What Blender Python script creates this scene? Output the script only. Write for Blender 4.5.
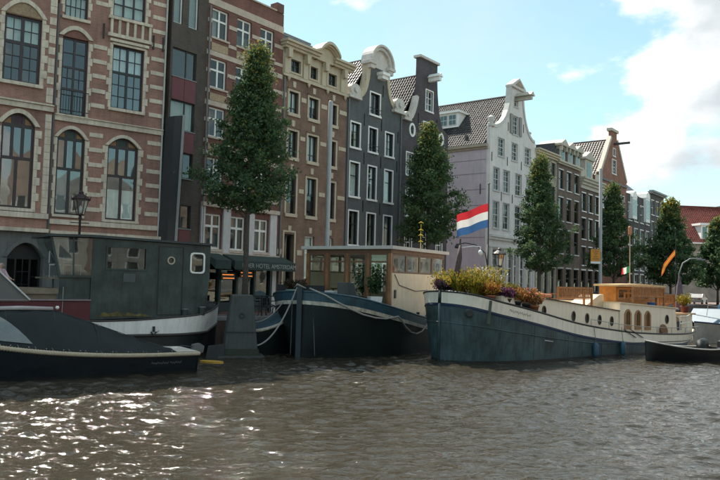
import bpy, bmesh, math, random
import numpy as np
from mathutils import Vector, Matrix
from mathutils.geometry import tessellate_polygon
for o in list(bpy.data.objects): bpy.data.objects.remove(o)
R = math.radians
rnd = random.Random(11)
scene = bpy.context.scene
C = scene.collection

# ------------------------------------------------------------------ camera
FPX, HOR, ROLL, EYE = 715.0, 283.0, 0.025, 3.0
pt = math.atan((HOR - 240) / FPX)
fwv = Vector((0, math.cos(pt), math.sin(pt))); rtv = Vector((1, 0, 0)); upv = rtv.cross(fwv)
cr, sr = math.cos(ROLL), math.sin(ROLL)
RX = rtv * cr + upv * sr
UX = upv * cr - rtv * sr
camd = bpy.data.cameras.new('camera'); cam = bpy.data.objects.new('camera', camd); C.objects.link(cam)
mw = Matrix.Identity(4)
for i in range(3):
    mw[i][0] = RX[i]; mw[i][1] = UX[i]; mw[i][2] = -fwv[i]
mw[0][3], mw[1][3], mw[2][3] = 0, 0, EYE
cam.matrix_world = mw
camd.sensor_width = 36; camd.lens = 36 * FPX / 720; camd.clip_end = 6000; camd.clip_start = .1
scene.camera = cam

# ------------------------------------------------------------------ sky and sun
SUN_AZ = Vector((-0.52, 0.85)); SUN_EL = R(54)
SUN_AZ.normalize()
W = bpy.data.worlds.new('World'); scene.world = W; W.use_nodes = True
nt = W.node_tree; nt.nodes.clear()
def wn(t, **k):
    n = nt.nodes.new(t)
    for a, v in k.items(): setattr(n, a, v)
    return n
def wl(a, b): nt.links.new(a, b)
sky = wn('ShaderNodeTexSky', sky_type='NISHITA', sun_disc=False, sun_elevation=SUN_EL, altitude=0, air_density=1.0, dust_density=.25, ozone_density=1.0)
sky.sun_rotation = math.atan2(SUN_AZ.x, SUN_AZ.y)
tint = wn('ShaderNodeMix', data_type='RGBA', blend_type='MULTIPLY'); tint.inputs[0].default_value = 1
tint.inputs[7].default_value = (0.57, 0.685, 0.575, 1)
wl(sky.outputs[0], tint.inputs[6])
tc = wn('ShaderNodeTexCoord')
CW, CROT = 3.5, R(32)
# cumulus: noise over the view direction, flattened so that the banks lie level
mp = wn('ShaderNodeMapping'); mp.inputs['Scale'].default_value = (1, 1, 1.7); mp.inputs['Rotation'].default_value = (0, 0, CROT); wl(tc.outputs['Generated'], mp.inputs[0])
def noise4(vec, sc, det, rough, w):
    n = wn('ShaderNodeTexNoise', noise_dimensions='4D'); n.inputs['Scale'].default_value = sc
    n.inputs['Detail'].default_value = det; n.inputs['Roughness'].default_value = rough; n.inputs['W'].default_value = w
    wl(vec, n.inputs['Vector']); return n.outputs['Fac']
def ramp(fac, a, b, c0=(0,0,0,1), c1=(1,1,1,1), ease='EASE'):
    r = wn('ShaderNodeValToRGB'); r.color_ramp.interpolation = ease
    r.color_ramp.elements[0].position = a; r.color_ramp.elements[1].position = b
    r.color_ramp.elements[0].color = c0; r.color_ramp.elements[1].color = c1
    wl(fac, r.inputs[0]); return r.outputs[0]
cl = noise4(mp.outputs[0], 3.3, 9, .56, CW)
cmask = ramp(cl, .53, .60)
mp2 = wn('ShaderNodeMapping'); mp2.inputs['Scale'].default_value = (1, 1, 1.7); mp2.inputs['Rotation'].default_value = (0, 0, CROT); mp2.inputs['Location'].default_value = (-.05, .0, .085)
wl(tc.outputs['Generated'], mp2.inputs[0])
cl2 = noise4(mp2.outputs[0], 3.3, 6, .5, CW)
shade = ramp(cl2, .51, .66, (4.2, 4.2, 4.15, 1), (2.1, 2.3, 2.42, 1))
haz = noise4(mp.outputs[0], 1.6, 6, .6, 7.7)
hmask = ramp(haz, .40, .75, (.26,)*3+(1,), (.85,)*3+(1,))
m0 = wn('ShaderNodeMix', data_type='RGBA'); wl(hmask, m0.inputs[0]); wl(tint.outputs[2], m0.inputs[6]); m0.inputs[7].default_value = (2.4, 2.85, 2.82, 1)
m1 = wn('ShaderNodeMix', data_type='RGBA'); wl(cmask, m1.inputs[0]); wl(m0.outputs[2], m1.inputs[6]); wl(shade, m1.inputs[7])
bg = wn('ShaderNodeBackground'); bg.inputs[1].default_value = .075; wl(m1.outputs[2], bg.inputs[0])
wo = wn('ShaderNodeOutputWorld'); wl(bg.outputs[0], wo.inputs[0])

sund = bpy.data.lights.new('sun', 'SUN'); sund.energy = 2.0; sund.angle = R(.6); sund.color = (1, .93, .82)
sun = bpy.data.objects.new('sun', sund); C.objects.link(sun)
sdir = Vector((SUN_AZ.x * math.cos(SUN_EL), SUN_AZ.y * math.cos(SUN_EL), math.sin(SUN_EL)))
sun.rotation_euler = sdir.to_track_quat('Z', 'Y').to_euler(); sun.location = sdir * 60
vs = scene.view_settings; vs.view_transform = 'Standard'; vs.look = 'None'; vs.gamma = 1; vs.use_curve_mapping = False
vs.exposure = 2.15

# ------------------------------------------------------------------ materials
MATS = {}
def newmat(name):
    m = bpy.data.materials.new(name); m.use_nodes = True; t = m.node_tree
    p = t.nodes['Principled BSDF']; return m, t, p
def nd(t, typ, ins=None, **k):
    n = t.nodes.new(typ)
    for a, v in k.items(): setattr(n, a, v)
    for a, v in (ins or {}).items(): n.inputs[a].default_value = v
    return n
def col4(c, k=1): return (min(1, c[0]*k), min(1, c[1]*k), min(1, c[2]*k), 1)
def mat(name, c, rough=.7, var=.18, scale=2.5, bump=.0, bscale=30, metal=0, spec=.5, streak=0, c2=None, emit=0, rust=0):
    """plain surface with two scales of colour wear, optional vertical streaks of dirt and fine relief"""
    if name in MATS: return MATS[name]
    m, t, p = newmat(name); L = t.links.new
    tcn = nd(t, 'ShaderNodeTexCoord')
    oi = nd(t, 'ShaderNodeObjectInfo')
    ad = nd(t, 'ShaderNodeVectorMath', operation='ADD'); L(tcn.outputs['Object'], ad.inputs[0]); L(oi.outputs['Location'], ad.inputs[1])
    n1 = nd(t, 'ShaderNodeTexNoise', {'Scale': scale, 'Detail': 6, 'Roughness': .65}); L(ad.outputs[0], n1.inputs['Vector'])
    r1 = nd(t, 'ShaderNodeValToRGB'); r1.color_ramp.elements[0].position = .3; r1.color_ramp.elements[1].position = .72
    r1.color_ramp.elements[0].color = col4(c2 if c2 else c, 1 - var); r1.color_ramp.elements[1].color = col4(c, 1 + var)
    L(n1.outputs['Fac'], r1.inputs[0]); out = r1.outputs[0]
    if streak:
        mpn = nd(t, 'ShaderNodeMapping', {'Scale': (5, 5, .35)}); L(ad.outputs[0], mpn.inputs[0])
        n2 = nd(t, 'ShaderNodeTexNoise', {'Scale': 1.6, 'Detail': 5, 'Roughness': .6}); L(mpn.outputs[0], n2.inputs['Vector'])
        r2 = nd(t, 'ShaderNodeValToRGB'); r2.color_ramp.elements[0].position = .45; r2.color_ramp.elements[1].position = .75
        r2.color_ramp.elements[0].color = (1,1,1,1); r2.color_ramp.elements[1].color = (1-streak, 1-streak, 1-streak*.95, 1)
        L(n2.outputs['Fac'], r2.inputs[0])
        mx = nd(t, 'ShaderNodeMix', data_type='RGBA', blend_type='MULTIPLY'); mx.inputs[0].default_value = 1
        L(out, mx.inputs[6]); L(r2.outputs[0], mx.inputs[7]); out = mx.outputs[2]
    if rust:
        mpr = nd(t, 'ShaderNodeMapping', {'Scale': (6, 6, .5), 'Location': (3.1, 1.7, .4)}); L(ad.outputs[0], mpr.inputs[0])
        n4 = nd(t, 'ShaderNodeTexNoise', {'Scale': 1.1, 'Detail': 7, 'Roughness': .7}); L(mpr.outputs[0], n4.inputs['Vector'])
        r4 = nd(t, 'ShaderNodeValToRGB'); r4.color_ramp.elements[0].position = .60; r4.color_ramp.elements[1].position = .74; r4.color_ramp.elements[1].color = (rust, rust, rust, 1); L(n4.outputs['Fac'], r4.inputs[0])
        mr = nd(t, 'ShaderNodeMix', data_type='RGBA'); L(r4.outputs[0], mr.inputs[0]); L(out, mr.inputs[6]); mr.inputs[7].default_value = (.13, .062, .028, 1); out = mr.outputs[2]
    L(out, p.inputs['Base Color'])
    p.inputs['Roughness'].default_value = rough; p.inputs['Metallic'].default_value = metal; p.inputs['Specular IOR Level'].default_value = spec
    if bump:
        n3 = nd(t, 'ShaderNodeTexNoise', {'Scale': bscale, 'Detail': 4}); L(ad.outputs[0], n3.inputs['Vector'])
        b = nd(t, 'ShaderNodeBump', {'Strength': bump, 'Distance': .02}); L(n3.outputs['Fac'], b.inputs['Height']); L(b.outputs[0], p.inputs['Normal'])
    if emit:
        p.inputs['Emission Color'].default_value = col4(c); p.inputs['Emission Strength'].default_value = emit
    MATS[name] = m; return m
def brick(name, c1, c2, mortar, streak=.3, w=.21, h=.062, rough=.85, nv=1.0):
    if name in MATS: return MATS[name]
    m, t, p = newmat(name); L = t.links.new
    tcn = nd(t, 'ShaderNodeTexCoord'); sx = nd(t, 'ShaderNodeSeparateXYZ'); L(tcn.outputs['Object'], sx.inputs[0])
    a = nd(t, 'ShaderNodeMath', operation='ADD'); L(sx.outputs[0], a.inputs[0]); L(sx.outputs[1], a.inputs[1])
    cx = nd(t, 'ShaderNodeCombineXYZ'); L(a.outputs[0], cx.inputs[0]); L(sx.outputs[2], cx.inputs[1])
    bt = nd(t, 'ShaderNodeTexBrick', {'Scale': 1, 'Color1': col4(c1), 'Color2': col4(c2), 'Mortar': col4(mortar), 'Mortar Size': .006, 'Mortar Smooth': .3, 'Bias': 0, 'Brick Width': w, 'Row Height': h})
    L(cx.outputs[0], bt.inputs['Vector'])
    n1 = nd(t, 'ShaderNodeTexNoise', {'Scale': .7, 'Detail': 7, 'Roughness': .65}); L(tcn.outputs['Object'], n1.inputs['Vector'])
    r1 = nd(t, 'ShaderNodeValToRGB'); r1.color_ramp.elements[0].position = .3; r1.color_ramp.elements[1].position = .7
    r1.color_ramp.elements[0].color = (1-.40*nv, 1-.40*nv, 1-.38*nv, 1); r1.color_ramp.elements[1].color = (1+.22*nv, 1+.18*nv, 1+.12*nv, 1); L(n1.outputs['Fac'], r1.inputs[0])
    mx = nd(t, 'ShaderNodeMix', data_type='RGBA', blend_type='MULTIPLY'); mx.inputs[0].default_value = 1; L(bt.outputs['Color'], mx.inputs[6]); L(r1.outputs[0], mx.inputs[7])
    mpn = nd(t, 'ShaderNodeMapping', {'Scale': (3, 3, .22)}); L(tcn.outputs['Object'], mpn.inputs[0])
    n2 = nd(t, 'ShaderNodeTexNoise', {'Scale': 1.7, 'Detail': 5, 'Roughness': .6}); L(mpn.outputs[0], n2.inputs['Vector'])
    r2 = nd(t, 'ShaderNodeValToRGB'); r2.color_ramp.elements[0].position = .48; r2.color_ramp.elements[1].position = .74
    r2.color_ramp.elements[0].color = (1,1,1,1); r2.color_ramp.elements[1].color = (1-streak,)*3 + (1,); L(n2.outputs['Fac'], r2.inputs[0])
    m2 = nd(t, 'ShaderNodeMix', data_type='RGBA', blend_type='MULTIPLY'); m2.inputs[0].default_value = 1; L(mx.outputs[2], m2.inputs[6]); L(r2.outputs[0], m2.inputs[7])
    L(m2.outputs[2], p.inputs['Base Color']); p.inputs['Roughness'].default_value = rough
    b = nd(t, 'ShaderNodeBump', {'Strength': .5, 'Distance': .01}); L(bt.outputs['Fac'], b.inputs['Height']); b.invert = True; L(b.outputs[0], p.inputs['Normal'])
    MATS[name] = m; return m
def glassmat(name, tintc=(.75,.85,.82), refl=.07, ior=1.5, rough=.02):
    if name in MATS: return MATS[name]
    m, t, p = newmat(name); L = t.links.new; t.nodes.remove(p); out = t.nodes['Material Output']
    tr = nd(t, 'ShaderNodeBsdfTransparent', {'Color': col4(tintc)}); gl = nd(t, 'ShaderNodeBsdfGlossy', {'Roughness': rough, 'Color': (.92,1,1,1)})
    geo = nd(t, 'ShaderNodeNewGeometry'); im = nd(t, 'ShaderNodeMix'); im.inputs[2].default_value = ior; im.inputs[3].default_value = 1/ior; L(geo.outputs['Backfacing'], im.inputs[0])
    fr = nd(t, 'ShaderNodeFresnel'); L(im.outputs[0], fr.inputs['IOR']); ma = nd(t, 'ShaderNodeMath', operation='MULTIPLY_ADD'); ma.inputs[1].default_value = .9; ma.inputs[2].default_value = refl
    L(fr.outputs[0], ma.inputs[0])
    tcn = nd(t, 'ShaderNodeTexCoord'); n = nd(t, 'ShaderNodeTexNoise', {'Scale': 1.3, 'Detail': 1}); L(tcn.outputs['Object'], n.inputs['Vector'])
    b = nd(t, 'ShaderNodeBump', {'Strength': .012, 'Distance': .2}); L(n.outputs['Fac'], b.inputs['Height']); L(b.outputs[0], gl.inputs['Normal'])
    mx = nd(t, 'ShaderNodeMixShader'); L(ma.outputs[0], mx.inputs[0]); L(tr.outputs[0], mx.inputs[1]); L(gl.outputs[0], mx.inputs[2]); L(mx.outputs[0], out.inputs[0])
    MATS[name] = m; return m
def attrmat(name, rough=.6, trans=.3, attr='col'):
    """colour per face from an attribute (leaves, petals)"""
    if name in MATS: return MATS[name]
    m, t, p = newmat(name); L = t.links.new; out = t.nodes['Material Output']
    a = nd(t, 'ShaderNodeAttribute', attribute_name=attr); L(a.outputs['Color'], p.inputs['Base Color']); p.inputs['Roughness'].default_value = rough; p.inputs['Specular IOR Level'].default_value = .25
    tl = nd(t, 'ShaderNodeBsdfTranslucent'); L(a.outputs['Color'], tl.inputs[0])
    mx = nd(t, 'ShaderNodeMixShader', {0: trans}); L(p.outputs[0], mx.inputs[1]); L(tl.outputs[0], mx.inputs[2]); L(mx.outputs[0], out.inputs[0])
    MATS[name] = m; return m
def tilemat(name, c1, c2, w, rough=.42):
    """roof tiles: tone differs from tile to tile (cell size w along, the mesh gives the relief)"""
    if name in MATS: return MATS[name]
    m, t, p = newmat(name); L = t.links.new
    a = nd(t, 'ShaderNodeAttribute', attribute_name='tone')
    n1 = nd(t, 'ShaderNodeTexNoise', {'Scale': .8, 'Detail': 6}); tcn = nd(t, 'ShaderNodeTexCoord'); L(tcn.outputs['Object'], n1.inputs['Vector'])
    ma = nd(t, 'ShaderNodeMath', operation='MULTIPLY_ADD'); ma.inputs[1].default_value = .55; L(n1.outputs['Fac'], ma.inputs[0]); 
    mb = nd(t, 'ShaderNodeMath', operation='MULTIPLY'); mb.inputs[1].default_value = .5; L(a.outputs['Fac'], mb.inputs[0]); L(mb.outputs[0], ma.inputs[2])
    r = nd(t, 'ShaderNodeValToRGB'); r.color_ramp.elements[0].color = col4(c1); r.color_ramp.elements[1].color = col4(c2); r.color_ramp.elements[0].position = .15; r.color_ramp.elements[1].position = .85
    L(ma.outputs[0], r.inputs[0]); L(r.outputs[0], p.inputs['Base Color']); p.inputs['Roughness'].default_value = rough; p.inputs['Specular IOR Level'].default_value = .3
    MATS[name] = m; return m

# ------------------------------------------------------------------ mesh helpers
class MB:
    def __init__(s): s.v = []; s.f = []; s.c = None
    def add(s, vs, fs):
        k = len(s.v); s.v += [tuple(v) for v in vs]; s.f += [tuple(i + k for i in f) for f in fs]; return s
    def box(s, x0, x1, y0, y1, z0, z1):
        return s.add([(x0,y0,z0),(x1,y0,z0),(x1,y1,z0),(x0,y1,z0),(x0,y0,z1),(x1,y0,z1),(x1,y1,z1),(x0,y1,z1)],
                     [(0,3,2,1),(4,5,6,7),(0,1,5,4),(1,2,6,5),(2,3,7,6),(3,0,4,7)])
    def bar(s, a, b, w, h=None, up=(0,0,1)):
        a = Vector(a); b = Vector(b); h = h or w; d = (b - a).normalized(); u = Vector(up)
        if abs(d.dot(u)) > .98: u = Vector((1,0,0))
        l = d.cross(u).normalized(); u = l.cross(d)
        vs = [p + l*sx*w/2 + u*sz*h/2 for p in (a, b) for sx, sz in ((-1,-1),(1,-1),(1,1),(-1,1))]
        return s.add(vs, [(0,1,2,3),(7,6,5,4),(0,4,5,1),(1,5,6,2),(2,6,7,3),(3,7,4,0)])
    def tube(s, pts, r, n=8, cap=True):
        pts = [Vector(p) for p in pts]; N = len(pts); rs = r if isinstance(r, (list, tuple)) else [r]*N
        k = len(s.v); ref = None
        for i, p in enumerate(pts):
            d = (pts[min(i+1, N-1)] - pts[max(i-1, 0)]).normalized()
            if ref is None: ref = Vector((0,0,1)) if abs(d.z) < .9 else Vector((1,0,0))
            l = d.cross(ref).normalized(); u = l.cross(d); ref = u
            for j in range(n):
                a = 2*math.pi*j/n; s.v.append(tuple(p + (l*math.cos(a) + u*math.sin(a))*rs[i]))
        for i in range(N-1):
            for j in range(n):
                a, b = k+i*n+j, k+i*n+(j+1) % n; s.f.append((a, b, b+n, a+n))
        if cap: s.f.append(tuple(k+j for j in range(n))[::-1]); s.f.append(tuple(k+(N-1)*n+j for j in range(n)))
        return s
    def lathe(s, prof, n=14, c=(0,0,0)):
        k = len(s.v); N = len(prof)
        for r, z in prof:
            for j in range(n):
                a = 2*math.pi*j/n; s.v.append((c[0]+r*math.cos(a), c[1]+r*math.sin(a), c[2]+z))
        for i in range(N-1):
            for j in range(n):
                a, b = k+i*n+j, k+i*n+(j+1) % n; s.f.append((a, b, b+n, a+n))
        s.f.append(tuple(k+j for j in range(n))[::-1]); s.f.append(tuple(k+(N-1)*n+j for j in range(n)))
        return s
    def slab(s, outer, holes, y0, y1, back=False):
        """flat plate in the xz plane with holes, front at y0 (facing -y), edges running back to y1"""
        loops = [[Vector((x, z, 0)) for x, z in outer]] + [[Vector((x, z, 0)) for x, z in h] for h in holes]
        tris = tessellate_polygon(loops); flat = [v for l in loops for v in l]; k = len(s.v); n = len(flat)
        s.v += [(v.x, y0, v.y) for v in flat]; s.v += [(v.x, y1, v.y) for v in flat]
        for a, b, c in tris:
            A, B, D = flat[a], flat[b], flat[c]
            cr_ = (B.x-A.x)*(D.y-A.y) - (B.y-A.y)*(D.x-A.x)
            if abs(cr_) < 1e-9: continue
            if cr_ < 0: b, c = c, b
            s.f.append((k+a, k+b, k+c))
            if back: s.f.append((k+n+a, k+n+c, k+n+b))
        o = 0
        for l in loops:
            m = len(l)
            for i in range(m):
                a, b = k+o+i, k+o+(i+1) % m; s.f.append((a, b, b+n, a+n))
            o += m
        return s
    def build(s, name, m, parent=None, smooth=False, loc=None, rot=None):
        me = bpy.data.meshes.new(name); me.from_pydata(s.v, [], s.f); me.update()
        if s.c is not None:
            at = me.attributes.new('col', 'FLOAT_COLOR', 'FACE'); at.data.foreach_set('color', np.array(s.c, dtype=np.float32).ravel())
        return link(name, me, m, parent, smooth, loc, rot)
def link(name, me, m, parent=None, smooth=False, loc=None, rot=None):
    if smooth: me.polygons.foreach_set('use_smooth', [True]*len(me.polygons))
    if m and not me.materials: me.materials.append(m)
    o = bpy.data.objects.new(name, me); C.objects.link(o)
    if parent: o.parent = parent
    if loc: o.location = loc
    if rot: o.rotation_euler = rot
    return o
def empty(name, loc=(0,0,0), rz=0, label=None, cat=None, group=None):
    o = bpy.data.objects.new(name, None); C.objects.link(o); o.location = loc; o.rotation_euler = (0,0,rz); o.empty_display_size = .3
    return tag(o, label, cat, group)
def tag(o, label=None, cat=None, group=None, kind=None):
    if label: o['label'] = label
    if cat: o['category'] = cat
    if group: o['group'] = group
    if kind: o['kind'] = kind
    return o
def text_mesh(s, size, extrude=.004):
    cu = bpy.data.curves.new('lettering', 'FONT'); cu.body = s; cu.size = size; cu.extrude = extrude; cu.align_x = 'CENTER'; cu.align_y = 'CENTER'
    o = bpy.data.objects.new('lettering', cu); C.objects.link(o); bpy.context.view_layer.update()
    me = bpy.data.meshes.new_from_object(o.evaluated_get(bpy.context.evaluated_depsgraph_get())); bpy.data.objects.remove(o); return me
def lerp(tab, x):
    if x <= tab[0][0]: return tab[0][1]
    for (a, va), (b, vb) in zip(tab, tab[1:]):
        if x <= b: return va + (vb-va)*(x-a)/(b-a)
    return tab[-1][1]
def smooth_tab(tab, x):
    """Catmull-Rom through (x, v) pairs"""
    if x <= tab[0][0]: return tab[0][1]
    if x >= tab[-1][0]: return tab[-1][1]
    for i in range(len(tab)-1):
        (a, va), (b, vb) = tab[i], tab[i+1]
        if x <= b:
            p0 = tab[i-1] if i else (2*a-b, 2*va-vb); p3 = tab[i+2] if i+2 < len(tab) else (2*b-a, 2*vb-va)
            m1_ = (vb-p0[1])/(b-p0[0]); m2_ = (p3[1]-va)/(p3[0]-a); h = b-a; t = (x-a)/h
            return (2*t**3-3*t*t+1)*va + (t**3-2*t*t+t)*h*m1_ + (-2*t**3+3*t*t)*vb + (t**3-t*t)*h*m2_

# ------------------------------------------------------------------ setting: water, street, quay
G = 1.2
MT = math.atan2(.79, .613); AT = math.atan2(.606, .796)
MDIR = Vector((.613, .79, 0)).normalized(); MN = Vector((MDIR.y, -MDIR.x, 0))
ADIR = Vector((.796, .606, 0)).normalized(); AN = Vector((ADIR.y, -ADIR.x, 0))
MO = Vector((.67, 48, 0)); AO = Vector((-9.59, 34.77, 0))
def PM(u, off=0, z=0): p = MO + MDIR*u + MN*off; return Vector((p.x, p.y, z))
def PA(u, off=0, z=0): p = AO + ADIR*u + AN*off; return Vector((p.x, p.y, z))
corner = Vector((-.79, 35.8, 0))
qpts = [PA(-60, 4.5), corner, PM(78, 6.3), Vector((130, 118, 0)), Vector((420, 160, 0))]

def watermat():
    m, t, p = newmat('canal_water'); L = t.links.new
    p.inputs['Base Color'].default_value = (.04, .028, .017, 1); p.inputs['Roughness'].default_value = .032; p.inputs['IOR'].default_value = 1.44
    p.inputs['Specular IOR Level'].default_value = .5
    tcn = nd(t, 'ShaderNodeTexCoord')
    mpn = nd(t, 'ShaderNodeMapping', {'Scale': (.75, 1.25, 1), 'Rotation': (0, 0, R(-14))}); L(tcn.outputs['Object'], mpn.inputs[0])
    n1 = nd(t, 'ShaderNodeTexNoise', {'Scale': 5.5, 'Detail': 4, 'Roughness': .55, 'Distortion': .6}); L(mpn.outputs[0], n1.inputs['Vector'])
    b1 = nd(t, 'ShaderNodeBump', {'Strength': 1.0, 'Distance': .035}); L(n1.outputs['Fac'], b1.inputs['Height'])
    n2 = nd(t, 'ShaderNodeTexNoise', {'Scale': 2.1, 'Detail': 3, 'Roughness': .5, 'Distortion': .5}); L(mpn.outputs[0], n2.inputs['Vector'])
    b2 = nd(t, 'ShaderNodeBump', {'Strength': 1.0, 'Distance': .06}); L(n2.outputs['Fac'], b2.inputs['Height']); L(b1.outputs[0], b2.inputs['Normal'])
    L(b2.outputs[0], p.inputs['Normal'])
    n3 = nd(t, 'ShaderNodeTexNoise', {'Scale': .12, 'Detail': 3}); L(tcn.outputs['Object'], n3.inputs['Vector'])
    r = nd(t, 'ShaderNodeValToRGB'); r.color_ramp.elements[0].color = (.028,.023,.0155,1); r.color_ramp.elements[1].color = (.045,.038,.026,1); L(n3.outputs['Fac'], r.inputs[0]); L(r.outputs[0], p.inputs['Base Color'])
    return m
WM = watermat()
X0, X1, Y0, Y1, ST = -18, 21, 7, 36, .052
nx, ny = int((X1-X0)/ST)+1, int((Y1-Y0)/ST)+1
gx, gy = np.meshgrid(np.linspace(X0, X1, nx), np.linspace(Y0, Y1, ny))
hz = np.zeros_like(gx); rs = np.random.RandomState(5)
for i in range(90):
    lam = .24 * (4.4 ** rs.rand()); ang = R(80) + rs.randn()*.6; k = 2*math.pi/lam
    amp = .0058*lam**.75*(.6+.8*rs.rand())
    ph = k*(gx*math.cos(ang)+gy*math.sin(ang)) + rs.rand()*6.28
    hz += amp*1.42*(1 - 1.6*np.abs(np.sin(ph*.5)))
mod = .75 + .35*np.sin(gx*.31+1.3+.4*np.sin(gy*.23)) * np.sin(gy*.27+.8+.5*np.sin(gx*.19))
edge = np.clip(np.minimum.reduce([gx-X0, X1-gx, gy-Y0, Y1-gy])/2.0, 0, 1)
hz *= mod*edge
me = bpy.data.meshes.new('water'); vv = np.stack([gx, gy, hz], -1).reshape(-1, 3)
idx = (np.arange(ny-1)[:, None]*nx + np.arange(nx-1)[None, :]).ravel()
ff = np.stack([idx, idx+1, idx+nx+1, idx+nx], -1)
o0 = len(vv)
BIG = [(-600, -600), (900, -600), (900, 1500), (-600, 1500)]
# the rest of the canal, a flat ring round the waved part
ring = [(X0, Y0), (X1, Y0), (X1, Y1), (X0, Y1)]
vv = np.concatenate([vv, np.array([(x, y, 0) for x, y in BIG] + [(x, y, 0) for x, y in ring])])
faces = np.concatenate([ff, np.array([[o0+i, o0+(i+1) % 4, o0+4+(i+1) % 4, o0+4+i] for i in range(4)])])
me.vertices.add(len(vv)); me.vertices.foreach_set('co', vv.ravel().astype(np.float32))
me.loops.add(faces.size); me.loops.foreach_set('vertex_index', faces.ravel().astype(np.int32))
me.polygons.add(len(faces)); me.polygons.foreach_set('loop_start', np.arange(0, faces.size, 4, dtype=np.int32)); me.update(calc_edges=True)
tag(link('water', me, WM, smooth=True), kind='structure')

pave = brick('street_paving', (.20,.13,.11), (.15,.105,.095), (.09,.08,.07), streak=.1, w=.2, h=.1)
def poly_sheet(name, pts, z, m, kind='structure'):
    loops = [[Vector((p[0], p[1], 0)) for p in pts]]; tr = tessellate_polygon(loops)
    mb = MB(); mb.v = [(p[0], p[1], z) for p in pts]
    for a, b, c in tr:
        A, B, D = loops[0][a], loops[0][b], loops[0][c]
        if (B.x-A.x)*(D.y-A.y)-(B.y-A.y)*(D.x-A.x) < 0: b, c = c, b
        mb.f.append((a, b, c))
    return tag(mb.build(name, m), kind=kind)
poly_sheet('street', [q for q in qpts] + [(900, 1500), (-900, 1500), (-900, -300)], G, mat('street_brick', (.17,.12,.105), .85, .25, 1.5, .3, 12))
qw = MB()
for a, b in zip(qpts, qpts[1:]):
    k = len(qw.v); qw.v += [(a.x, a.y, -1.5), (b.x, b.y, -1.5), (b.x, b.y, G-.004), (a.x, a.y, G-.004)]; qw.f.append((k, k+1, k+2, k+3))
quay = tag(qw.build('quay', brick('quay_brick', (.13,.075,.06), (.09,.06,.05), (.10,.09,.08), .5)), kind='structure')
capm = mat('quay_stone', (.27,.26,.245), .8, .25, 3, .2, 25)
cs = MB().box(0, 1.18, -.02, .42, 0, .16); csme = None
for (a, b, n, s0) in ((qpts[0], qpts[1], 26, 36.5), (qpts[1], qpts[2], 60, 0)):
    d = (b-a).normalized(); ang = math.atan2(d.y, d.x)
    for i in range(n):
        p = a + d*(s0 + i*1.2)
        if s0 and (p-a).length + 1.2 > (b-a).length: break
        if csme is None:
            o = cs.build('capstone', capm, quay); csme = o.data
        else: o = link('capstone', csme, capm, quay)
        o.location = (p.x, p.y, G-.006 + rnd.uniform(-.006, .006)); o.rotation_euler = (0, 0, ang)

# ------------------------------------------------------------------ building kit
GL = glassmat('window_glass'); GLD = glassmat('window_glass_dark', (.5,.56,.55), .035); GLB = glassmat('window_glass_bright', (.8,.88,.86), .13)
CURT = [mat('curtain_white', (.80,.80,.78), .9, .08, 4), mat('curtain_cream', (.55,.50,.42), .9, .08, 4), mat('curtain_grey', (.30,.31,.32), .9, .1, 4)]
ROOM = mat('room_plaster', (.16,.15,.14), .95, .1, 1)
WH = mat('white_paint', (.84,.83,.79), .55, .07, 3, streak=.12)
CRM = mat('cream_paint', (.54,.455,.33), .6, .09, 2, .15, 18, streak=.22)
STN = mat('sandstone', (.66,.565,.45), .8, .2, 2.2, .35, 16, streak=.3)
DKF = mat('aubergine_paint', (.035,.022,.026), .4, .2, 4)
BLKF = mat('black_paint', (.018,.02,.022), .4, .2, 4)
IRON = mat('wrought_iron', (.02,.02,.022), .55, .2, 6)
SLATE = mat('slate_roof', (.055,.06,.068), .6, .25, 5, .4, 14)
LEAD = mat('lead_sheet', (.22,.23,.235), .55, .15, 2)

def arch_pts(x0, x1, zs, rise, n=10):
    xc, hw = (x0+x1)/2, (x1-x0)/2
    return [(xc + hw*math.cos(math.pi*i/n) , zs + rise*(1-math.cos(math.pi*i/n)**2)) for i in range(n+1)]
def opening(x0, x1, z0, z1, rise=0):
    if not rise: return [(x0,z0),(x1,z0),(x1,z1),(x0,z1)]
    return [(x0,z0),(x1,z0)] + arch_pts(x0, x1, z1, rise)

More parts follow.
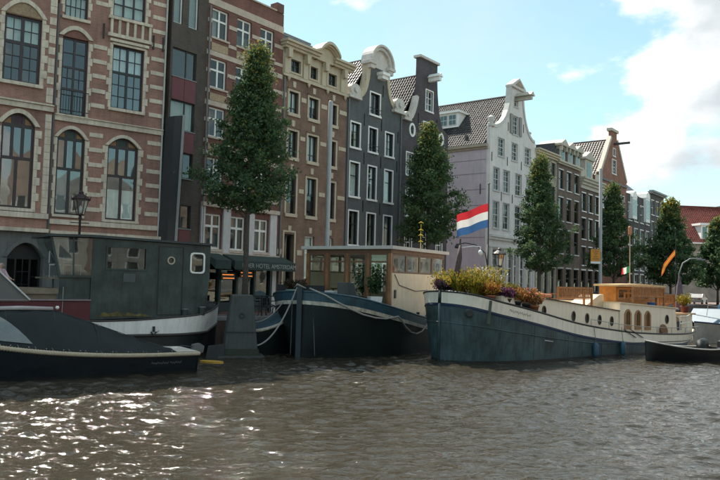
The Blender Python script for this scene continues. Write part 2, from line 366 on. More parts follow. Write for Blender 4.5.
class Bld:
    def __init__(s, name, label, cat, origin, theta, u0, u1, depth, wallmat, group=None, pz=1.0):
        d = Vector((math.cos(theta), math.sin(theta), 0)); p = origin + d*u0
        s.e = empty(name, (p.x, p.y, G), theta, label, cat, group); s.u0, s.u1, s.W, s.D, s.m = u0, u1, u1-u0, depth, wallmat; s.holes = []
    def X(s, u): return u - s.u0
    def Z(s, z): return z - G
    def part(s, name, mb, m, parent=None, smooth=False): return mb.build(name, m, parent or s.e, smooth)
    def box(s, name, u0, u1, y0, y1, z0, z1, m, parent=None):
        return MB().box(s.X(u0), s.X(u1), y0, y1, s.Z(z0), s.Z(z1)).build(name, m, parent or s.e)
    def wall(s, outline, th=.36, y=0):
        s.part('wall', MB().slab([(s.X(u), s.Z(z)) for u, z in outline], s.holes, y, y+th), s.m); s.holes = []
    def shell(s, ztop, y0=.37, m=None, roof=None, right_m=None):
        """party walls, back wall, floor slabs and a flat roof that close the house"""
        W_, D_, zt = s.W, s.D, s.Z(ztop)
        s.part('side_wall', MB().box(0, .25, y0, D_, 0, zt), m or s.m); s.part('side_wall', MB().box(W_-.25, W_, y0, D_, 0, zt), right_m or m or s.m)
        s.part('back_wall', MB().box(.251, W_-.251, D_-.25, D_-.002, 0, zt), m or s.m)
        if roof: s.part('flat_roof', MB().box(.252, W_-.252, y0, D_-.26, zt-.25, zt-.05), roof)
        s.part('room_partition', MB().box(.253, W_-.253, 2.6, 2.7, 0, zt-.3), ROOM)
    def floors(s, zs):
        for z in zs: s.part('floor_slab', MB().box(.255, s.W-.255, .45, 2.59, s.Z(z)-.12, s.Z(z)+.12), ROOM)
    def window(s, u0, u1, z0, z1, lights, fm, fw=.07, mw=.09, tb=.028, rec=.13, rise=0, panels=None, sill=None, lintel=None, curtain=None, glass=None, hole=True, y=0, name='window', key=None, thick=.07, label=None, jitter=True):
        x0, x1, a, b = s.X(u0), s.X(u1), s.Z(z0), s.Z(z1)
        op = opening(x0, x1, a, b, rise)
        if hole: s.holes.append(op)
        w, h = x1-x0, b-a; panes = []
        for (fx0, fx1, fz0, fz1, nc, nr) in lights:
            L0 = x0 + w*fx0 + (fw if fx0 < .01 else mw/2); L1 = x0 + w*fx1 - (fw if fx1 > .99 else mw/2)
            B0 = a + h*fz0 + (fw if fz0 < .01 else mw/2); B1 = a + h*fz1 - (fw if fz1 > .99 else mw/2)
            cw = (L1-L0-tb*(nc-1))/nc; ch = (B1-B0-tb*(nr-1))/nr
            for i in range(nc):
                for j in range(nr):
                    px, pz = L0+i*(cw+tb), B0+j*(ch+tb); panes.append((px, px+cw, pz, pz+ch))
        e_ = .004
        ins = opening(x0+e_, x1-e_, a+e_, b, rise-e_ if rise else 0) if rise else opening(x0+e_, x1-e_, a+e_, b-e_)
        pan_holes = []
        if panels:
            cuts = [x0+fw, x0+w/3-.05, x0+w/3+.05, x1-w/3-.05, x1-w/3+.05, x1-fw]
            zz = lambda x: b + rise*(1-((x-(x0+x1)/2)/(w/2))**2) - .05
            for i in range(3):
                l, r = cuts[2*i], cuts[2*i+1]; mid = (l+r)/2
                pan_holes.append([(l, b+.05), (r, b+.05), (r, max(zz(r), b+.08)), (mid, zz(mid)), (l, max(zz(l), b+.08))])
        fr = s.part(name, MB().slab(ins, [opening(*p) for p in panes] + pan_holes, y+rec, y+rec+thick, True), fm)
        if label: fr['label'] = label
        for i, ph in enumerate(pan_holes): s.part('arch_panel', MB().slab(ph, [], y+rec+.03, y+rec+.05), panels[i], fr)
        for p in panes:
            yy = y+rec+thick*.55; j = [rnd.uniform(-.004, .004) if jitter else 0 for _ in range(3)]
            yy2 = [yy+j[0]+j[1], yy-j[0]+j[1], yy-j[0]-j[1], yy+j[0]-j[1]]
            s.part('pane', MB().add([(p[0]-.004, yy2[0], p[2]-.004), (p[1]+.004, yy2[1], p[2]-.004), (p[1]+.004, yy2[2], p[3]+.004), (p[0]-.004, yy2[3], p[3]+.004)], [(0,1,2,3)]), glass or GL, fr)
        if sill:
            m, hh, ext, out = sill; s.part('sill', MB().box(x0-ext, x1+ext, y-out, y+rec-.003, a-hh, a-.003), m, fr)
        if lintel:
            m, hh, ext, out = lintel; s.part('lintel', MB().box(x0-ext, x1+ext, y-out, y+.02, b+rise+.003, b+rise+hh), m, fr)
        if key:
            m, kw, kh, gap = key; xc = (x0+x1)/2; s.part('keystone', MB().slab([(xc-kw*.42, b+gap), (xc+kw*.42, b+gap), (xc+kw/2, b+gap+kh), (xc-kw/2, b+gap+kh)], [], y-.05, y+.02), m, fr)
        if curtain:
            kind, m = curtain; yc = y+rec+thick+.10
            def sheet(l, r, lo, hi):
                n = max(6, int((r-l)/.05)); mb = MB()
                for i in range(n+1):
                    x = l+(r-l)*i/n; dy = .028*math.sin(i*1.7+x*3); mb.v += [(x, yc+dy, lo), (x, yc+dy*.6, hi)]
                mb.f = [(2*i, 2*i+2, 2*i+3, 2*i+1) for i in range(n)]; s.part('curtain', mb, m, fr, True)
            if kind == 'full': sheet(x0+.02, x1-.02, a+.05, b-.02)
            elif kind == 'sides': sheet(x0+.02, x0+w*.30, a+.05, b-.02); sheet(x1-w*.28, x1-.02, a+.05, b-.02)
            elif kind == 'left': sheet(x0+.02, x0+w*.45, a+.05, b-.02)
            elif kind == 'low': sheet(x0+.02, x1-.02, a+.05, a+h*.42)
            elif kind == 'high': sheet(x0+.02, x1-.02, b-h*.38, b-.02)
        return fr
    def anchor(s, u, z, h=.55):
        s.part('wall_anchor', MB().box(s.X(u)-.025, s.X(u)+.025, -.05, .01, s.Z(z)-h/2, s.Z(z)+h/2), IRON)

_tile_cache = {}
def pantiles(parent, name, origin, ex, ey, nc, nr, tw, tl, m, clip=None):
    """field of S-shaped roof tiles: ex along the eaves, ey up the slope; every tile has its own hump, lap and tone"""
    ex = Vector(ex).normalized(); ey = Vector(ey).normalized(); nz = ex.cross(ey).normalized()
    if nz.z < 0: nz = -nz
    o = Vector(origin); K = 5; vs, fs, tone = [], [], []
    prof = [(0, 0), (.20, .062), (.45, .075), (.70, .02), (1, 0)]
    for r in range(nr):
        for c in range(nc):
            if clip and not clip((c+.5)*tw, (r+.5)*tl): continue
            dz = rnd.uniform(-.007, .007); dl = rnd.uniform(-.012, .012); k = len(vs)
            for (t, lift) in ((-.06, .034), (1, .0)):
                for (s_, h) in prof: vs.append(o + ex*((c+s_*1.03)*tw) + ey*((r+t)*tl+dl) + nz*(h+lift+dz))
            for i in range(4): fs.append((k+i, k+i+1, k+6+i, k+5+i)); 
            for i in range(5): vs.append(vs[k+i] - nz*.035)
            for i in range(4): fs.append((k+10+i, k+11+i, k+i+1, k+i))
            tone += [rnd.random()]*8
    me = bpy.data.meshes.new(name); me.from_pydata([tuple(v) for v in vs], [], fs); me.update()
    at = me.attributes.new('tone', 'FLOAT', 'FACE'); at.data.foreach_set('value', tone)
    ob = link(name, me, m, parent, False); ob['kind'] = 'stuff'; return ob
def gable_roof(b, zeave, zridge, m, tw=.24, tl=.34, xr=None, both=True, y0=.37):
    W_, D_ = b.W, b.D; xr = xr if xr is not None else W_/2; ze, zr = b.Z(zeave), b.Z(zridge)
    rf = b.part('roof', MB().add([(0, y0, ze-.05), (0, D_, ze-.05), (xr, D_, zr-.05), (xr, y0, zr-.05), (W_, y0, ze-.05), (W_, D_, ze-.05)], [(0,1,2,3), (3,2,5,4), (1,5,2)]), SLATE)
    sl = math.hypot(xr, zr-ze); nc, nr = int((D_-y0)/tw), int(sl/tl)
    pantiles(rf, 'roof_tiles', (0, y0, ze), (0,1,0), (xr, 0, zr-ze), nc, nr, tw, sl/nr, m)
    sl = math.hypot(W_-xr, zr-ze); nr = int(sl/tl)
    if both: pantiles(rf, 'roof_tiles', (W_, y0, ze), (0,1,0), (xr-W_, 0, zr-ze), nc, nr, tw, sl/nr, m)
    MB().tube([(xr, y0, zr+.02), (xr, D_, zr+.02)], .11, 8).build('ridge_tiles', m, rf)
    return rf
TILE = tilemat('pantile', (.010,.010,.011), (.075,.068,.064), .25, .42)
TILE2 = tilemat('pantile_brown', (.016,.013,.012), (.09,.07,.06), .25, .45)
TILER = tilemat('pantile_red', (.10,.022,.016), (.22,.05,.034), .25, .6)
def cornice(b, steps, u0, u1, parent=None, m=None, name='cornice'):
    """stack of (z0, z1, projection) mouldings"""
    mb = MB()
    for z0, z1, pr in steps: mb.box(b.X(u0)-pr*.4, b.X(u1)+pr*.4, -pr, .1, b.Z(z0), b.Z(z1))
    return b.part(name, mb, m or CRM, parent)
two = [(0,.5,0,1,1,1), (.5,1,0,1,1,1)]
def rc(p=.8):
    if rnd.random() > p: return None
    return (rnd.choice(['sides', 'sides', 'low', 'left', 'high', 'full']), rnd.choice(CURT))

# ------------------------------------------------------------------ A: big red brick and sandstone building at the left
BR_A = brick('brick_red_old', (.40,.205,.160), (.325,.165,.130), (.35,.285,.24), .25)
A = Bld('brick_building', 'large red brick building with cream stone bands and arched windows at the left edge', 'building', AO, AT, -11.2, -.25, 9, BR_A)
cross = [(0,.5,0,.58,2,3), (.5,1,0,.58,2,3), (0,.5,.58,1,2,2), (.5,1,.58,1,2,2)]
three = [(0,.5,0,.60,1,1), (.5,1,0,.60,1,1), (0,.34,.60,1,1,1), (.34,.66,.60,1,1,1), (.66,1,.60,1,1,1)]
door_l = [(0,.5,0,.34,1,1), (.5,1,0,.34,1,1), (0,.5,.34,.62,2,2), (.5,1,.34,.62,2,2), (0,.5,.62,1,1,2), (.5,1,.62,1,1,2)]
OCH = mat('ochre_panel', (.36,.21,.10), .7, .15, 4); GRNP = mat('green_panel', (.02,.05,.045), .5, .2, 4); AUBP = mat('aubergine_panel', (.06,.02,.03), .5, .2, 4)
sillA = (STN, .14, .12, .12)
WA = []
WA.append(A.window(-2.83, -1.33, 10.92, 13.92, cross, BLKF, .08, .11, .03, glass=GLB, sill=sillA, lintel=(STN, .10, .05, .06), curtain=('high', CURT[0])))
WA.append(A.window(-2.90, -1.36, 15.30, 18.3, [(0,.34,0,1,1,5), (.34,.66,0,1,1,5), (.66,1,0,1,1,5)], DKF, .08, .08, .05, sill=None, curtain=('low', CURT[0])))
WA.append(A.window(-2.85, -1.42, 5.65, 9.12, three, DKF, .09, .12, rise=.42, glass=GLB, panels=(OCH, GRNP, OCH), sill=(STN, .12, .15, .12), curtain=('low', CURT[0])))
WA.append(A.window(-5.08, -3.95, 10.25, 13.82, door_l, DKF, .09, .09, .03, rise=.0, glass=GL, sill=sillA, name='window'))
WA.append(A.window(-5.06, -4.05, 14.75, 18.2, [(0,.5,.3,1,1,4), (.5,1,.3,1,1,4), (0,1,0,.3,4,2)], DKF, .08, .08, .03, sill=sillA, curtain=('full', CURT[0])))
WA.append(A.window(-5.10, -3.90, 5.73, 9.2, three, BLKF, .09, .12, rise=.42, glass=GLB, panels=(OCH, GRNP, OCH), sill=(STN, .12, .1, .12), curtain=('left', CURT[2])))
for du in (0, -2.6):
    WA.append(A.window(-7.52+du, -6.03+du, 11.3, 14.22, [(0,.5,0,.60,2,3), (.5,1,0,.60,2,3), (0,.5,.60,1,2,2), (.5,1,.60,1,2,2)], DKF, .10, .14, .03, sill=(STN, .15, .15, .14), curtain=('high', CURT[0]), y=-.22, hole=False))
    WA.append(A.window(-7.42+du, -6.10+du, 5.85, 9.45, three, DKF, .10, .13, rise=.5, glass=GLB, panels=(OCH, AUBP, OCH), sill=(STN, .14, .15, .14), y=-.22, hole=False))
    WA.append(A.window(-7.45+du, -6.10+du, 15.7, 18.2, cross, DKF, .1, .12, sill=(STN, .14, .12, .14), y=-.22, hole=False))
bayholes = []
for du in (0, -2.6):
    bayholes += [opening(A.X(-7.52+du), A.X(-6.03+du), A.Z(11.3), A.Z(14.22)), opening(A.X(-7.42+du), A.X(-6.10+du), A.Z(5.85), A.Z(9.45), .5), opening(A.X(-7.45+du), A.X(-6.10+du), A.Z(15.7), A.Z(18.2))]
A.wall([(-5.3, 4.85), (-.25, 4.85), (-.25, 19.6), (-5.3, 19.6)])
A.part('projecting_wall', MB().slab([(0, A.Z(4.85)), (A.X(-5.42), A.Z(4.85)), (A.X(-5.42), A.Z(20)), (0, A.Z(20))], bayholes, -.22, .36), BR_A)
# grey stone ground floor with arched openings
GST = mat('grey_stone_base', (.155,.15,.142), .8, .2, 1.5, .25, 14, streak=.3)
gh = []
for (u0, u1, zs, ri) in ((-6.95, -5.5, 3.75, .62), (-9.6, -8.1, 3.75, .62), (-4.6, -3.3, 3.6, .5), (-2.6, -1.2, 3.6, .5)): gh.append(opening(A.X(u0), A.X(u1), A.Z(1.25), A.Z(zs), ri))
A.part('ground_floor_wall', MB().slab([(0, 0), (A.W, 0), (A.W, A.Z(4.84)), (0, A.Z(4.84))], gh, -.30, .36), GST)
for (u0, u1, zs, ri) in ((-6.95, -5.5, 3.75, .62), (-9.6, -8.1, 3.75, .62), (-4.6, -3.3, 3.6, .5), (-2.6, -1.2, 3.6, .5)):
    dr = A.window(u0, u1, 1.25, zs, [(0,.3,.05,1,1,3), (.3,.7,.3,1,2,3), (.7,1,.05,1,1,3)], BLKF, .08, .07, rise=ri, hole=False, y=.05, name='door', glass=GLD)
    A.part('arch_moulding', MB().slab([(x, z) for x, z in arch_pts(A.X(u0)-.2, A.X(u1)+.2, A.Z(zs), ri+.22, 14)] + [(x, z) for x, z in arch_pts(A.X(u0)-.02, A.X(u1)+.02, A.Z(zs), ri+.01, 14)][::-1], [], -.38, -.28), GST, dr)
A.shell(19.6, roof=SLATE); A.floors([4.95, 9.95, 14.5])
# string courses, cornices
for (z0, z1, pr, nm) in ((9.94, 10.16, .10, 'string_course'), (10.17, 10.22, .16, 'string_course'), (5.28, 5.50, .12, 'string_course'), (4.84, 4.98, .36, 'string_course'), (14.24, 14.34, .10, 'string_course')):
    if z0 < 14: A.box(nm, -5.28, -.25, -pr, .05, z0, z1, STN)
for (z0, z1, pr) in ((10.2, 10.42, .14), (10.43, 10.5, .22), (5.45, 5.68, .14), (4.84, 5.0, .34)): A.box('string_course', -11.2, -5.40, -.22-pr, -.2, z0, z1, STN)
# stone bands and toothed quoins: each stone a piece of its own
sme = {}
def stone(u0, u1, z0, h, y=-.035, nm='stone_block', dep=.06):
    key = (round(u1-u0, 2), round(h, 2), dep)
    if key not in sme:
        w = key[0]; c = .012; mb = MB(); hh = key[1]
        mb.add([(0,0,0),(w,0,0),(w,dep,0),(0,dep,0)][:0], [])
        mb.v = [(c,0,c),(w-c,0,c),(w-c,0,hh-c),(c,0,hh-c),(0,c,0),(w,c,0),(w,c,hh),(0,c,hh),(0,dep,0),(w,dep,0),(w,dep,hh),(0,dep,hh)]
        mb.f = [(0,1,2,3),(4,5,1,0),(5,6,2,1),(6,7,3,2),(7,4,0,3),(8,9,5,4),(9,10,6,5),(10,11,7,6),(11,8,4,7)]
        me = bpy.data.meshes.new(nm); me.from_pydata(mb.v, [], mb.f); me.materials.append(STN); sme[key] = me
    return link(nm, sme[key], None, A.e, False, (A.X(u0), y, A.Z(z0)))
z = 5.95
while z < 19.3:
    if not (9.72 < z < 10.25):
        stone(-.98, -.26, z, .2)
        if not (14.1 < z < 15.3): stone(-3.72, -3.10, z, .2)
    z += .69
def jambs(u0, u1, z0, z1, y=-.035, w=.14, wide=.25):
    z = z0; i = 0
    while z + .2 < z1:
        h = .345; ww = wide if i % 2 else w
        stone(u0-ww, u0-.005, z, min(h, z1-z)-.006, y-.004); stone(u1+.005, u1+ww, z, min(h, z1-z)-.006, y-.004); z += h; i += 1
jambs(-2.83, -1.33, 10.92, 14.0); jambs(-2.85, -1.42, 5.65, 9.1); jambs(-5.08, -3.95, 10.25, 13.9, w=.12, wide=.2); jambs(-5.10, -3.90, 5.73, 9.2, w=.12, wide=.2)
jambs(-2.90, -1.36, 15.3, 18.3); jambs(-5.06, -4.05, 14.9, 18.2, w=.12, wide=.18)
for du in (0, -2.6):
    jambs(-7.52+du, -6.03+du, 11.3, 14.3, -.255, .16, .3); jambs(-7.42+du, -6.10+du, 5.85, 9.45, -.255, .16, .3)
z = 10.6
while z < 19.3:
    stone(-5.72, -5.44, z, .33, -.25); z += .34 if int(z*3) % 2 else .5
z = 5.7
while z < 9.9:
    stone(-5.70, -5.44, z, .33, -.25); z += .338
# arch mouldings round the first-floor heads, brick tympana of the bay
def arch_trim(u0, u1, zs, rise, y, t=.16, m=STN, out=.09):
    o_ = arch_pts(A.X(u0)-t, A.X(u1)+t, A.Z(zs), rise+t*.95, 16); i_ = arch_pts(A.X(u0), A.X(u1), A.Z(zs), rise, 16)
    A.part('arch_moulding', MB().slab(o_ + i_[::-1], [], y-out, y+.01), m)
arch_trim(-2.85, -1.42, 9.12, .42, 0); arch_trim(-5.10, -3.90, 9.2, .42, 0); arch_trim(-5.08, -3.95, 13.84, .34, 0, .2)
for du in (0, -2.6):
    arch_trim(-7.42+du, -6.10+du, 9.45, .5, -.22, .2); arch_trim(-7.52+du, -6.03+du, 14.25, .55, -.22, .2)
    A.part('tympanum', MB().slab(arch_pts(A.X(-7.52+du), A.X(-6.03+du), A.Z(14.25), .54, 14), [], -.24, -.2), mat('buff_brick', (.33,.235,.15), .8, .3, 9, .3, 30))
A.part('tympanum', MB().slab(arch_pts(A.X(-5.08), A.X(-3.95), A.Z(13.84), .33, 14), [], -.012, .05), mat('red_rubbed_brick', (.22,.10,.075), .8, .25, 9, .3, 30))
# blind balustrade between the second and third floor
A.box('balustrade_back', -3.05, -1.12, -.05, .02, 14.36, 15.14, BR_A)
A.box('balustrade_rail', -3.12, -1.05, -.20, -.01, 15.10, 15.24, STN); A.box('balustrade_rail', -3.12, -1.05, -.18, -.01, 14.26, 14.42, STN)
for i in range(6): A.box('baluster', -3.02+i*.368, -2.91+i*.368, -.16, -.03, 14.425, 15.095, STN)
A.box('hood_moulding', -3.0, -1.15, -.14, .0, 14.05, 14.18, STN)
# french balcony rail, drainpipe, wall irons
bal = A.part('balcony_rail', MB().tube([(A.X(-5.15), -.28, A.Z(11.3)), (A.X(-3.9), -.28, A.Z(11.3))], .02, 6).tube([(A.X(-5.15), -.28, A.Z(10.4)), (A.X(-3.9), -.28, A.Z(10.4))], .02, 6), IRON)
for i in range(11):
    x = A.X(-5.12)+i*.12; A.part('rail_bar', MB().tube([(x, -.28, A.Z(10.4)), (x, -.28, A.Z(11.3))], .009, 5), IRON, bal)
A.part('drainpipe', MB().tube([(A.X(-5.34), -.10, A.Z(5.0)), (A.X(-5.34), -.10, A.Z(10.2))], .06, 8).tube([(A.X(-5.34), -.10, A.Z(10.6)), (A.X(-5.34), -.10, A.Z(15.2))], .06, 8), mat('lead_pipe', (.10,.10,.10), .5))
A.part('drainpipe', MB().tube([(A.X(-.30), -.09, A.Z(1.4)), (A.X(-.30), -.09, A.Z(19))], .045, 8), mat('pale_pipe', (.45,.44,.41), .5))
for u in (-3.3, -.9, -.42): A.part('wall_anchor', MB().box(A.X(u)-.03, A.X(u)+.03, -.07, 0, A.Z(14.1), A.Z(14.8)), IRON)
A.part('parapet', MB().box(0, A.W, -.25, .4, A.Z(19.62), A.Z(20.2)), STN)

# ------------------------------------------------------------------ modern infill house
BR_2 = brick('brick_grey_brown', (.115,.092,.078), (.092,.075,.065), (.09,.075,.065), .15)
B2 = Bld('infill_house', 'narrow modern grey brown house with dark red panels and wide windows', 'house', MO, MT, -16.74, -14.5, 9, BR_2)
RED = mat('red_panel', (.15,.032,.038), .5, .12, 2); ALU = mat('dark_aluminium', (.05,.05,.052), .4, .1, 3)
lt = [(0,.62,0,1,1,1), (.62,1,0,1,1,1)]
for (z0, z1) in ((13.07, 14.5), (10.42, 11.88), (8.02, 9.3), (5.5, 6.68)):
    B2.window(-16.62, -15.12, z0, z1, lt, ALU, .05, .06, rec=.10, sill=(LEAD, .05, .03, .05), curtain=rc(.5))
for (u0, u1) in ((-16.66, -16.1), (-15.72, -15.12)): B2.window(u0, u1, 15.75, 17.9, [(0,1,0,1,1,1)], WH, .06, rec=.10, curtain=('full', CURT[2]))
B2.wall([(-16.74, 1.2), (-14.5, 1.2), (-14.5, 19.2), (-16.74, 19.2)])
for (z0, z1) in ((11.9, 13.02), (9.32, 10.4), (3.9, 5.44)): B2.box('panel', -16.60, -15.86, -.02, .04, z0, z1, RED); B2.box('panel', -15.84, -15.14, -.02, .04, z0, z1, RED)
B2.shell(19.2, roof=SLATE); B2.box('coping', -16.74, -14.52, -.05, .45, 19.2, 19.3, LEAD)
B2.floors([4.5, 7.3, 9.9, 12.4, 15.1])
fin = B2.part('leaning_fin', MB().add([(B2.X(-17.18), -.75, B2.Z(1.2)), (B2.X(-16.75), -.75, B2.Z(1.2)), (B2.X(-16.75), -.02, B2.Z(1.2)), (B2.X(-17.18), -.02, B2.Z(1.2)),
    (B2.X(-16.92), -.75, B2.Z(10.85)), (B2.X(-16.45), -.75, B2.Z(10.95)), (B2.X(-16.45), -.02, B2.Z(10.95)), (B2.X(-16.92), -.02, B2.Z(10.85))],
    [(0,3,2,1),(4,5,6,7),(0,1,5,4),(1,2,6,5),(2,3,7,6),(3,0,4,7)]), mat('charcoal_cladding', (.035,.037,.04), .6, .15, 2))
B2.part('concrete_edge', MB().add([(B2.X(-16.748), -.77, B2.Z(1.2)), (B2.X(-16.60), -.77, B2.Z(1.2)), (B2.X(-16.60), -.02, B2.Z(1.2)), (B2.X(-16.748), -.02, B2.Z(1.2)),
    (B2.X(-16.448), -.77, B2.Z(11.0)), (B2.X(-16.30), -.77, B2.Z(11.0)), (B2.X(-16.30), -.02, B2.Z(11.0)), (B2.X(-16.448), -.02, B2.Z(11.0))],
    [(0,3,2,1),(4,5,6,7),(0,1,5,4),(1,2,6,5),(2,3,7,6),(3,0,4,7)]), mat('pale_concrete', (.36,.36,.35), .8, .15, 3, streak=.3), fin)

# ------------------------------------------------------------------ hotel: striped brick with green shopfront
BR_4 = brick('brick_dark_red', (.24,.098,.080), (.19,.078,.066), (.20,.15,.12), .2)
PNK = mat('pale_stone_band', (.54,.44,.36), .8, .15, 3, .2, 20, streak=.2)
B4 = Bld('hotel', 'dark red brick hotel with cream stone bands and green awning behind the first tree', 'hotel', MO, MT, -14.5, -8.88, 10, BR_4)
cols4 = ((-14.2, -13.08), (-12.45, -11.38), (-10.72, -9.62))
for (z0, z1) in ((15.72, 17.3), (13.05, 14.62), (10.45, 12.02), (7.75, 9.35)):
    for (u0, u1) in cols4: B4.window(u0, u1, z0, z1, [(0,.5,0,.62,1,1), (.5,1,0,.62,1,1), (0,.5,.62,1,1,1), (.5,1,.62,1,1,1)], WH, .09, .10, rec=.12, sill=(PNK, .10, .08, .08), curtain=rc(.7), glass=GLD)
for (u0, u1) in cols4: B4.window(u0, u1, 4.58, 6.42, [(0,.5,0,.65,1,1), (.5,1,0,.65,1,1), (0,.5,.65,1,1,1), (.5,1,.65,1,1,1)], WH, .10, .12, rec=.10, sill=(PNK, .14, .12, .14), glass=GLD, curtain=rc(.6))
shop = opening(B4.X(-14.2), B4.X(-9.3), B4.Z(1.3), B4.Z(3.9)); B4.holes.append(shop)
B4.wall([(-14.5, 1.2), (-8.88, 1.2), (-8.88, 18.55), (-14.5, 18.55)])
B4.shell(18.2, roof=SLATE); B4.floors([4.3, 7.2, 9.9, 12.5, 15.2])
for (z0, z1) in ((17.42, 17.80), (16.45, 16.66), (15.42, 15.60), (14.72, 14.98), (13.8, 14.0), (12.75, 12.95), (12.08, 12.34), (11.2, 11.4), (10.1, 10.3), (9.45, 9.7), (8.5, 8.7), (7.35, 7.6)):
    segs = [(-14.5, -8.88)] if (z1-z0) > .24 else [(-14.5, -14.22), (-13.05, -12.48), (-11.35, -10.75), (-9.59, -8.88)]
    for (a, b) in segs: B4.box('stone_band', a+.004, b-.004, -.035, .02, z0, z1, PNK)
ORN = mat('ochre_relief', (.40,.30,.19), .8, .35, 14, .9, 22)
for (u0, u1) in cols4:
    for (z0, z1) in ((15.0, 15.42), (12.36, 12.74), (9.72, 10.08)): B4.box('relief_panel', u0, u1, -.03, .02, z0, z1, ORN)
LAV = mat('pale_lilac_paint', (.58,.55,.55), .6, .08, 3, streak=.15)
for (a, b) in ((-14.5, -14.26), (-13.02, -12.52), (-11.32, -10.78), (-9.55, -9.02)): B4.box('pilaster', a, b, -.12, .02, 4.42, 6.75, LAV)
B4.box('shop_cornice', -14.5, -8.9, -.22, .02, 6.76, 6.98, PNK); B4.box('shop_cornice', -14.5, -8.9, -.28, .02, 4.24, 4.41, PNK)
B4.box('corner_pier', -9.5, -8.95, -.06, .5, 18.56, 19.1, BR_4); B4.box('coping', -14.5, -9.52, -.07, .42, 18.56, 18.64, PNK)
DGR = mat('dark_green_paint', (.022,.040,.036), .5, .15, 4)
for u in (-14.35, -13.1, -11.9, -10.6, -9.35): B4.box('shopfront_post', u-.07, u+.07, -.10, .10, 1.25, 4.2, DGR)
B4.box('shopfront_fascia', -14.4, -9.2, -.12, .10, 3.9, 4.22, DGR); B4.box('stall_riser', -14.2, -9.3, .02, .14, 1.25, 1.8, DGR)
for i, u in enumerate((-14.28, -13.03, -11.83, -10.53)): B4.part('shop_pane', MB().box(B4.X(u), B4.X(u)+1.1, .05, .06, B4.Z(1.8), B4.Z(3.88)), GLD)
B4.box('shop_pilaster', -9.25, -8.95, -.10, .02, 1.2, 4.2, LAV)
aw = B4.part('awning', MB().add([(0, -.05, 0), (4.55, -.05, 0), (4.55, -1.25, -.42), (0, -1.25, -.42), (0, -1.25, -.88), (4.55, -1.25, -.88)], [(0,3,2,1), (3,4,5,2), (0,4,3), (1,2,5)]), mat('green_canvas', (.035,.055,.048), .85, .12, 3, .2, 60))
aw.location = (B4.X(-13.15), 0, B4.Z(4.42))
tm = text_mesh('KOER HOTEL AMSTERDAM', .34, .006); tx = link('lettering', tm, mat('letter_white', (.34,.34,.32), .7, .1), aw, False, (2.55, -1.262, -.66), (R(90), 0, 0))
aw2 = B4.part('awning', MB().add([(0, -.05, 0), (1.05, -.05, 0), (1.05, -1.25, -.42), (0, -1.25, -.42), (0, -1.25, -.88), (1.05, -1.25, -.88)], [(0,3,2,1), (3,4,5,2), (0,4,3), (1,2,5)]), MATS['green_canvas'])
aw2.location = (B4.X(-14.45), 0, B4.Z(4.42))
HEAT = mat('glowing_heater', (1, .28, .06), .5, .05, emit=.25)
for (u, z) in ((-13.3, 3.26), (-13.25, 3.08), (-12.0, 3.4), (-11.95, 3.22)):
    B4.part('heater_bar', MB().tube([(B4.X(u), -.5, B4.Z(z)), (B4.X(u)+.75, -.5, B4.Z(z))], .022, 6), HEAT)
B4.part('heater_housing', MB().box(B4.X(-13.35), B4.X(-12.4), -.47, -.40, B4.Z(3.0), B4.Z(3.36)).box(B4.X(-12.05), B4.X(-11.1), -.47, -.40, B4.Z(3.14), B4.Z(3.5)), DGR)

# ------------------------------------------------------------------ brown house with cream attic cornice
BR_5 = brick('brick_brown', (.25,.152,.108), (.20,.122,.09), (.23,.18,.14), .18)
B5 = Bld('brown_house', 'brown brick house with cream ornate cornice and white keystones over its windows', 'house', MO, MT, -8.86, -2.84, 10, BR_5)
cols5 = ((-8.35, -7.32), (-6.6, -5.52), (-4.64, -3.74))
dw = [(0,.5,.26,1,1,1), (.5,1,.26,1,1,1), (0,.5,0,.26,1,1), (.5,1,0,.26,1,1)]
DBL = mat('dark_blue_paint', (.022,.028,.038), .4, .15, 4)
for (z0, z1) in ((12.9, 14.33), (10.28, 12.0), (6.95, 9.38)):
    for (u0, u1) in cols5:
        w = B5.window(u0+.1, u1-.1, z0+.02, z1-.12, dw if z0 > 8 else [(0,1,0,.55,1,1), (0,.5,.55,1,1,1), (.5,1,.55,1,1,1)], DBL, .05, .05, rec=.16, sill=(CRM, .20, .10, .10), key=(CRM, .26, .36, .26), curtain=('high', CURT[2]) if z0 < 8 else rc(.9))
        x0, x1, a, b = B5.X(u0+.1), B5.X(u1-.1), B5.Z(z0+.02), B5.Z(z1-.12)
        B5.part('casing', MB().slab([(x0-.12, a), (x1+.12, a), (x1+.12, b+.13), (x0-.12, b+.13)], [[(x0+.004, a+.004), (x1-.004, a+.004), (x1-.004, b-.004), (x0+.004, b-.004)]], -.035, .02), CRM, w)
        B5.part('drip_moulding', MB().box(x0-.16, x1+.16, -.10, .0, b+.135, b+.19), BR_5, w)
for (z0, z1) in ((13.75, 14.02), (11.42, 11.66), (8.25, 8.5), (4.55, 4.85)):
    for (a, b) in ((-8.86, -8.5), (-7.18, -6.75), (-5.36, -4.8), (-3.58, -2.86)): B5.box('stone_band', a+.004, b, -.03, .02, z0, z1, CRM)
B5.window(-8.3, -7.45, 1.25, 5.75, [(0,1,.62,1,1,1), (0,1,0,.62,1,1)], DBL, .08, .1, rec=.25, name='door', key=(CRM, .26, .36, .14), glass=GLD)
B5.box('door_casing', -8.42, -8.305, -.035, .02, 1.25, 5.86, CRM); B5.box('door_casing', -7.445, -7.33, -.035, .02, 1.25, 5.86, CRM); B5.box('door_casing', -8.42, -7.33, -.036, .02, 5.862, 5.96, CRM)
for (u0, u1) in cols5[1:]: B5.window(u0+.1, u1-.1, 3.2, 5.75, [(0,1,0,.6,1,1), (0,1,.6,1,1,1)], WH, .07, .07, rec=.16, sill=(CRM, .16, .1, .1), key=(CRM, .24, .34, .16), curtain=rc(.9))
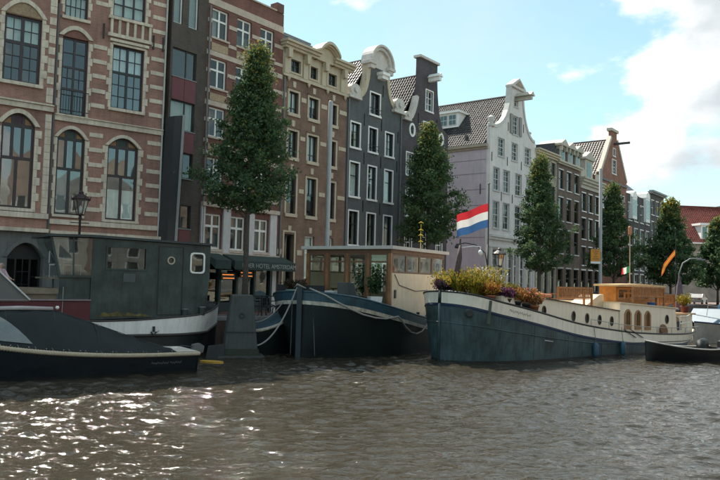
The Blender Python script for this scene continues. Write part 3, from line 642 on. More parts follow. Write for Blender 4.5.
# attic: three small windows in a cream wall under a broken cornice
attic = []
for (u0, u1) in ((-8.25, -7.4), (-6.52, -5.84), (-4.84, -4.02)):
    w = B5.window(u0, u1, 15.36, 16.12, [(0,.5,0,1,1,2), (.5,1,0,1,1,2)], BLKF, .05, .06, rec=.12, hole=False, y=-.05, glass=GLD); attic.append(opening(B5.X(u0), B5.X(u1), B5.Z(15.36), B5.Z(16.12)))
    x0, x1, a, b = B5.X(u0), B5.X(u1), B5.Z(15.36), B5.Z(16.12)
    B5.part('casing', MB().slab([(x0-.14, a-.1), (x1+.14, a-.1), (x1+.14, b+.14), (x0-.14, b+.14)], [[(x0+.004, a+.004), (x1-.004, a+.004), (x1-.004, b-.004), (x0+.004, b-.004)]], -.10, -.03), CRM, w)
B5.wall([(-8.86, 1.2), (-2.84, 1.2), (-2.84, 15.08), (-8.86, 15.08)])
B5.part('attic_wall', MB().slab([(0.0, B5.Z(15.085)), (B5.W, B5.Z(15.085)), (B5.W, B5.Z(16.6)), (0, B5.Z(16.6))], attic, -.05, .36), CRM)
B5.shell(16.6, roof=SLATE); B5.floors([4.1, 6.6, 9.8, 12.4, 14.9])
B5.box('architrave', -8.86, -2.84, -.14, -.04, 14.98, 15.14, CRM)
for u in (-8.62, -7.0, -5.3, -3.45): 
    B5.box('pilaster', u-.2, u+.2, -.16, -.04, 15.15, 16.3, CRM); 
    cn = B5.part('console', MB().slab([(B5.X(u)-.14, B5.Z(16.05)), (B5.X(u)+.14, B5.Z(16.05)), (B5.X(u)+.17, B5.Z(16.58)), (B5.X(u)-.17, B5.Z(16.58))], [], -.42, -.1), CRM)
for i in range(4): 
    u = -8.4+i*1.75
    if u < -3: B5.part('drop_ornament', MB().lathe([(.02, -.24), (.09, -.12), (.11, 0)], 8, (B5.X(u), -.1, B5.Z(14.97))), CRM)
steps = [(16.6, 16.74, .34), (16.74, 16.9, .48), (16.9, 17.04, .62)]
cornice(B5, steps, -8.86, -6.25); cornice(B5, steps, -4.45, -2.84)
# raised curved middle of the cornice
mid = MB(); N = 14; pr = [(.50, -.46), (.56, -.6), (.66, -.74)]
for (dz, y) in pr:
    o_, i_ = [], []
    for i in range(N+1):
        t = i/N; u = -6.3 + 1.9*t; zz = 16.65 + .62*math.sin(math.pi*t)**.8 if 0 < t < 1 else 16.65
        o_.append((B5.X(u), B5.Z(zz)+dz-.12)); i_.append((B5.X(u), B5.Z(zz)+dz-.30))
    mid.slab(o_ + i_[::-1], [], y, .2)
B5.part('curved_pediment', mid, CRM)
B5.part('pediment_infill', MB().slab([(B5.X(-6.25), B5.Z(16.6)), (B5.X(-4.45), B5.Z(16.6)), (B5.X(-4.45), B5.Z(16.9)), (B5.X(-4.8), B5.Z(17.45)), (B5.X(-5.9), B5.Z(17.45)), (B5.X(-6.25), B5.Z(16.9))], [], -.3, .2), CRM)
rf = B5.part('roof', MB().add([(0, .35, B5.Z(16.7)), (B5.W, .35, B5.Z(16.7)), (B5.W, 1.3, B5.Z(18.05)), (0, 1.3, B5.Z(18.05)), (0, B5.D, B5.Z(18.05)), (B5.W, B5.D, B5.Z(18.05)), (0, B5.D, B5.Z(16.6)), (B5.W, B5.D, B5.Z(16.6))], [(0,1,2,3), (3,2,5,4), (4,5,7,6), (0,3,4,6), (1,7,5,2)]), SLATE)
B5.part('gutter', MB().tube([(0, 1.25, B5.Z(18.1)), (B5.W*.62, 1.25, B5.Z(18.1))], .06, 6), LEAD, rf)

# ------------------------------------------------------------------ dark grey bell-gable house
BR_6 = brick('brick_painted_charcoal', (.132,.138,.142), (.112,.118,.122), (.09,.095,.098), .25, nv=.5)
B6 = Bld('bell_gable_house', 'charcoal grey house with white rounded pediment and scrolled gable', 'house', MO, MT, -2.83, 3.42, 14, BR_6)
sash = [(0,1,0,.62,1,1), (0,1,.62,1,1,1)]
W6 = mat('bright_white_paint', (.88,.87,.84), .5, .05, 3, streak=.08)
def win6(u0, u1, z0, z1, L, cur=None, gl=None):
    w = B6.window(u0+.07, u1-.07, z0+.06, z1-.07, L, BLKF, .05, .05, .03, rec=.13, sill=(W6, .13, .12, .10), curtain=cur, glass=gl)
    x0, x1, a, b = B6.X(u0+.07), B6.X(u1-.07), B6.Z(z0+.06), B6.Z(z1-.07)
    B6.part('casing', MB().slab([(x0-.08, a), (x1+.08, a), (x1+.08, b+.09), (x0-.08, b+.09)], [[(x0+.004, a+.004), (x1-.004, a+.004), (x1-.004, b-.004), (x0+.004, b-.004)]], -.045, .02), W6, w)
cols6 = ((-2.45, -1.33), (-.50, .56), (1.42, 2.5))
win6(-.42, .82, 14.4, 16.0, [(0,.5,0,1,1,1), (.5,1,0,1,1,1)], None, GLD)
for i, (u0, u1) in enumerate(cols6):
    win6(u0, u1, 11.83, 13.57, [(0,1,0,1,2,3)] if i != 1 else two, ('sides', CURT[0]) if i != 1 else None, GLB if i != 1 else GLD)
    win6(u0, u1, 8.6, 10.94, sash, ('full', CURT[0]) if i != 1 else ('sides', CURT[0]), GLB); win6(u0, u1, 5.43, 7.74, sash, ('sides', CURT[1]), GLD)
    win6(u0, u1, 1.6 if i == 2 else 2.4, 4.4, sash, rc(.5), GLD)
def curve(p0, p1, bulge, n=8):
    """concave gable edge from p0 to p1"""
    out = []
    for i in range(n+1):
        t = i/n; a = t*math.pi/2
        out.append((p0[0] + (p1[0]-p0[0])*math.sin(a)**bulge, p0[1] + (p1[1]-p0[1])*(1-math.cos(a))**(1/bulge)))
    return out
lc = curve((-2.0, 15.3), (-.58, 17.75), .9); rcv = curve((2.95, 15.3), (1.55, 17.75), .9)
B6.wall([(-2.83, 1.2), (3.42, 1.2), (3.42, 15.2), (2.95, 15.3)] + rcv[1:] + lc[::-1] + [(-2.83, 15.2)])
def coping(b, pts, w, m, y0=-.08, y1=.42, name='gable_coping'):
    """band of stone along a gable edge"""
    q = [Vector((b.X(u), b.Z(z))) for u, z in pts]; out, inn = [], []
    for i, p in enumerate(q):
        d = (q[min(i+1, len(q)-1)] - q[max(i-1, 0)]).normalized(); n = Vector((-d.y, d.x))
        out.append(p + n*w*.35); inn.append(p - n*w*.65)
    return b.part(name, MB().slab([tuple(p) for p in out] + [tuple(p) for p in inn][::-1], [], y0, y1, True), m)
coping(B6, lc[::-1], .34, W6 if False else CRM); coping(B6, rcv, .30, CRM)
GST2 = mat('gable_stone', (.62,.58,.53), .75, .12, 3, .25, 14, streak=.2)
def scroll(b, u, z, r, flip, m):
    mb = MB(); pts = [(b.X(u) + r*1.25*math.cos(a)*1.0, b.Z(z) + r*math.sin(a)) for a in [2*math.pi*i/18 for i in range(18)]]
    mb.slab(pts, [], -.22, .2, True); s = -1 if flip else 1
    mb.slab([(b.X(u)-r*1.3*1, b.Z(z)-r*.9), (b.X(u)+r*1.3, b.Z(z)-r*.9), (b.X(u)+r*1.6*s*.8, b.Z(z)-r*.2), (b.X(u)-r*.6*s, b.Z(z)+r*.3)][::1], [], -.18, .18, True)
    mb.tube([(b.X(u), -.32, b.Z(z)), (b.X(u), -.2, b.Z(z))], r*.42, 12)
    mb.box(b.X(u)-r*1.55, b.X(u)+r*1.55, -.26, .3, b.Z(z)-r*1.35, b.Z(z)-r*.92)
    return b.part('scroll_stone', mb, m)
scroll(B6, -2.2, 15.62, .42, False, GST2); scroll(B6, 2.9, 15.72, .46, True, GST2)
# segmental pediment
def halfring(cx, cz, ro, ri, n=18, a0=0, a1=180): return [(cx+ro*math.cos(R(a0+(a1-a0)*i/n)), cz+ro*math.sin(R(a0+(a1-a0)*i/n))) for i in range(n+1)] + [(cx+ri*math.cos(R(a1-(a1-a0)*i/n)), cz+ri*math.sin(R(a1-(a1-a0)*i/n))) for i in range(n+1)]
cx_, cz_ = B6.X(.52), B6.Z(18.0)
pd = B6.part('pediment', MB().slab([(cx_+1.08*math.cos(R(a)), cz_+1.08*math.sin(R(a))) for a in range(0, 181, 10)], [], -.1, .4, True).box(cx_-1.08, cx_+1.08, -.10, .4, cz_-.30, cz_), GST2)
for (ro, ri, y) in ((1.22, .98, -.3), (1.34, 1.20, -.44)): B6.part('arch_moulding', MB().slab(halfring(cx_, cz_-.02, ro, ri), [], y, .5, True), GST2, pd)
B6.part('cornice_block', MB().box(cx_-1.46, cx_-.75, -.42, .45, cz_-.22, cz_-.03).box(cx_-1.32, cx_-.82, -.32, .42, cz_-.5, cz_-.22), GST2, pd)
B6.part('cornice_block', MB().box(cx_+.75, cx_+1.46, -.42, .45, cz_-.22, cz_-.03).box(cx_+.82, cx_+1.32, -.32, .42, cz_-.5, cz_-.22), GST2, pd)
B6.part('hoist_beam_head', MB().box(cx_-.2, cx_+.65, -.55, .1, cz_-.75, cz_-.55).box(cx_-.1, cx_+.55, -.45, .1, cz_-1.0, cz_-.75), W6, pd)
B6.shell(14.6); gable_roof(B6, 14.6, 18.45, TILE); B6.floors([4.9, 8.1, 11.3, 14.1])
for (u, z) in ((-2.62, 14.3), (-.9, 16.3), (1.1, 16.3), (-.95, 13.9), (1.0, 13.9), (3.0, 13.4), (-2.65, 11.3), (-.9, 11.3), (1.0, 11.3), (2.95, 11.3), (-2.65, 8.1), (-.9, 8.1), (1.0, 8.1)): B6.anchor(u, z, .8)
B6.part('window_guard', MB().tube([(B6.X(-.5), -.12, B6.Z(14.85)), (B6.X(.9), -.12, B6.Z(14.85))], .02, 5).tube([(B6.X(-.5), -.12, B6.Z(14.6)), (B6.X(.9), -.12, B6.Z(14.6))], .02, 5), IRON)
B6.part('window_guard', MB().tube([(B6.X(-.55), -.12, B6.Z(12.3)), (B6.X(.65), -.12, B6.Z(12.3))], .02, 5).tube([(B6.X(-.55), -.12, B6.Z(12.05)), (B6.X(.65), -.12, B6.Z(12.05))], .02, 5), IRON)

# ------------------------------------------------------------------ dark neck-gable house with hoist beam
BR_7 = brick('brick_purple_black', (.100,.088,.096), (.082,.073,.081), (.075,.068,.074), .15)
B7 = Bld('hoist_gable_house', 'blackish purple gabled house with white hoist beam behind the second tree', 'house', MO, MT, 3.45, 9.95, 12, BR_7)
W7 = W6
def winS(b, u0, u1, z0, z1, L, fm=None, sm=None, cur='r', gl=None, casing=True, fw=.06):
    w = b.window(u0+.06, u1-.06, z0+.05, z1-.06, L, fm or W7, fw, .06, .03, rec=.10, sill=(sm or W7, .12, .1, .08), curtain=rc(.7) if cur == 'r' else cur, glass=gl or GLD)
    if casing:
        x0, x1, a, bb = b.X(u0+.06), b.X(u1-.06), b.Z(z0+.05), b.Z(z1-.06)
        b.part('casing', MB().slab([(x0-.07, a), (x1+.07, a), (x1+.07, bb+.08), (x0-.07, bb+.08)], [[(x0+.004, a+.004), (x1-.004, a+.004), (x1-.004, bb-.004), (x0+.004, bb-.004)]], -.04, .02), sm or W7, w)
    return w
g8 = [(0,1,0,.5,2,2), (0,1,.5,1,2,2)]
winS(B7, 6.5, 7.6, 16.1, 17.75, [(0,.5,0,1,1,3), (.5,1,0,1,1,3)])
winS(B7, 6.25, 7.55, 13.6, 15.25, [(0,.5,0,1,1,3), (.5,1,0,1,1,3)])
for z0, z1 in ((10.9, 12.6), (7.9, 10.0), (5.0, 7.1)):
    for u0 in (4.05, 6.2, 8.3): winS(B7, u0, u0+.98, z0, z1, g8)
for u in (4.78, 8.8):
    pts = [(B7.X(u)+.24*math.cos(2*math.pi*i/18), B7.Z(14.28)+.36*math.sin(2*math.pi*i/18)) for i in range(18)]
    B7.holes.append(pts)
    ov = B7.part('oval_window', MB().slab([(B7.X(u)+.40*math.cos(2*math.pi*i/18), B7.Z(14.28)+.52*math.sin(2*math.pi*i/18)) for i in range(18)], [pts], -.06, .1), W7)
    B7.part('pane', MB().slab(pts, [], .08, .09), GLD, ov)
l7 = curve((4.2, 14.95), (5.7, 19.4), 1.0); r7 = curve((9.5, 14.95), (8.15, 19.4), 1.0)
B7.wall([(3.45, 1.2), (9.95, 1.2), (9.95, 14.8), (9.5, 14.95)] + r7[1:] + [(8.15, 19.95), (5.7, 19.95)] + l7[::-1] + [(3.45, 14.8)])
coping(B7, l7[:6][::-1], .26, GST2)
scroll(B7, 3.95, 15.2, .28, False, GST2)
B7.part('gable_cap', MB().box(B7.X(5.55), B7.X(8.3), -.14, .5, B7.Z(19.96), B7.Z(20.14)), GST2)
B7.part('hoist_beam', MB().box(B7.X(6.85), B7.X(7.15), -1.0, .3, B7.Z(18.35), B7.Z(18.65)).slab([(B7.X(6.7), B7.Z(18.66)), (B7.X(7.3), B7.Z(18.66)), (B7.X(7.0), B7.Z(18.95))], [], -1.05, .2, True), W7)
B7.shell(14.4); gable_roof(B7, 14.4, 18.9, TILE); B7.floors([4.5, 7.5, 10.5, 13.3])
for (u, z) in ((5.6, 15.3), (8.2, 15.3), (5.5, 12.9), (7.8, 12.9)): B7.anchor(u, z, .8)

PIPE = mat('zinc_pipe', (.16,.165,.165), .5, .15, 3)
for b_, u_, zt_ in ((B5, -8.72, 14.9), (B6, -2.70, 15.0), (B6, 3.30, 15.0), (B4, -14.40, 17.3)):
    b_.part('drainpipe', MB().tube([(b_.X(u_), -.08, b_.Z(1.3)), (b_.X(u_), -.08, b_.Z(zt_))], .05, 8), PIPE)

# ------------------------------------------------------------------ white gabled corner house with the long tiled roof
WP = brick('brick_painted_white', (.82,.775,.75), (.77,.73,.705), (.66,.63,.61), .2, nv=.35)
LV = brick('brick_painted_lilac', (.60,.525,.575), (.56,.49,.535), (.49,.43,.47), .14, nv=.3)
B9 = Bld('white_gable_house', 'white painted corner house with lilac side wall and long tiled roof', 'house', MO, MT, 17.0, 26.45, 30, WP)
GRF = mat('grey_white_sash', (.64,.62,.59), .5, .08, 3)
SILL9 = mat('pale_grey_sill', (.52,.50,.49), .6, .1, 3)
def win9(u0, u1, z0, z1, L=None): return winS(B9, u0, u1, z0, z1, L or [(0,1,0,.5,2,2), (0,1,.5,1,2,2)], GRF, SILL9, casing=True, fw=.08)
w = win9(21.3, 22.5, 17.0, 18.8)
for (a, b) in ((20.72, 21.22), (22.6, 23.1)): B9.box('shutter', a, b, -.10, -.05, 17.0, 18.8, mat('shutter_grey', (.25,.235,.22), .6, .15, 4))
win9(21.5, 22.35, 19.6, 20.6, [(0,1,0,1,1,2)])
for (u0, u1) in ((18.4, 19.72), (21.12, 22.42), (23.9, 25.25)): win9(u0, u1, 14.55, 16.25)
for (u0, u1) in ((17.6, 18.85), (19.5, 20.85), (21.95, 23.35), (24.3, 25.6)):
    win9(u0, u1, 11.38, 13.5); win9(u0, u1, 8.05, 10.52)
for (u0, u1) in ((17.75, 18.7), (19.0, 19.95), (20.8, 21.6), (23.0, 24.1), (24.6, 25.7)): B9.window(u0, u1, 2.6, 6.3, [(0,1,0,.55,1,3), (0,1,.55,1,2,2)], GRF, .09, .1, rec=.12, glass=GLD)
B9.window(21.75, 22.75, 1.25, 6.3, [(0,.5,.05,.72,1,4), (.5,1,.05,.72,1,4), (0,1,.72,1,2,1)], GRF, .1, .12, rec=.18, name='door', glass=GLD)
l9 = curve((17.35, 17.0), (20.95, 21.3), 1.0); r9 = curve((26.1, 17.0), (23.35, 21.3), 1.0)
B9.wall([(17.0, 1.2), (26.45, 1.2), (26.45, 16.9), (26.1, 17.0)] + r9[1:] + l9[::-1] + [(17.0, 16.9)])
coping(B9, l9[::-1], .30, mat('pale_coping', (.58,.55,.52), .7, .1, 3)); coping(B9, r9, .26, MATS['pale_coping'])
B9.part('gable_cap', MB().slab([(B9.X(20.7), B9.Z(21.3)), (B9.X(23.6), B9.Z(21.3)), (B9.X(23.6), B9.Z(21.5)), (B9.X(22.15), B9.Z(22.35)), (B9.X(20.7), B9.Z(21.5))], [], -.25, .45, True), MATS['pale_coping'])
B9.part('gable_cap_panel', MB().slab([(B9.X(21.3), B9.Z(21.55)), (B9.X(23.0), B9.Z(21.55)), (B9.X(22.15), B9.Z(22.1))], [], -.32, -.2, True), mat('ochre_stone', (.36,.27,.19), .8))
B9.part('hoist_beam', MB().box(B9.X(22.0), B9.X(22.3), -1.5, .3, B9.Z(20.2), B9.Z(20.55)).slab([(B9.X(21.7), B9.Z(20.56)), (B9.X(22.6), B9.Z(20.56)), (B9.X(22.15), B9.Z(20.95))], [], -1.6, .2, True), mat('beam_cream', (.50,.46,.38), .7))
B9.part('shoulder_urn', MB().lathe([(.32, 0), (.32, .25), (.2, .3), (.28, .55), (.3, .8), (.16, .95), (.05, 1.0)], 12, (B9.X(17.3), .1, B9.Z(16.95))), MATS['pale_coping'])
W_, D_ = B9.W, B9.D
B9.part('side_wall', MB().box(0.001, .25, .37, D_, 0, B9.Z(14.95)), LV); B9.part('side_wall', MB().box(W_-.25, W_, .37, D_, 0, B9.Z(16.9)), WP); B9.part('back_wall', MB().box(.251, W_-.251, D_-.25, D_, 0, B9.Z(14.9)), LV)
B9.part('room_partition', MB().box(.253, W_-.253, 2.6, 2.7, 0, B9.Z(16.5)), ROOM); B9.floors([7.4, 10.9, 14.0])
B9.part('side_cornice', MB().box(-.12, .25, .2, D_, B9.Z(14.96), B9.Z(15.15)).box(-.3, .25, .2, D_, B9.Z(15.15), B9.Z(15.4)), mat('weathered_cream', (.40,.35,.27), .7, .15, 2))
for z in (7.2, 8.6, 10.0, 11.4, 12.8, 14.0): B9.part('plank_joint', MB().box(-.012, .01, .4, D_, B9.Z(z), B9.Z(z)+.05), mat('lilac_joint_dark', (.26,.22,.255), .8))  # level joints drawn as thin strips of darker lilac
ze, zr, xr = B9.Z(15.4), B9.Z(20.75), B9.X(22.15)
rf = B9.part('roof', MB().add([(-.25, .37, ze-.02), (-.25, D_, ze-.02), (xr, D_, zr), (xr, .37, zr), (W_, .37, B9.Z(16.6)), (W_, D_, B9.Z(16.6)), (W_, D_, ze)], [(0,1,2,3), (3,2,5,4), (1,6,5,2)]), SLATE)
sl = math.hypot(xr+.25, zr-ze); nr = int(sl/.36)
pantiles(rf, 'roof_tiles', (-.25, .40, ze), (0,1,0), (xr+.25, 0, zr-ze), int((D_-.4)/.25), nr, .25, sl/nr, TILE)
MB().tube([(xr, .37, zr+.03), (xr, D_, zr+.03)], .13, 8).build('ridge_tiles', TILE, rf)
# dormer on the long roof
dm = B9.part('dormer', MB().box(1.9, 4.6, 4.3, 6.5, 16.5, 17.85).box(1.65, 4.7, 4.1, 6.7, 17.85, 18.05), W6)
for k in range(2): 
    fr_ = MB().box(1.85, 1.91, 4.5+k*.95, 5.35+k*.95, 16.7, 17.72).build('dormer_window', GRF, dm)
    for a in range(2):
        for c in range(2): MB().box(1.83, 1.835, 4.57+k*.95+a*.38, 4.90+k*.95+a*.38, 16.76+c*.48, 17.18+c*.48).build('pane', GLD, fr_)
B9.box('shop_cornice', 17.0, 26.45, -.30, .02, 7.3, 7.5, GRF); B9.box('shop_cornice', 17.0, 26.45, -.18, .02, 7.08, 7.29, GRF); B9.box('shop_cornice', 17.0, 26.45, -.10, .02, 6.4, 6.55, GRF)
for u in (17.25, 18.85, 20.3, 21.65, 22.9, 24.35, 26.1): B9.box('pilaster', u-.13, u+.13, -.10, .02, 1.25, 6.39, GRF)
for (u, z) in ((17.3, 14.3), (20.3, 14.3), (23.2, 14.3), (25.9, 14.3), (19.2, 11.0), (21.4, 11.0), (23.8, 11.0), (20.4, 17.5), (23.6, 17.9)): B9.anchor(u, z, .8)
for y_ in (.9, 8, 12.5): B9.part('wall_anchor', MB().box(-.05, .01, y_-.03, y_+.03, B9.Z(11.0), B9.Z(11.9)), IRON)

# ------------------------------------------------------------------ houses farther down the row
def row_house(name, label, u0, u1, ztop, wm, cols, rows, fm, L, sm, depth=10, wallmat=None, ground=None, roof=SLATE):
    b = Bld(name, label, 'house', MO, MT, u0, u1, depth, wm)
    n = cols; w = (u1-u0)/n
    for (z0, z1) in rows:
        for i in range(n):
            c = u0 + w*(i+.5); b.window(c-w*.28, c+w*.28, z0, z1, L, fm, .08, .08, .04, rec=.12, sill=(sm, .12, .1, .1), lintel=(sm, .12, .06, .04), curtain=rc(.6), glass=GLD)
    for i in range(n):
        c = u0 + w*(i+.5); b.window(c-w*.30, c+w*.30, 1.9 if i else 1.25, 5.0, [(0,1,0,.68,1,1), (0,1,.68,1,1,1)], fm, .09, .09, rec=.14, glass=GLD, name='window' if i else 'door', lintel=(sm, .14, .08, .06))
    b.wall([(u0, 1.2), (u1, 1.2), (u1, ztop), (u0, ztop)]); b.shell(ztop-.1, roof=roof); b.floors([z0-.6 for z0, _ in rows])
    return b
BR_10 = brick('brick_cream', (.42,.385,.32), (.38,.35,.295), (.34,.31,.26), .2)
DKG = mat('dark_grey_paint', (.06,.06,.058), .5, .15, 3)
B10 = row_house('cream_house', 'low cream plastered house right beside the white gabled house', 26.5, 31.65, 16.3, BR_10, 3, ((14.3, 15.7), (11.3, 13.3), (8.1, 10.3), (5.5, 7.5)), DKG, [(0,.5,0,1,1,2), (.5,1,0,1,1,2)], CRM)
cornice(B10, [(16.0, 16.2, .2), (16.2, 16.4, .35), (16.4, 16.55, .5)], 26.5, 31.65)
d10 = B10.box('dormer', 27.2, 29.6, 2.2, 5, 16.3, 18.7, mat('dormer_lead', (.16,.165,.17), .6)); B10.box('dormer_roof', 27.0, 29.8, 2.0, 5.1, 18.71, 18.9, mat('zinc', (.33,.35,.36), .5), d10)
for u in (27.35, 28.5): B10.box('pane', u, u+.95, 2.17, 2.18, 17.0, 18.5, GLD, d10)
BR_11 = brick('brick_taupe', (.21,.15,.118), (.175,.128,.103), (.16,.13,.11), .15)
B11 = row_house('taupe_house', 'taupe brick house with three cream attic dormers beside the third tree', 31.7, 38.2, 16.0, BR_11, 3, ((13.3, 15.3), (10.0, 12.4), (6.6, 9.0)), DKG, [(0,1,0,.55,1,1), (0,1,.55,1,1,1)], GRF)
CR2 = mat('dull_cream', (.50,.46,.38), .65, .1, 2, streak=.2)
cornice(B11, [(15.85, 16.02, .22), (16.02, 16.2, .38)], 31.7, 38.2, m=CR2)
for i in range(3):
    c = 32.8 + i*2.15; d = B11.box('attic_dormer', c-.62, c+.62, -.15, 2.4, 16.2, 17.75, CR2)
    B11.part('dormer_pediment', MB().slab([(B11.X(c)-.95, B11.Z(17.76)), (B11.X(c)+.95, B11.Z(17.76)), (B11.X(c)+.95, B11.Z(17.98)), (B11.X(c), B11.Z(18.5)), (B11.X(c)-.95, B11.Z(17.98))], [], -.45, 2.2, True), CR2, d)
    B11.part('dormer_window', MB().box(B11.X(c)-.36, B11.X(c)+.36, -.17, -.16, B11.Z(16.4), B11.Z(17.6)), GLD, d)
    B11.part('bracket', MB().box(B11.X(c)-.72, B11.X(c)-.5, -.40, -.1, B11.Z(17.25), B11.Z(17.75)).box(B11.X(c)+.5, B11.X(c)+.72, -.40, -.1, B11.Z(17.25), B11.Z(17.75)), CR2, d)
B11.box('attic_wall', 31.75, 38.15, .0, .3, 16.2, 17.4, SLATE); B11.box('attic_roof', 31.75, 38.15, .31, 9, 16.0, 18.0, SLATE)
BR_12 = brick('brick_umber', (.16,.11,.085), (.13,.092,.074), (.13,.11,.09), .15)
B12 = row_house('umber_house', 'umber brick house with cream frieze and single dormer left of the lamp post', 38.25, 44.5, 15.2, BR_12, 3, ((11.6, 13.6), (8.5, 10.8), (5.6, 7.6)), DKG, [(0,1,0,.5,1,1), (0,1,.5,1,1,1)], W6)
cornice(B12, [(14.1, 14.5, .12), (14.5, 14.8, .3), (14.8, 15.1, .5), (15.1, 15.3, .65)], 38.25, 44.5, m=CR2)
d12 = B12.box('dormer', 40.2, 42.6, .2, 4, 15.3, 17.6, CR2); B12.part('dormer_pediment', MB().slab([(B12.X(39.9), B12.Z(17.61)), (B12.X(42.9), B12.Z(17.61)), (B12.X(42.9), B12.Z(17.85)), (B12.X(41.4), B12.Z(18.6)), (B12.X(39.9), B12.Z(17.85))], [], 0, 4, True), CR2, d12)
B12.box('dormer_window', 40.75, 42.05, .17, .19, 15.5, 17.3, GLD, d12)
for u in (38.6, 43.2): B12.box('roof_balustrade', u, u+1.1, .05, .15, 15.3, 16.3, CR2)
B12.box('slate_attic', 38.3, 44.4, 1.5, 9, 15.2, 17.2, SLATE)
BR_13 = brick('brick_orange_red', (.36,.15,.10), (.29,.12,.085), (.24,.18,.14), .15)
B13 = Bld('red_gable_house', 'red brick house with steep pointed gable behind the fourth tree', 'house', MO, MT, 44.55, 54.2, 20, BR_13)
for (z0, z1) in ((12.6, 14.8), (9.3, 11.6), (6.0, 8.4)):
    for u0 in (45.3, 48.5, 51.8): winS(B13, u0, u0+1.5, z0, z1, g8, W6, W6)
winS(B13, 48.6, 50.2, 17.1, 18.9, g8, W6, W6); winS(B13, 48.9, 49.9, 19.3, 20.3, [(0,1,0,1,2,1)], W6, W6)
B13.wall([(44.55, 1.2), (54.2, 1.2), (54.2, 16.6), (50.4, 21.5), (50.4, 22.3), (48.4, 22.3), (48.4, 21.5), (44.55, 16.6)])
coping(B13, [(48.35, 21.5), (44.55, 16.6)], .4, CR2); coping(B13, [(54.2, 16.6), (50.45, 21.5)], .4, CR2)
B13.box('gable_cap', 48.1, 50.7, -.15, .5, 22.31, 22.65, CR2); B13.part('hoist_beam', MB().box(B13.X(49.25), B13.X(49.55), -1.9, .2, B13.Z(20.7), B13.Z(20.95)), DKG)
B13.part('string_course', MB().box(0, B13.W, -.12, .02, B13.Z(15.9), B13.Z(16.15)), DKG)
B13.shell(16.4); gable_roof(B13, 16.4, 21.4, TILE2, .33, .42, both=False); B13.floors([5.6, 8.9, 12.1, 15.3])
BR_14 = brick('brick_anthracite', (.11,.097,.095), (.092,.082,.082), (.085,.078,.075), .15)
B14 = row_house('anthracite_house', 'anthracite brick block with tall white bay windows behind the fifth tree', 54.3, 64.5, 15.4, BR_14, 4, ((12.0, 14.2), (8.8, 11.0), (5.6, 7.7)), W6, [(0,1,0,.5,1,1), (0,1,.5,1,1,1)], W6, depth=12)
for (u, zt) in ((56.6, 15.7), (62.4, 16.2)):
    w = B14.box('bay', u-.9, u+.9, -.35, .3, 12.2, zt-.7, W6)
    B14.part('bay_top', MB().slab([(B14.X(u)-.95, B14.Z(zt-.7)), (B14.X(u)+.95, B14.Z(zt-.7)), (B14.X(u)+.7, B14.Z(zt-.1)), (B14.X(u), B14.Z(zt+.2)), (B14.X(u)-.7, B14.Z(zt-.1))], [], -.38, 2.5, True), W6, w)
    for du in (-.78, .08): B14.box('pane', u+du, u+du+.7, -.36, -.352, 12.6, zt-1.0, GLD, w)
B14.part('roof', MB().add([(0, .3, B14.Z(15.42)), (B14.W, .3, B14.Z(15.42)), (B14.W, 3.5, B14.Z(18.2)), (0, 3.5, B14.Z(18.2)), (0, 12, B14.Z(18.2)), (B14.W, 12, B14.Z(18.2)), (0, 12, B14.Z(15.4)), (B14.W, 12, B14.Z(15.4))], [(0,1,2,3), (3,2,5,4), (4,5,7,6), (0,3,4,6), (1,7,5,2)]), SLATE)
B15 = row_house('end_house', 'narrow dark brick house at the far end of the row', 64.6, 71.4, 16.8, BR_14, 3, ((13.6, 15.6), (10.2, 12.6), (6.6, 9.0)), W6, [(0,1,0,.5,1,1), (0,1,.5,1,1,1)], W6)
cornice(B15, [(16.5, 16.7, .3), (16.7, 16.95, .5)], 64.6, 71.4, m=LEAD)

# far cross-wise house with the red roof
TH = R(8); FO = Vector((40, 128, 0))
BF = Bld('red_roof_house', 'far cream house with broad red tiled roof and white dormer at the right edge', 'house', FO, TH, 0, 34, 12, brick('brick_far_cream', (.44,.38,.31), (.40,.35,.29), (.36,.32,.27), .2))
for (z0, z1) in ((8.0, 10.2), (4.2, 6.8)):
    for i in range(8): BF.window(1.6+i*4.1, 3.2+i*4.1, z0, z1, g8, W6, .1, .1, .05, sill=(W6, .15, .1, .1), glass=GLD, curtain=rc(.5))
BF.wall([(0, 1.2), (34, 1.2), (34, 11.9), (0, 11.9)]); BF.shell(11.8); BF.floors([3.6, 7.2])
rf = BF.part('roof', MB().add([(-.3, -.4, BF.Z(11.9)), (31.5, -.4, BF.Z(11.9)), (31.5, 5.5, BF.Z(19.2)), (-.3, 5.5, BF.Z(19.2)), (-.3, 12, BF.Z(11.9)), (31.5, 12, BF.Z(11.9))], [(0,1,2,3), (3,2,5,4), (0,3,4), (1,5,2)]), SLATE)
sl = math.hypot(5.9, 7.3); pantiles(rf, 'roof_tiles', (-.3, -.4, BF.Z(11.95)), (1,0,0), (0, 5.9, 7.3), 79, 22, .402, sl/22, TILER)
MB().tube([(-.3, 5.5, BF.Z(19.25)), (31.5, 5.5, BF.Z(19.25))], .18, 8).build('ridge_tiles', TILER, rf)
BF.part('gutter', MB().box(-.3, 34, -.7, -.4, BF.Z(11.7), BF.Z(11.95)), W6)
df = BF.part('dormer', MB().box(23.0, 27.0, .1, 5, BF.Z(12.3), BF.Z(15.2)).box(22.6, 27.4, -.3, 5.2, BF.Z(15.2), BF.Z(15.6)), W6)
for k in range(3): MB().box(23.3+k*1.2, 24.2+k*1.2, .08, .09, BF.Z(12.7), BF.Z(14.9)).build('pane', GLD, df)
BF.part('gable_tower', MB().box(31.52, 34, -.5, 8, 0, BF.Z(19.8)), MATS['slate_roof'])

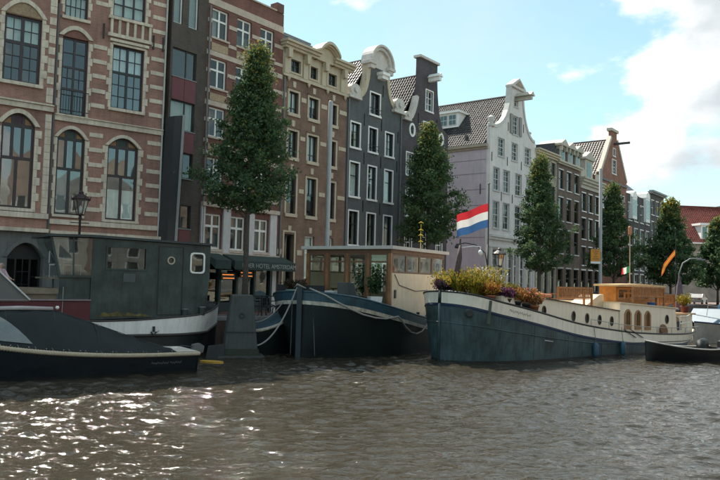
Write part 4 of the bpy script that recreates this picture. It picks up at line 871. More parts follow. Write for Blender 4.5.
# ------------------------------------------------------------------ trees
LEAF = attrmat('foliage', .75, .35); BARK = mat('bark', (.085,.07,.055), .9, .3, 8, .8, 30)
def tree(name, label, x, y, base, h, crown0, rad, profile, nclus, nleaf, ls, seed, lean=0, tip=.25, trunk_r=.16, yellow=1.0):
    rr = np.random.RandomState(seed); e = empty(name, (x, y, base), rr.rand()*.4, label, 'tree', 'young elms along the quay')
    H = h; c0 = crown0
    tb = MB(); pts = []; 
    for i in range(9):
        t = i/8; pts.append((lean*t*t + .10*math.sin(t*5+seed)*t, .08*math.cos(t*4+seed)*t, t*H*.92))
    tb.tube(pts, [trunk_r*(1.25 if i == 0 else 1)*(1-.88*(i/8)) for i in range(9)], 9)
    tr_ = tb.build('trunk', BARK, e, True)
    lm = MB(); cl = []
    nb = 62; segs_ = []
    for i in range(nb):
        t = (i+.5)/nb; zc = c0 + (H-c0)*t*.95; az = i*2.399 + rr.rand()*.7; r = rad*smooth_tab(profile, t)*(.55+.60*rr.rand())
        i0 = min(7, int(zc/(H*.92)*8)); bx, by = pts[i0][0], pts[i0][1]
        z0 = max(c0*.75, zc - r*.55); p0 = Vector((bx, by, z0)); p1 = Vector((bx+math.cos(az)*r*.5, by+math.sin(az)*r*.5, zc-r*.12)); p2 = Vector((bx+math.cos(az)*r, by+math.sin(az)*r, zc+r*.12*rr.rand()))
        lm.tube([p0, p1, p2], [.045*(1-t*.5)*trunk_r/.16, .028*trunk_r/.16, .008], 5); 
        segs_.append((p0, p1, p2))
        for k in range(4): q = p1.lerp(p2, k/3); cl.append((q, 1.0))
    lm.build('limb', BARK, e)
    while len(cl) < nclus:
        if rr.rand() < .72:
            s0, s1, s2 = segs_[rr.randint(len(segs_))]; tq = .3+.8*rr.rand(); q = s0.lerp(s1, tq*2) if tq < .5 else s1.lerp(s2, (tq-.5)*2); cl.append((q + Vector(tuple(rr.randn(3)*.20*rad/2.3)), 1)); continue
        t = rr.rand()**.85; a = rr.rand()*6.283; r = rad*smooth_tab(profile, t)*(1+.22*math.sin(3*a+t*9+seed)+.14*math.sin(2*a-t*17+seed*2)); q = r*(.2+.8*rr.rand()**.5)
        i0 = min(8, int((c0+(H-c0)*t)/(H*.92)*8)); cl.append((Vector((pts[i0][0]+math.cos(a)*q, pts[i0][1]+math.sin(a)*q, c0+(H-c0)*t)), 1))
    N = len(cl)*nleaf
    cen = np.repeat(np.array([tuple(c[0]) for c in cl]), nleaf, 0)
    csz = np.repeat(.10 + .17*rr.rand(len(cl)), nleaf)[:, None]*rad/2.3
    P = cen + rr.randn(N, 3)*csz*np.array([1, 1, .75])
    tt = (P[:, 2]-c0)/(H-c0); keep = (P[:, 2] > c0*.93)
    hue = np.repeat(rr.rand(len(cl)), nleaf); P, tt, hue = P[keep], tt[keep], hue[keep]; N = len(P)
    n = rr.randn(N, 3); n[:, 2] += .5; n /= np.linalg.norm(n, axis=1)[:, None]
    a = np.cross(n, rr.randn(N, 3)); a /= np.linalg.norm(a, axis=1)[:, None]; b = np.cross(n, a)
    s = ls*(.6+.8*rr.rand(N))[:, None]
    V = np.stack([P - a*s, P + b*s*.55 + n*s*.12, P + a*s, P - b*s*.55 + n*s*.12], 1).reshape(-1, 3)
    f = rr.rand(N)*.55 + hue*.45
    dark = np.array([.042,.092,.052]); mid_ = np.array([.135,.205,.082]); yel = np.array([.33,.27,.05])
    colr = dark + (mid_-dark)*f[:, None]
    py = np.clip((tt-.62)/.4, 0, 1)**1.6*tip*2.2*yellow + .02
    rad_d = np.linalg.norm(P[:, :2], axis=1)/(rad*1.0); py = py*(.5+.7*np.clip(rad_d*1.3, 0, 1)+hue*.5)
    isy = rr.rand(N) < py; k = (.35+.65*rr.rand(N))[:, None]; colr = np.where(isy[:, None], colr*(1-k)+yel*k, colr)
    me = bpy.data.meshes.new('crown'); me.vertices.add(4*N); me.vertices.foreach_set('co', V.ravel().astype(np.float32))
    me.loops.add(4*N); me.loops.foreach_set('vertex_index', np.arange(4*N, dtype=np.int32)); me.polygons.add(N); me.polygons.foreach_set('loop_start', np.arange(0, 4*N, 4, dtype=np.int32)); me.update(calc_edges=True)
    at = me.attributes.new('col', 'FLOAT_COLOR', 'FACE'); at.data.foreach_set('color', np.concatenate([colr, np.ones((N, 1))], 1).astype(np.float32).ravel())
    link('crown', me, LEAF, e); return e
prof1 = [(0, .55), (.08, .92), (.18, 1.0), (.34, .82), (.52, .58), (.70, .38), (.86, .20), (1, .03)]
prof2 = [(0, .60), (.1, .95), (.22, 1.0), (.42, .76), (.62, .50), (.82, .26), (1, .03)]
tree('elm_tree', 'tall elm growing in front of the green hotel awning', -5.28, 33.3, G, 13.0, 5.3, 2.2, prof1, 620, 58, .074, 3, lean=.25, tip=.30)
tree('elm_tree', 'broad dark elm standing behind the wooden glass cabin of the blue barge', 4.55, 48, G, 12.7, 4.9, 2.4, prof2, 560, 54, .088, 5, tip=.26)
tree('elm_tree', 'elm in front of the white gabled house, right of the red white blue flag', 14.4, 57.2, G, 12.5, 3.3, 2.3, prof2, 520, 50, .098, 8, tip=.26)
tree('elm_tree', 'elm beside the tall pale lamp post, in front of the red brick gable', 25.4, 71.4, G, 12.6, 3.3, 2.35, prof2, 420, 44, .125, 13, tip=.22)
tree('elm_tree', 'yellowish elm beyond the red and yellow flag, in front of the anthracite block', 37.2, 85.5, G, 12.6, 2.8, 3.2, prof2, 520, 36, .185, 21, yellow=1.9)
tree('elm_tree', 'elm cut by the right edge, standing under the far red roof', 49.6, 99, G, 12.0, 2.6, 3.3, prof2, 400, 34, .22, 34, yellow=1.3)

# ------------------------------------------------------------------ boats
class Hull:
    """boat hull in local axes: x from the bow backwards (or as given), y across, z up from the water"""
    def __init__(s, L, bt, bw, sheer, x0=0.0, n=40):
        s.L, s.bt, s.bw, s.sh, s.x0 = L, bt, bw, sheer, x0
        s.xs = [x0 + L*(.5-.5*math.cos(math.pi*i/n)) for i in range(n+1)]
    def half(s, x, z):
        S = smooth_tab(s.sh, x); t = max(0, min(1, z/max(S, .1)))
        return smooth_tab(s.bw, x)*(1-t**.8) + smooth_tab(s.bt, x)*t**.8
    def S(s, x): return smooth_tab(s.sh, x)
    def band(s, zlo, zhi, out=0.0, nz=6, sides=(-1, 1), xr=None):
        mb = MB(); xs = [x for x in s.xs if not xr or xr[0] <= x <= xr[1]]
        for sd in sides:
            k = len(mb.v)
            for x in xs:
                a, b = zlo(x), zhi(x)
                for j in range(nz+1):
                    z = a+(b-a)*j/nz; h = max(s.half(x, z), 0.0) + out; mb.v.append((x, sd*h, z))
            m = nz+1
            for i in range(len(xs)-1):
                for j in range(nz): q = (k+i*m+j, k+(i+1)*m+j, k+(i+1)*m+j+1, k+i*m+j+1); mb.f.append(q if sd < 0 else q[::-1])
        return mb
    def strake(s, zf, r, name, m, parent, out=0, sides=(-1, 1), xr=None, flat=1.0):
        ob = None; mb = MB()
        for sd in sides:
            pts = [(x, sd*(s.half(x, zf(x))+out), zf(x)) for x in s.xs if not xr or xr[0] <= x <= xr[1]]; mb.tube(pts, r, 8)
        return mb.build(name, m, parent, True)
    def deck(s, dz, m, parent, name='deck', inset=.03, xr=None):
        mb = MB(); xs = [x for x in s.xs if not xr or xr[0] <= x <= xr[1]]
        for x in xs:
            z = s.S(x)+dz; h = max(.005, s.half(x, z)-inset); mb.v += [(x, -h, z), (x, h, z)]
        mb.f = [(2*i, 2*i+2, 2*i+3, 2*i+1) for i in range(len(xs)-1)]
        return mb.build(name, m, parent)
def rope(parent, name, a, b, sag, r, m, n=14):
    a, b = Vector(a), Vector(b); pts = []
    for i in range(n+1):
        t = i/n; p = a.lerp(b, t); p.z -= sag*4*t*(1-t); pts.append(p)
    return MB().tube(pts, r, 6).build(name, m, parent, True)
ROPE = mat('grey_rope', (.30,.295,.28), .9, .15, 20, .8, 60); ROPED = mat('dark_rope', (.10,.10,.095), .9, .15, 20, .8, 60)

# ---- near dinghy with the black cover
TH1 = R(33); d1 = empty('covered_sloop', (-5.58, 23.94, 0), TH1, 'dark blue open sloop under a black canvas cover with tan rope fender', 'boat')
# local x: 0 at the stern on the right, bow at -7.4
sh1 = [(-7.4, 1.30), (-6, 1.04), (-4.3, .82), (-2.5, .70), (0, .66)]
bt1 = [(-7.4, .03), (-7.0, .42), (-6.3, .82), (-5.2, 1.05), (-3.5, 1.12), (-1.5, 1.08), (0, .92)]
bw1 = [(-7.4, .0), (-7.1, .05), (-6.3, .45), (-5.2, .82), (-3.5, .95), (-1.5, .9), (0, .72)]
H1 = Hull(7.4, bt1, bw1, sh1, -7.4); 
NAVY = mat('navy_hull', (.008,.013,.019), .25, .25, 2, spec=.6, streak=.2); BLKH = mat('black_hull', (.010,.012,.013), .4, .3, 2, streak=.3)
H1.band(lambda x: -.3, lambda x: H1.S(x)-.05, nz=8).build('hull', NAVY, d1, True)
H1.band(lambda x: -.31, lambda x: .10, .006, nz=3).build('boot_stripe', BLKH, d1, True)
MB().slab([(-.92, .62), (.92, .62), (.72, -.3), (-.72, -.3)], [], 0, .02, True).build('transom', NAVY, d1, rot=(0, 0, R(90)))
RF = mat('tan_rope_fender', (.46,.38,.28), .9, .12, 8, .6, 40)
rfo = H1.strake(lambda x: H1.S(x)-.05, .062, 'rope_fender', RF, d1, .02)
for sd in (-1, 1):
    mb = MB()
    for i in range(98):
        x = -7.2 + i*.0735; z = H1.S(x)-.05; y = sd*(H1.half(x, z)+.02); mb.tube([(x-.025, y-.0, z-.060), (x-.008, y+sd*.052, z-.028), (x+.008, y+sd*.052, z+.028), (x+.03, y, z+.060)], .015, 5)
    o = mb.build('rope_strands', RF, rfo); 
MB().tube([(0, -.9, .61), (0, .9, .61)], .062, 8).build('stern_fender', RF, d1, True)
H1.deck(.02, mat('pale_deck', (.55,.50,.43), .7, .1, 4), d1, 'deck')
CANV = mat('black_canvas', (.008,.013,.014), .6, .35, 1.5, .8, 2.5, spec=.3)
ridge = [(-7.1, 1.34), (-6.6, 1.75), (-6.0, 1.96), (-5.2, 1.98), (-4.3, 1.97), (-3.2, 1.58), (-1.7, 1.03), (-.75, .74)]
cv = MB(); nxs = 44
for i in range(nxs+1):
    x = -7.1 + 6.35*i/nxs; zr_ = lerp(ridge, x); S = H1.S(x)+.03; hb = H1.half(x, S)-.02
    for j in range(17):
        t = -1+2*j/16; a = abs(t); zz = S + (zr_-S)*(1-a**1.55) + .028*math.sin(x*4.3+t*6)*(1-a)*a*2 + .018*math.sin(x*9+a*4)*(1-a) + (.02 if abs((x*.8) % 1-.5) < .05 else 0)*(1-a) - .02*math.sin(math.pi*a)*math.cos(x*2.3); cv.v.append((x, t*hb, zz))
for i in range(nxs):
    for j in range(16): k = i*17+j; cv.f.append((k, k+17, k+18, k+1))
cvo = cv.build('canvas_cover', CANV, d1, True)
MB().tube([(-6.1, -.05, 2.0), (-5.2, -.05, 2.02), (-4.3, -.05, 2.0)], [.055, .065, .055], 8).build('rolled_flap', mat('pale_grey_canvas', (.40,.37,.37), .8), cvo, True)
MB().lathe([(.03, 0), (.06, .05), (.04, .1)], 8, (-4.18, -.05, 1.98)).build('pole_knob', WH, cvo, True)
def cov(x, t, off=.012):
    zr_ = lerp(ridge, x); S = H1.S(x)+.03; hb = H1.half(x, S)-.02; a = abs(t); return Vector((x, t*hb-off*1.2, S+(zr_-S)*(1-a**1.55)+off))
for xs__ in (-5.6, -4.3, -3.1, -1.95):
    MB().tube([cov(xs__, -1+2*j/20, .004)+Vector((0, .01, 0)) for j in range(1, 20)], .011, 5).build('seam', mat('seam_thread', (.022,.03,.031), .7), cvo, True)
MB().tube([cov(-7.0+6.1*j/24, -.02, .004) for j in range(25)], .012, 5).build('seam', MATS['seam_thread'], cvo, True)
for i in range(13):
    x = -6.7+i*.45; a_ = cov(x, -.97, .01); MB().tube([a_, a_+Vector((.05, -.035, -.10))], .006, 4).build('lacing', ROPE, cvo)
wv = MB(); tri = []
for i in range(9):
    for j in range(9):
        u, v = i/8, j/8; xx = -6.35 + 1.4*u; top = .35 + .0*u; t = -.93 + v*(.62*(1-abs(2*u-.75)/1.25)); wv.v.append(cov(xx, t))
for i in range(8):
    for j in range(8): k = i*9+j; wv.f.append((k, k+9, k+10, k+1))
wv.build('clear_window', mat('clear_vinyl', (.13,.15,.15), .15, .2, 3, spec=.8), cvo, True)
wv2 = MB()
for i in range(4):
    for j in range(4): u, v = i/3, j/3; wv2.v.append(cov(-7.0+.42*u, -.9+v*.55*(.4+.6*u)))
for i in range(3):
    for j in range(3): k = i*4+j; wv2.f.append((k, k+4, k+5, k+1))
wv2.build('clear_window', MATS['clear_vinyl'], cvo, True)
for i in range(14):
    x = -6.9+i*.46; MB().lathe([(.012, 0), (.014, .012)], 6, (x, -(H1.half(x, H1.S(x))-.01), H1.S(x)+.05)).build('press_stud', WH, cvo)
# script name on the quarter
sc = MB()
for (xa, n) in ((-1.55, 10), (-.95, 7)):
    pts = []
    for i in range(n*3):
        x = xa + i*.019; z = .36 + .028*math.sin(i*1.35) + .012*math.sin(i*.7); pts.append((x, -(H1.half(x, z)+.006), z))
    sc.tube(pts, .0045, 4)
sc.build('name_lettering', mat('faded_gold', (.30,.29,.25), .6), d1)
# outboard on the stern
ob = empty('outboard_motor', d1.matrix_basis @ Vector((.16, -.15, .35)), TH1, 'small grey outboard motor tilted on the stern of the covered sloop', 'motor')
OBM = mat('grey_plastic', (.12,.125,.13), .4, .1, 5)
MB().slab([(-.12, .18), (.22, .22), (.26, .42), (.12, .52), (-.1, .48)], [], -.13, .13, True).build('cowl', OBM, ob)
MB().tube([(.02, 0, .2), (.05, 0, -.35)], [.06, .05], 8).build('shaft', OBM, ob); MB().box(-.16, 0, -.1, .1, .02, .22).build('bracket', BLKF, ob); MB().tube([(-.1, 0, .4), (-.5, .05, .46)], .018, 6).build('tiller', BLKF, ob)
cl_ = empty('mooring_cleat', d1.matrix_basis @ Vector((-.62, -.35, .72)), TH1, 'small white cleat on the stern deck of the covered sloop', 'cleat'); MB().tube([(-.1, 0, .06), (.1, 0, .06)], .018, 6).tube([(-.03, 0, 0), (-.03, 0, .06)], .016, 6).tube([(.03, 0, 0), (.03, 0, .06)], .016, 6).build('horn', WH, cl_)
# floating board
fb = empty('paddle_board', (-5.02, 24.9, .08), R(-15), 'yellow and blue paddle board floating behind the covered sloop', 'board')
pl = [(-1.1, .0), (-.9, .22), (-.3, .34), (.4, .33), (.9, .2), (1.12, 0), (.9, -.2), (.4, -.33), (-.3, -.34), (-.9, -.22)]
mb = MB(); mb.slab(pl, [], 0, .10, True); o = mb.build('board', mat('yellow_board', (.52,.30,.045), .45, .1), fb, rot=(R(90), 0, 0)); o.location = (0, 0, .05)
mb = MB().slab([(-1.0, -.12), (.95, -.10), (.95, .10), (-1.0, .12)], [], 0, .01, True); o = mb.build('blue_stripe', mat('pale_blue_board', (.20,.33,.42), .45), fb, rot=(R(90), 0, 0)); o.location = (0, 0, .064)
MB().slab([(-.3, -.3), (-.1, -.3), (-.1, .3), (-.3, .3)], [], 0, .01, True).build('grip_pad', WH, fb, rot=(R(90), 0, 0)).location = (0, 0, .071)
fb.scale = (.4, .6, .7)

# ---- green houseboat
TH2 = R(37.3); HB0 = Vector((-6.05, 27.95, 0))
hb = empty('green_houseboat', HB0, TH2, 'dark green houseboat cabin on a hull with white bulwark, moored at the left', 'houseboat')
# local: y=0 near side, +y to the quay; centre line at 1.5; x=1.25 rounded end on the right
sh2 = [(-9, 1.5), (-6, 1.42), (-3, 1.42), (-1.5, 1.50), (0, 1.62), (.7, 1.80), (1.3, 2.02)]
bt2 = [(-9, 1.5), (-1.2, 1.5), (-.3, 1.42), (.4, 1.18), (.9, .8), (1.2, .42), (1.32, .02)]
bw2 = [(-9, 1.42), (-1.6, 1.40), (-.6, 1.2), (.1, .75), (.5, .35), (.75, .05), (1.32, .0)]
H2 = Hull(10.3, bt2, bw2, sh2, -9.0); HBZ = lambda x: lerp([(-9, .92), (-1, .86), (.6, .90), (1.32, 1.25)], x); hc = empty('hull_centre'); hc.parent = None
bpy.data.objects.remove(hc)
def shift(mb, dy):
    mb.v = [(x, y+dy, z) for x, y, z in mb.v]; return mb
DGH = mat('weathered_green_steel', (.038,.060,.053), .5, .35, 1.6, .5, 2.0, streak=.45, c2=(.023,.038,.034), rust=.55)
HULLD = mat('dark_wet_hull', (.020,.026,.027), .45, .3, 2, streak=.3)
shift(H2.band(lambda x: -.3, lambda x: HBZ(x), nz=5), 1.5).build('hull', HULLD, hb, True)
shift(H2.band(lambda x: HBZ(x), lambda x: H2.S(x), nz=3, out=.012), 1.5).build('bulwark', mat('bulwark_white', (.84,.83,.80), .5, .06, 2, streak=.2, rust=.5), hb, True)
def strake2(zf, r, nm, m, out): 
    o = H2.strake(zf, r, nm, m, hb, out); o.data.transform(Matrix.Translation((0, 1.5, 0))); return o
strake2(lambda x: HBZ(x), .055, 'rubbing_strake', mat('brown_black_strake', (.045,.038,.035), .6), .02); strake2(lambda x: H2.S(x)+.01, .035, 'cap_rail', MATS['brown_black_strake'], .01)
dk = H2.deck(-.06, mat('grey_deck', (.06,.068,.068), .7, .2, 3), hb); dk.data.transform(Matrix.Translation((0, 1.5, 0)))
# cabin with window and porthole openings
cabm = DGH; Cx0, Cx1, Cy = -4.2, .40, .34
ph = [(-1.23+.12*math.cos(2*math.pi*i/16), 3.68+.12*math.sin(2*math.pi*i/16)) for i in range(16)]
cw = [(-3.68, 3.28), (-2.2, 3.28), (-2.2, 4.1), (-3.68, 4.1)]; cw2 = [(-.42, 3.24), (.14, 3.24), (.14, 4.0), (-.42, 4.0)]
MB().slab([(Cx0, 1.45), (Cx1-.12, 1.55), (Cx1-.02, 2.86), (Cx1, 2.9), (Cx1, 4.32), (Cx0, 4.38)], [ph, cw, cw2], Cy, Cy+.08, True).build('cabin_wall', cabm, hb)
MB().box(Cx1-.1, Cx1-.02, Cy+.085, 2.7, 1.5, 4.3).build('cabin_wall', cabm, hb); MB().box(Cx0, Cx1-.12, 2.62, 2.70, 1.45, 4.32).build('cabin_wall', cabm, hb); MB().box(Cx0, Cx0+.07, Cy+.085, 2.61, 1.45, 4.32).build('cabin_wall', cabm, hb)
MB().slab([(Cx0-1.5, 4.36), (Cx0-.02, 4.40), (Cx1+.12, 4.33), (Cx1+.12, 4.41), (Cx0, 4.49), (Cx0-1.5, 4.44)], [], Cy-.12, 2.85, True).build('roof', mat('roof_felt', (.05,.055,.055), .75, .2, 2), hb)
for (a, b) in ((cw, GLD), (cw2, GLD)):
    xs_ = [p[0] for p in a]; zs_ = [p[1] for p in a]; x0, x1, z0, z1 = min(xs_), max(xs_), min(zs_), max(zs_)
    fm_ = WH if a is cw2 else DGH
    r_ = .12 if a is cw2 else .03
    def rr_(x0, x1, z0, z1, r): return [(x1-r+r*math.cos(t), z1-r+r*math.sin(t)) for t in (0, .78, 1.57)] + [(x0+r+r*math.cos(t), z1-r+r*math.sin(t)) for t in (1.57, 2.36, 3.14)] + [(x0+r+r*math.cos(t), z0+r+r*math.sin(t)) for t in (3.14, 3.93, 4.71)] + [(x1-r+r*math.cos(t), z0+r+r*math.sin(t)) for t in (4.71, 5.5, 6.28)]
    f_ = MB().slab(rr_(x0-.03, x1+.03, z0-.03, z1+.03, r_), [rr_(x0+.03, x1-.03, z0+.03, z1-.03, r_*.8)], Cy-.03, Cy+.02, True).build('window', fm_, hb)
    MB().box(x0+.02, x1-.02, Cy+.04, Cy+.05, z0+.02, z1-.02).build('pane', GLD, f_)
MB().box(-3.55, -3.25, 1.2, 1.3, 3.3, 3.95).build('red_banner', mat('red_cloth', (.35,.03,.04), .8), hb); MB().box(-2.9, -2.5, 1.4, 1.5, 3.3, 3.9).build('curtain', CURT[1], hb)
pr_ = MB().slab([(-1.23+.155*math.cos(2*math.pi*i/20), 3.68+.155*math.sin(2*math.pi*i/20)) for i in range(20)], [[(-1.23+.11*math.cos(2*math.pi*i/20), 3.68+.11*math.sin(2*math.pi*i/20)) for i in range(20)]], Cy-.035, Cy+.02, True).build('porthole', mat('brass_dull', (.45,.40,.30), .4), hb)
MB().slab(ph, [], Cy+.03, Cy+.04).build('pane', GLD, pr_)
MB().slab([(-1.72, 1.6), (-.72, 1.6), (-.72, 4.22), (-1.72, 4.22)], [[(-1.69, 1.63), (-.75, 1.63), (-.75, 4.19), (-1.69, 4.19)]], Cy-.02, Cy-.001, True).build('door_frame', BLKF, hb)
MB().box(-3.05, -2.6, Cy-.02, Cy-.002, 2.82, 3.14).build('notice_panel', mat('grey_green_panel', (.06,.08,.075), .5), hb)
rust = mat('yellow_rust', (.17,.125,.035), .85, .5, 3.2, .5, 20, c2=(.03,.05,.04))
MB().slab([(-4.0, 1.56), (-2.0, 1.56), (-2.1, 1.60), (-2.35, 1.66), (-2.5, 1.62), (-2.8, 1.71), (-3.0, 1.65), (-3.2, 1.74), (-3.5, 1.66), (-3.7, 1.72), (-3.9, 1.62)], [], Cy-.012, Cy-.002).build('rust_patch', rust, hb)
for x in (-.62, .1): MB().lathe([(.11, 0), (.11, .28), (.135, .29), (.135, .33), (.02, .34)], 12, (x, .26, H2.S(x)-.05)).build('bollard', mat('grey_bollard', (.13,.145,.145), .55, .2, 5), hb, True)
mb = MB()
for k in range(3): mb.tube([(.72+.22*math.cos(2*math.pi*i/14), 1.15+.28*math.sin(2*math.pi*i/14), 1.92+.08*k) for i in range(15)], .03, 6)
mb.build('rope_coil', ROPED, hb, True)
MB().tube([(-2.05, -.03, 1.0), (-1.95, -.06, .86), (-1.85, -.03, 1.0)], .03, 6).tube([(-1.95, -.04, 1.0), (-1.95, -.04, 1.2)], .05, 8).build('hawse', BLKF, hb); 
rope(hb, 'mooring_line', (-1.95, -.05, .9), (-1.1, .2, 1.5), .03, .012, ROPED)
# windscreen end of the cabin
gsc = MB().add([(Cx0-1.35, Cy+.1, 4.34), (Cx0, Cy+.02, 4.36), (Cx0, Cy+.02, 3.0), (Cx0-1.0, Cy+.1, 3.0)], [(0,1,2,3)]).build('side_glass', GLD, hb)
MB().bar((Cx0-1.4, Cy+.1, 4.36), (Cx0-1.05, Cy+.1, 2.95), .08).bar((Cx0-.65, Cy+.06, 4.36), (Cx0-.6, Cy+.06, 2.95), .05).bar((Cx0-1.1, Cy+.05, 2.98), (Cx0, Cy+.05, 2.98), .08).build('windscreen_frame', DGH, hb)
MB().add([(Cx0-1.38, Cy+.1, 4.34), (Cx0-1.38, 2.6, 4.34), (Cx0-1.02, 2.6, 3.0), (Cx0-1.02, Cy+.1, 3.0)], [(0,1,2,3)]).build('windscreen', GLD, hb)
MB().slab([(Cx0-1.05, 1.45), (Cx0-.005, 1.45), (Cx0-.005, 2.93), (Cx0-1.05, 2.93)], [], Cy+.07, Cy+.12, True).build('wheelhouse_side', DGH, hb)
# maroon fore part
MAR = mat('maroon_paint', (.095,.012,.022), .4, .2, 3, streak=.2)
MB().slab([(-9, 1.35), (Cx0-.01, 1.35), (Cx0-.01, 2.12), (-6.0, 2.10), (-9, 2.2)], [], Cy-.08, 2.5, True).build('maroon_coaming', MAR, hb)
MB().box(-9, Cx0-.02, Cy-.16, Cy+.06, 2.13, 2.17).build('coaming_rail', mat('mauve_rail', (.28,.20,.22), .5), hb)
MB().box(-6.6, Cx0-1.06, Cy+.1, 2.4, 2.35, 2.55).box(-6.5, Cx0-1.1, Cy+.2, 2.3, 2.12, 2.36).build('timber_deck', mat('grey_timber', (.20,.165,.12), .8, .25, 4), hb)
rope(hb, 'hanging_line', (-5.15, Cy-.05, 2.6), (-5.2, Cy-.2, 1.5), .05, .012, ROPE)
# deck chairs and table on the houseboat
def chair(name, label, loc, rz, m, group=None):
    e = empty(name, loc, rz, label, 'chair', group)
    MB().box(-.22, .22, -.22, .22, .42, .46).build('seat', m, e); MB().box(-.22, .22, .20, .24, .5, .92).build('backrest', m, e)
    for sx in (-.2, .2):
        for sy in (-.2, .2): MB().tube([(sx, sy, 0), (sx, sy, .44)], .016, 6).build('leg', m, e)
    return e
hbm = Matrix.Translation(HB0) @ Matrix.Rotation(TH2, 4, 'Z')
cw_ = mat('pale_chair', (.42,.42,.40), .6)
chair('deck_chair', 'pale chair with open back on the houseboat foredeck, nearer the cabin', hbm @ Vector((-4.75, .75, 2.94)), TH2+.5, cw_, 'chairs on the houseboat foredeck'); chair('deck_chair', 'pale chair on the houseboat foredeck, farther left', hbm @ Vector((-5.15, 1.15, 2.94)), TH2+.9, cw_, 'chairs on the houseboat foredeck')
MB().box(-5.6, Cx0-.03, .5, 2.4, 2.88, 2.935).build('upper_deck', mat('grey_timber', (.2,.165,.12)), hb); MB().tube([(-4.6, .7, 2.55), (-4.6, .7, 2.88)], .05, 8).tube([(-5.4, .7, 2.55), (-5.4, .7, 2.88)], .03, 8).build('deck_post', DGH, hb)
# grey canvas hood at far left with a person behind it
hood = empty('spray_hood', hbm @ Vector((-6.9, .5, 2.1)), TH2, 'grey canvas spray hood with a pale sloping edge at the left edge', 'hood')
MB().slab([(-2, 0), (.65, .0), (.62, .06), (-.35, 1.0), (-2, 1.12)], [], -.3, 1.2, True).build('canvas', mat('grey_canvas', (.155,.15,.145), .85, .1, 2, .3, 4), hood)
MB().bar((-.33, -.33, 1.0), (.66, -.33, .05), .07, .05).build('edge_strip', mat('pale_edge', (.6,.58,.56), .6), hood)

# person seated behind the hood
def person(name, label, loc, rz, shirt, skin, hair, trousers):
    e = empty(name, loc, rz, label, 'person')
    J = {'pelvis': (0,0,.0), 'belly': (0,.03,.22), 'chest': (0,.02,.42), 'neck': (0,-.01,.56), 'head0': (0,-.03,.64), 'head1': (0,-.03,.78),
         'ls': (-.19,.0,.50), 'le': (-.24,-.14,.27), 'lh': (-.16,-.36,.20), 'rs': (.19,0,.50), 're': (.24,-.14,.27), 'rh': (.16,-.36,.20),
         'lk': (-.13,-.42,.03), 'lf': (-.13,-.42,-.40), 'lt': (-.14,-.58,-.44), 'rk': (.13,-.42,.03), 'rf': (.13,-.42,-.40), 'rt': (.14,-.58,-.44)}
    rad = {'pelvis': .15, 'belly': .14, 'chest': .155, 'neck': .055, 'head0': .085, 'head1': .095, 'ls': .075, 'le': .05, 'lh': .035, 'rs': .075, 're': .05, 'rh': .035, 'lk': .075, 'lf': .05, 'lt': .04, 'rk': .075, 'rf': .05, 'rt': .04}
    E_ = [('pelvis','belly'),('belly','chest'),('chest','neck'),('neck','head0'),('head0','head1'),('chest','ls'),('ls','le'),('le','lh'),('chest','rs'),('rs','re'),('re','rh'),('pelvis','lk'),('lk','lf'),('lf','lt'),('pelvis','rk'),('rk','rf'),('rf','rt')]
    ks = list(J); me = bpy.data.meshes.new('body'); me.from_pydata([J[k] for k in ks], [(ks.index(a), ks.index(b)) for a, b in E_], []); o = link('body', me, shirt, e)
    sk = o.modifiers.new('skin', 'SKIN'); bm = bmesh.new(); bm.from_mesh(me); lay = bm.verts.layers.skin.verify()
    for v, k in zip(bm.verts, ks): v[lay].radius = (rad[k], rad[k]); v[lay].use_root = (k == 'pelvis')
    bm.to_mesh(me); bm.free(); ss = o.modifiers.new('sub', 'SUBSURF'); ss.levels = 2; ss.render_levels = 2
    bpy.context.view_layer.update(); m2 = bpy.data.meshes.new_from_object(o.evaluated_get(bpy.context.evaluated_depsgraph_get())); o.modifiers.clear(); o.data = m2
    m2.materials.clear(); 
    for m_ in (shirt, skin, trousers, hair): m2.materials.append(m_)
    for p in m2.polygons:
        c = p.center; p.use_smooth = True
        if c.z > .57: p.material_index = 3 if (c.z > .74 or (c.y > .0 and c.z > .62)) else 1
        elif c.y < -.2 and c.z > .1 and abs(c.x) > .08: p.material_index = 1
        elif c.z < .1: p.material_index = 2
    MB().tube([(0, -.115, .70), (0, -.145, .675), (0, -.115, .66)], [.012, .018, .01], 6).build('nose', skin, e, True)
    for sx in (-1, 1): MB().lathe([(.006, -.006), (.013, 0), (.006, .006)], 6, (sx*.035, -.118, .715)).build('eye', BLKF, e); MB().tube([(sx*.10, -.02, .68), (sx*.108, -.015, .72)], .014, 6).build('ear', skin, e, True)
    MB().tube([(-.025, -.112, .635), (.025, -.112, .635)], .006, 5).build('mouth', mat('lip', (.35,.12,.10), .6), e)
    for sx in (-1, 1):
        for k in range(4): x = sx*.16+(k-1.5)*.017; MB().tube([(x, -.37, .205), (x, -.42, .20), (x-.0, -.445, .175)], [.010, .009, .007], 5).build('finger', skin, e, True)
        MB().tube([(sx*.125, -.36, .21), (sx*.105, -.40, .21)], [.011, .008], 5).build('thumb', skin, e, True)
    return e
SKIN = mat('skin', (.50,.30,.235), .6, .08, 8)
person('person', 'person with grey hair in a pink and white shirt seated behind the spray hood', hbm @ Vector((-6.95, 1.55, 2.62)), TH2+R(40), mat('pink_shirt', (.58,.33,.40), .85, .3, 12, c2=(.66,.6,.62)), SKIN, mat('grey_hair', (.30,.27,.24), .9, .2, 20), mat('dark_trousers', (.03,.03,.04), .9))

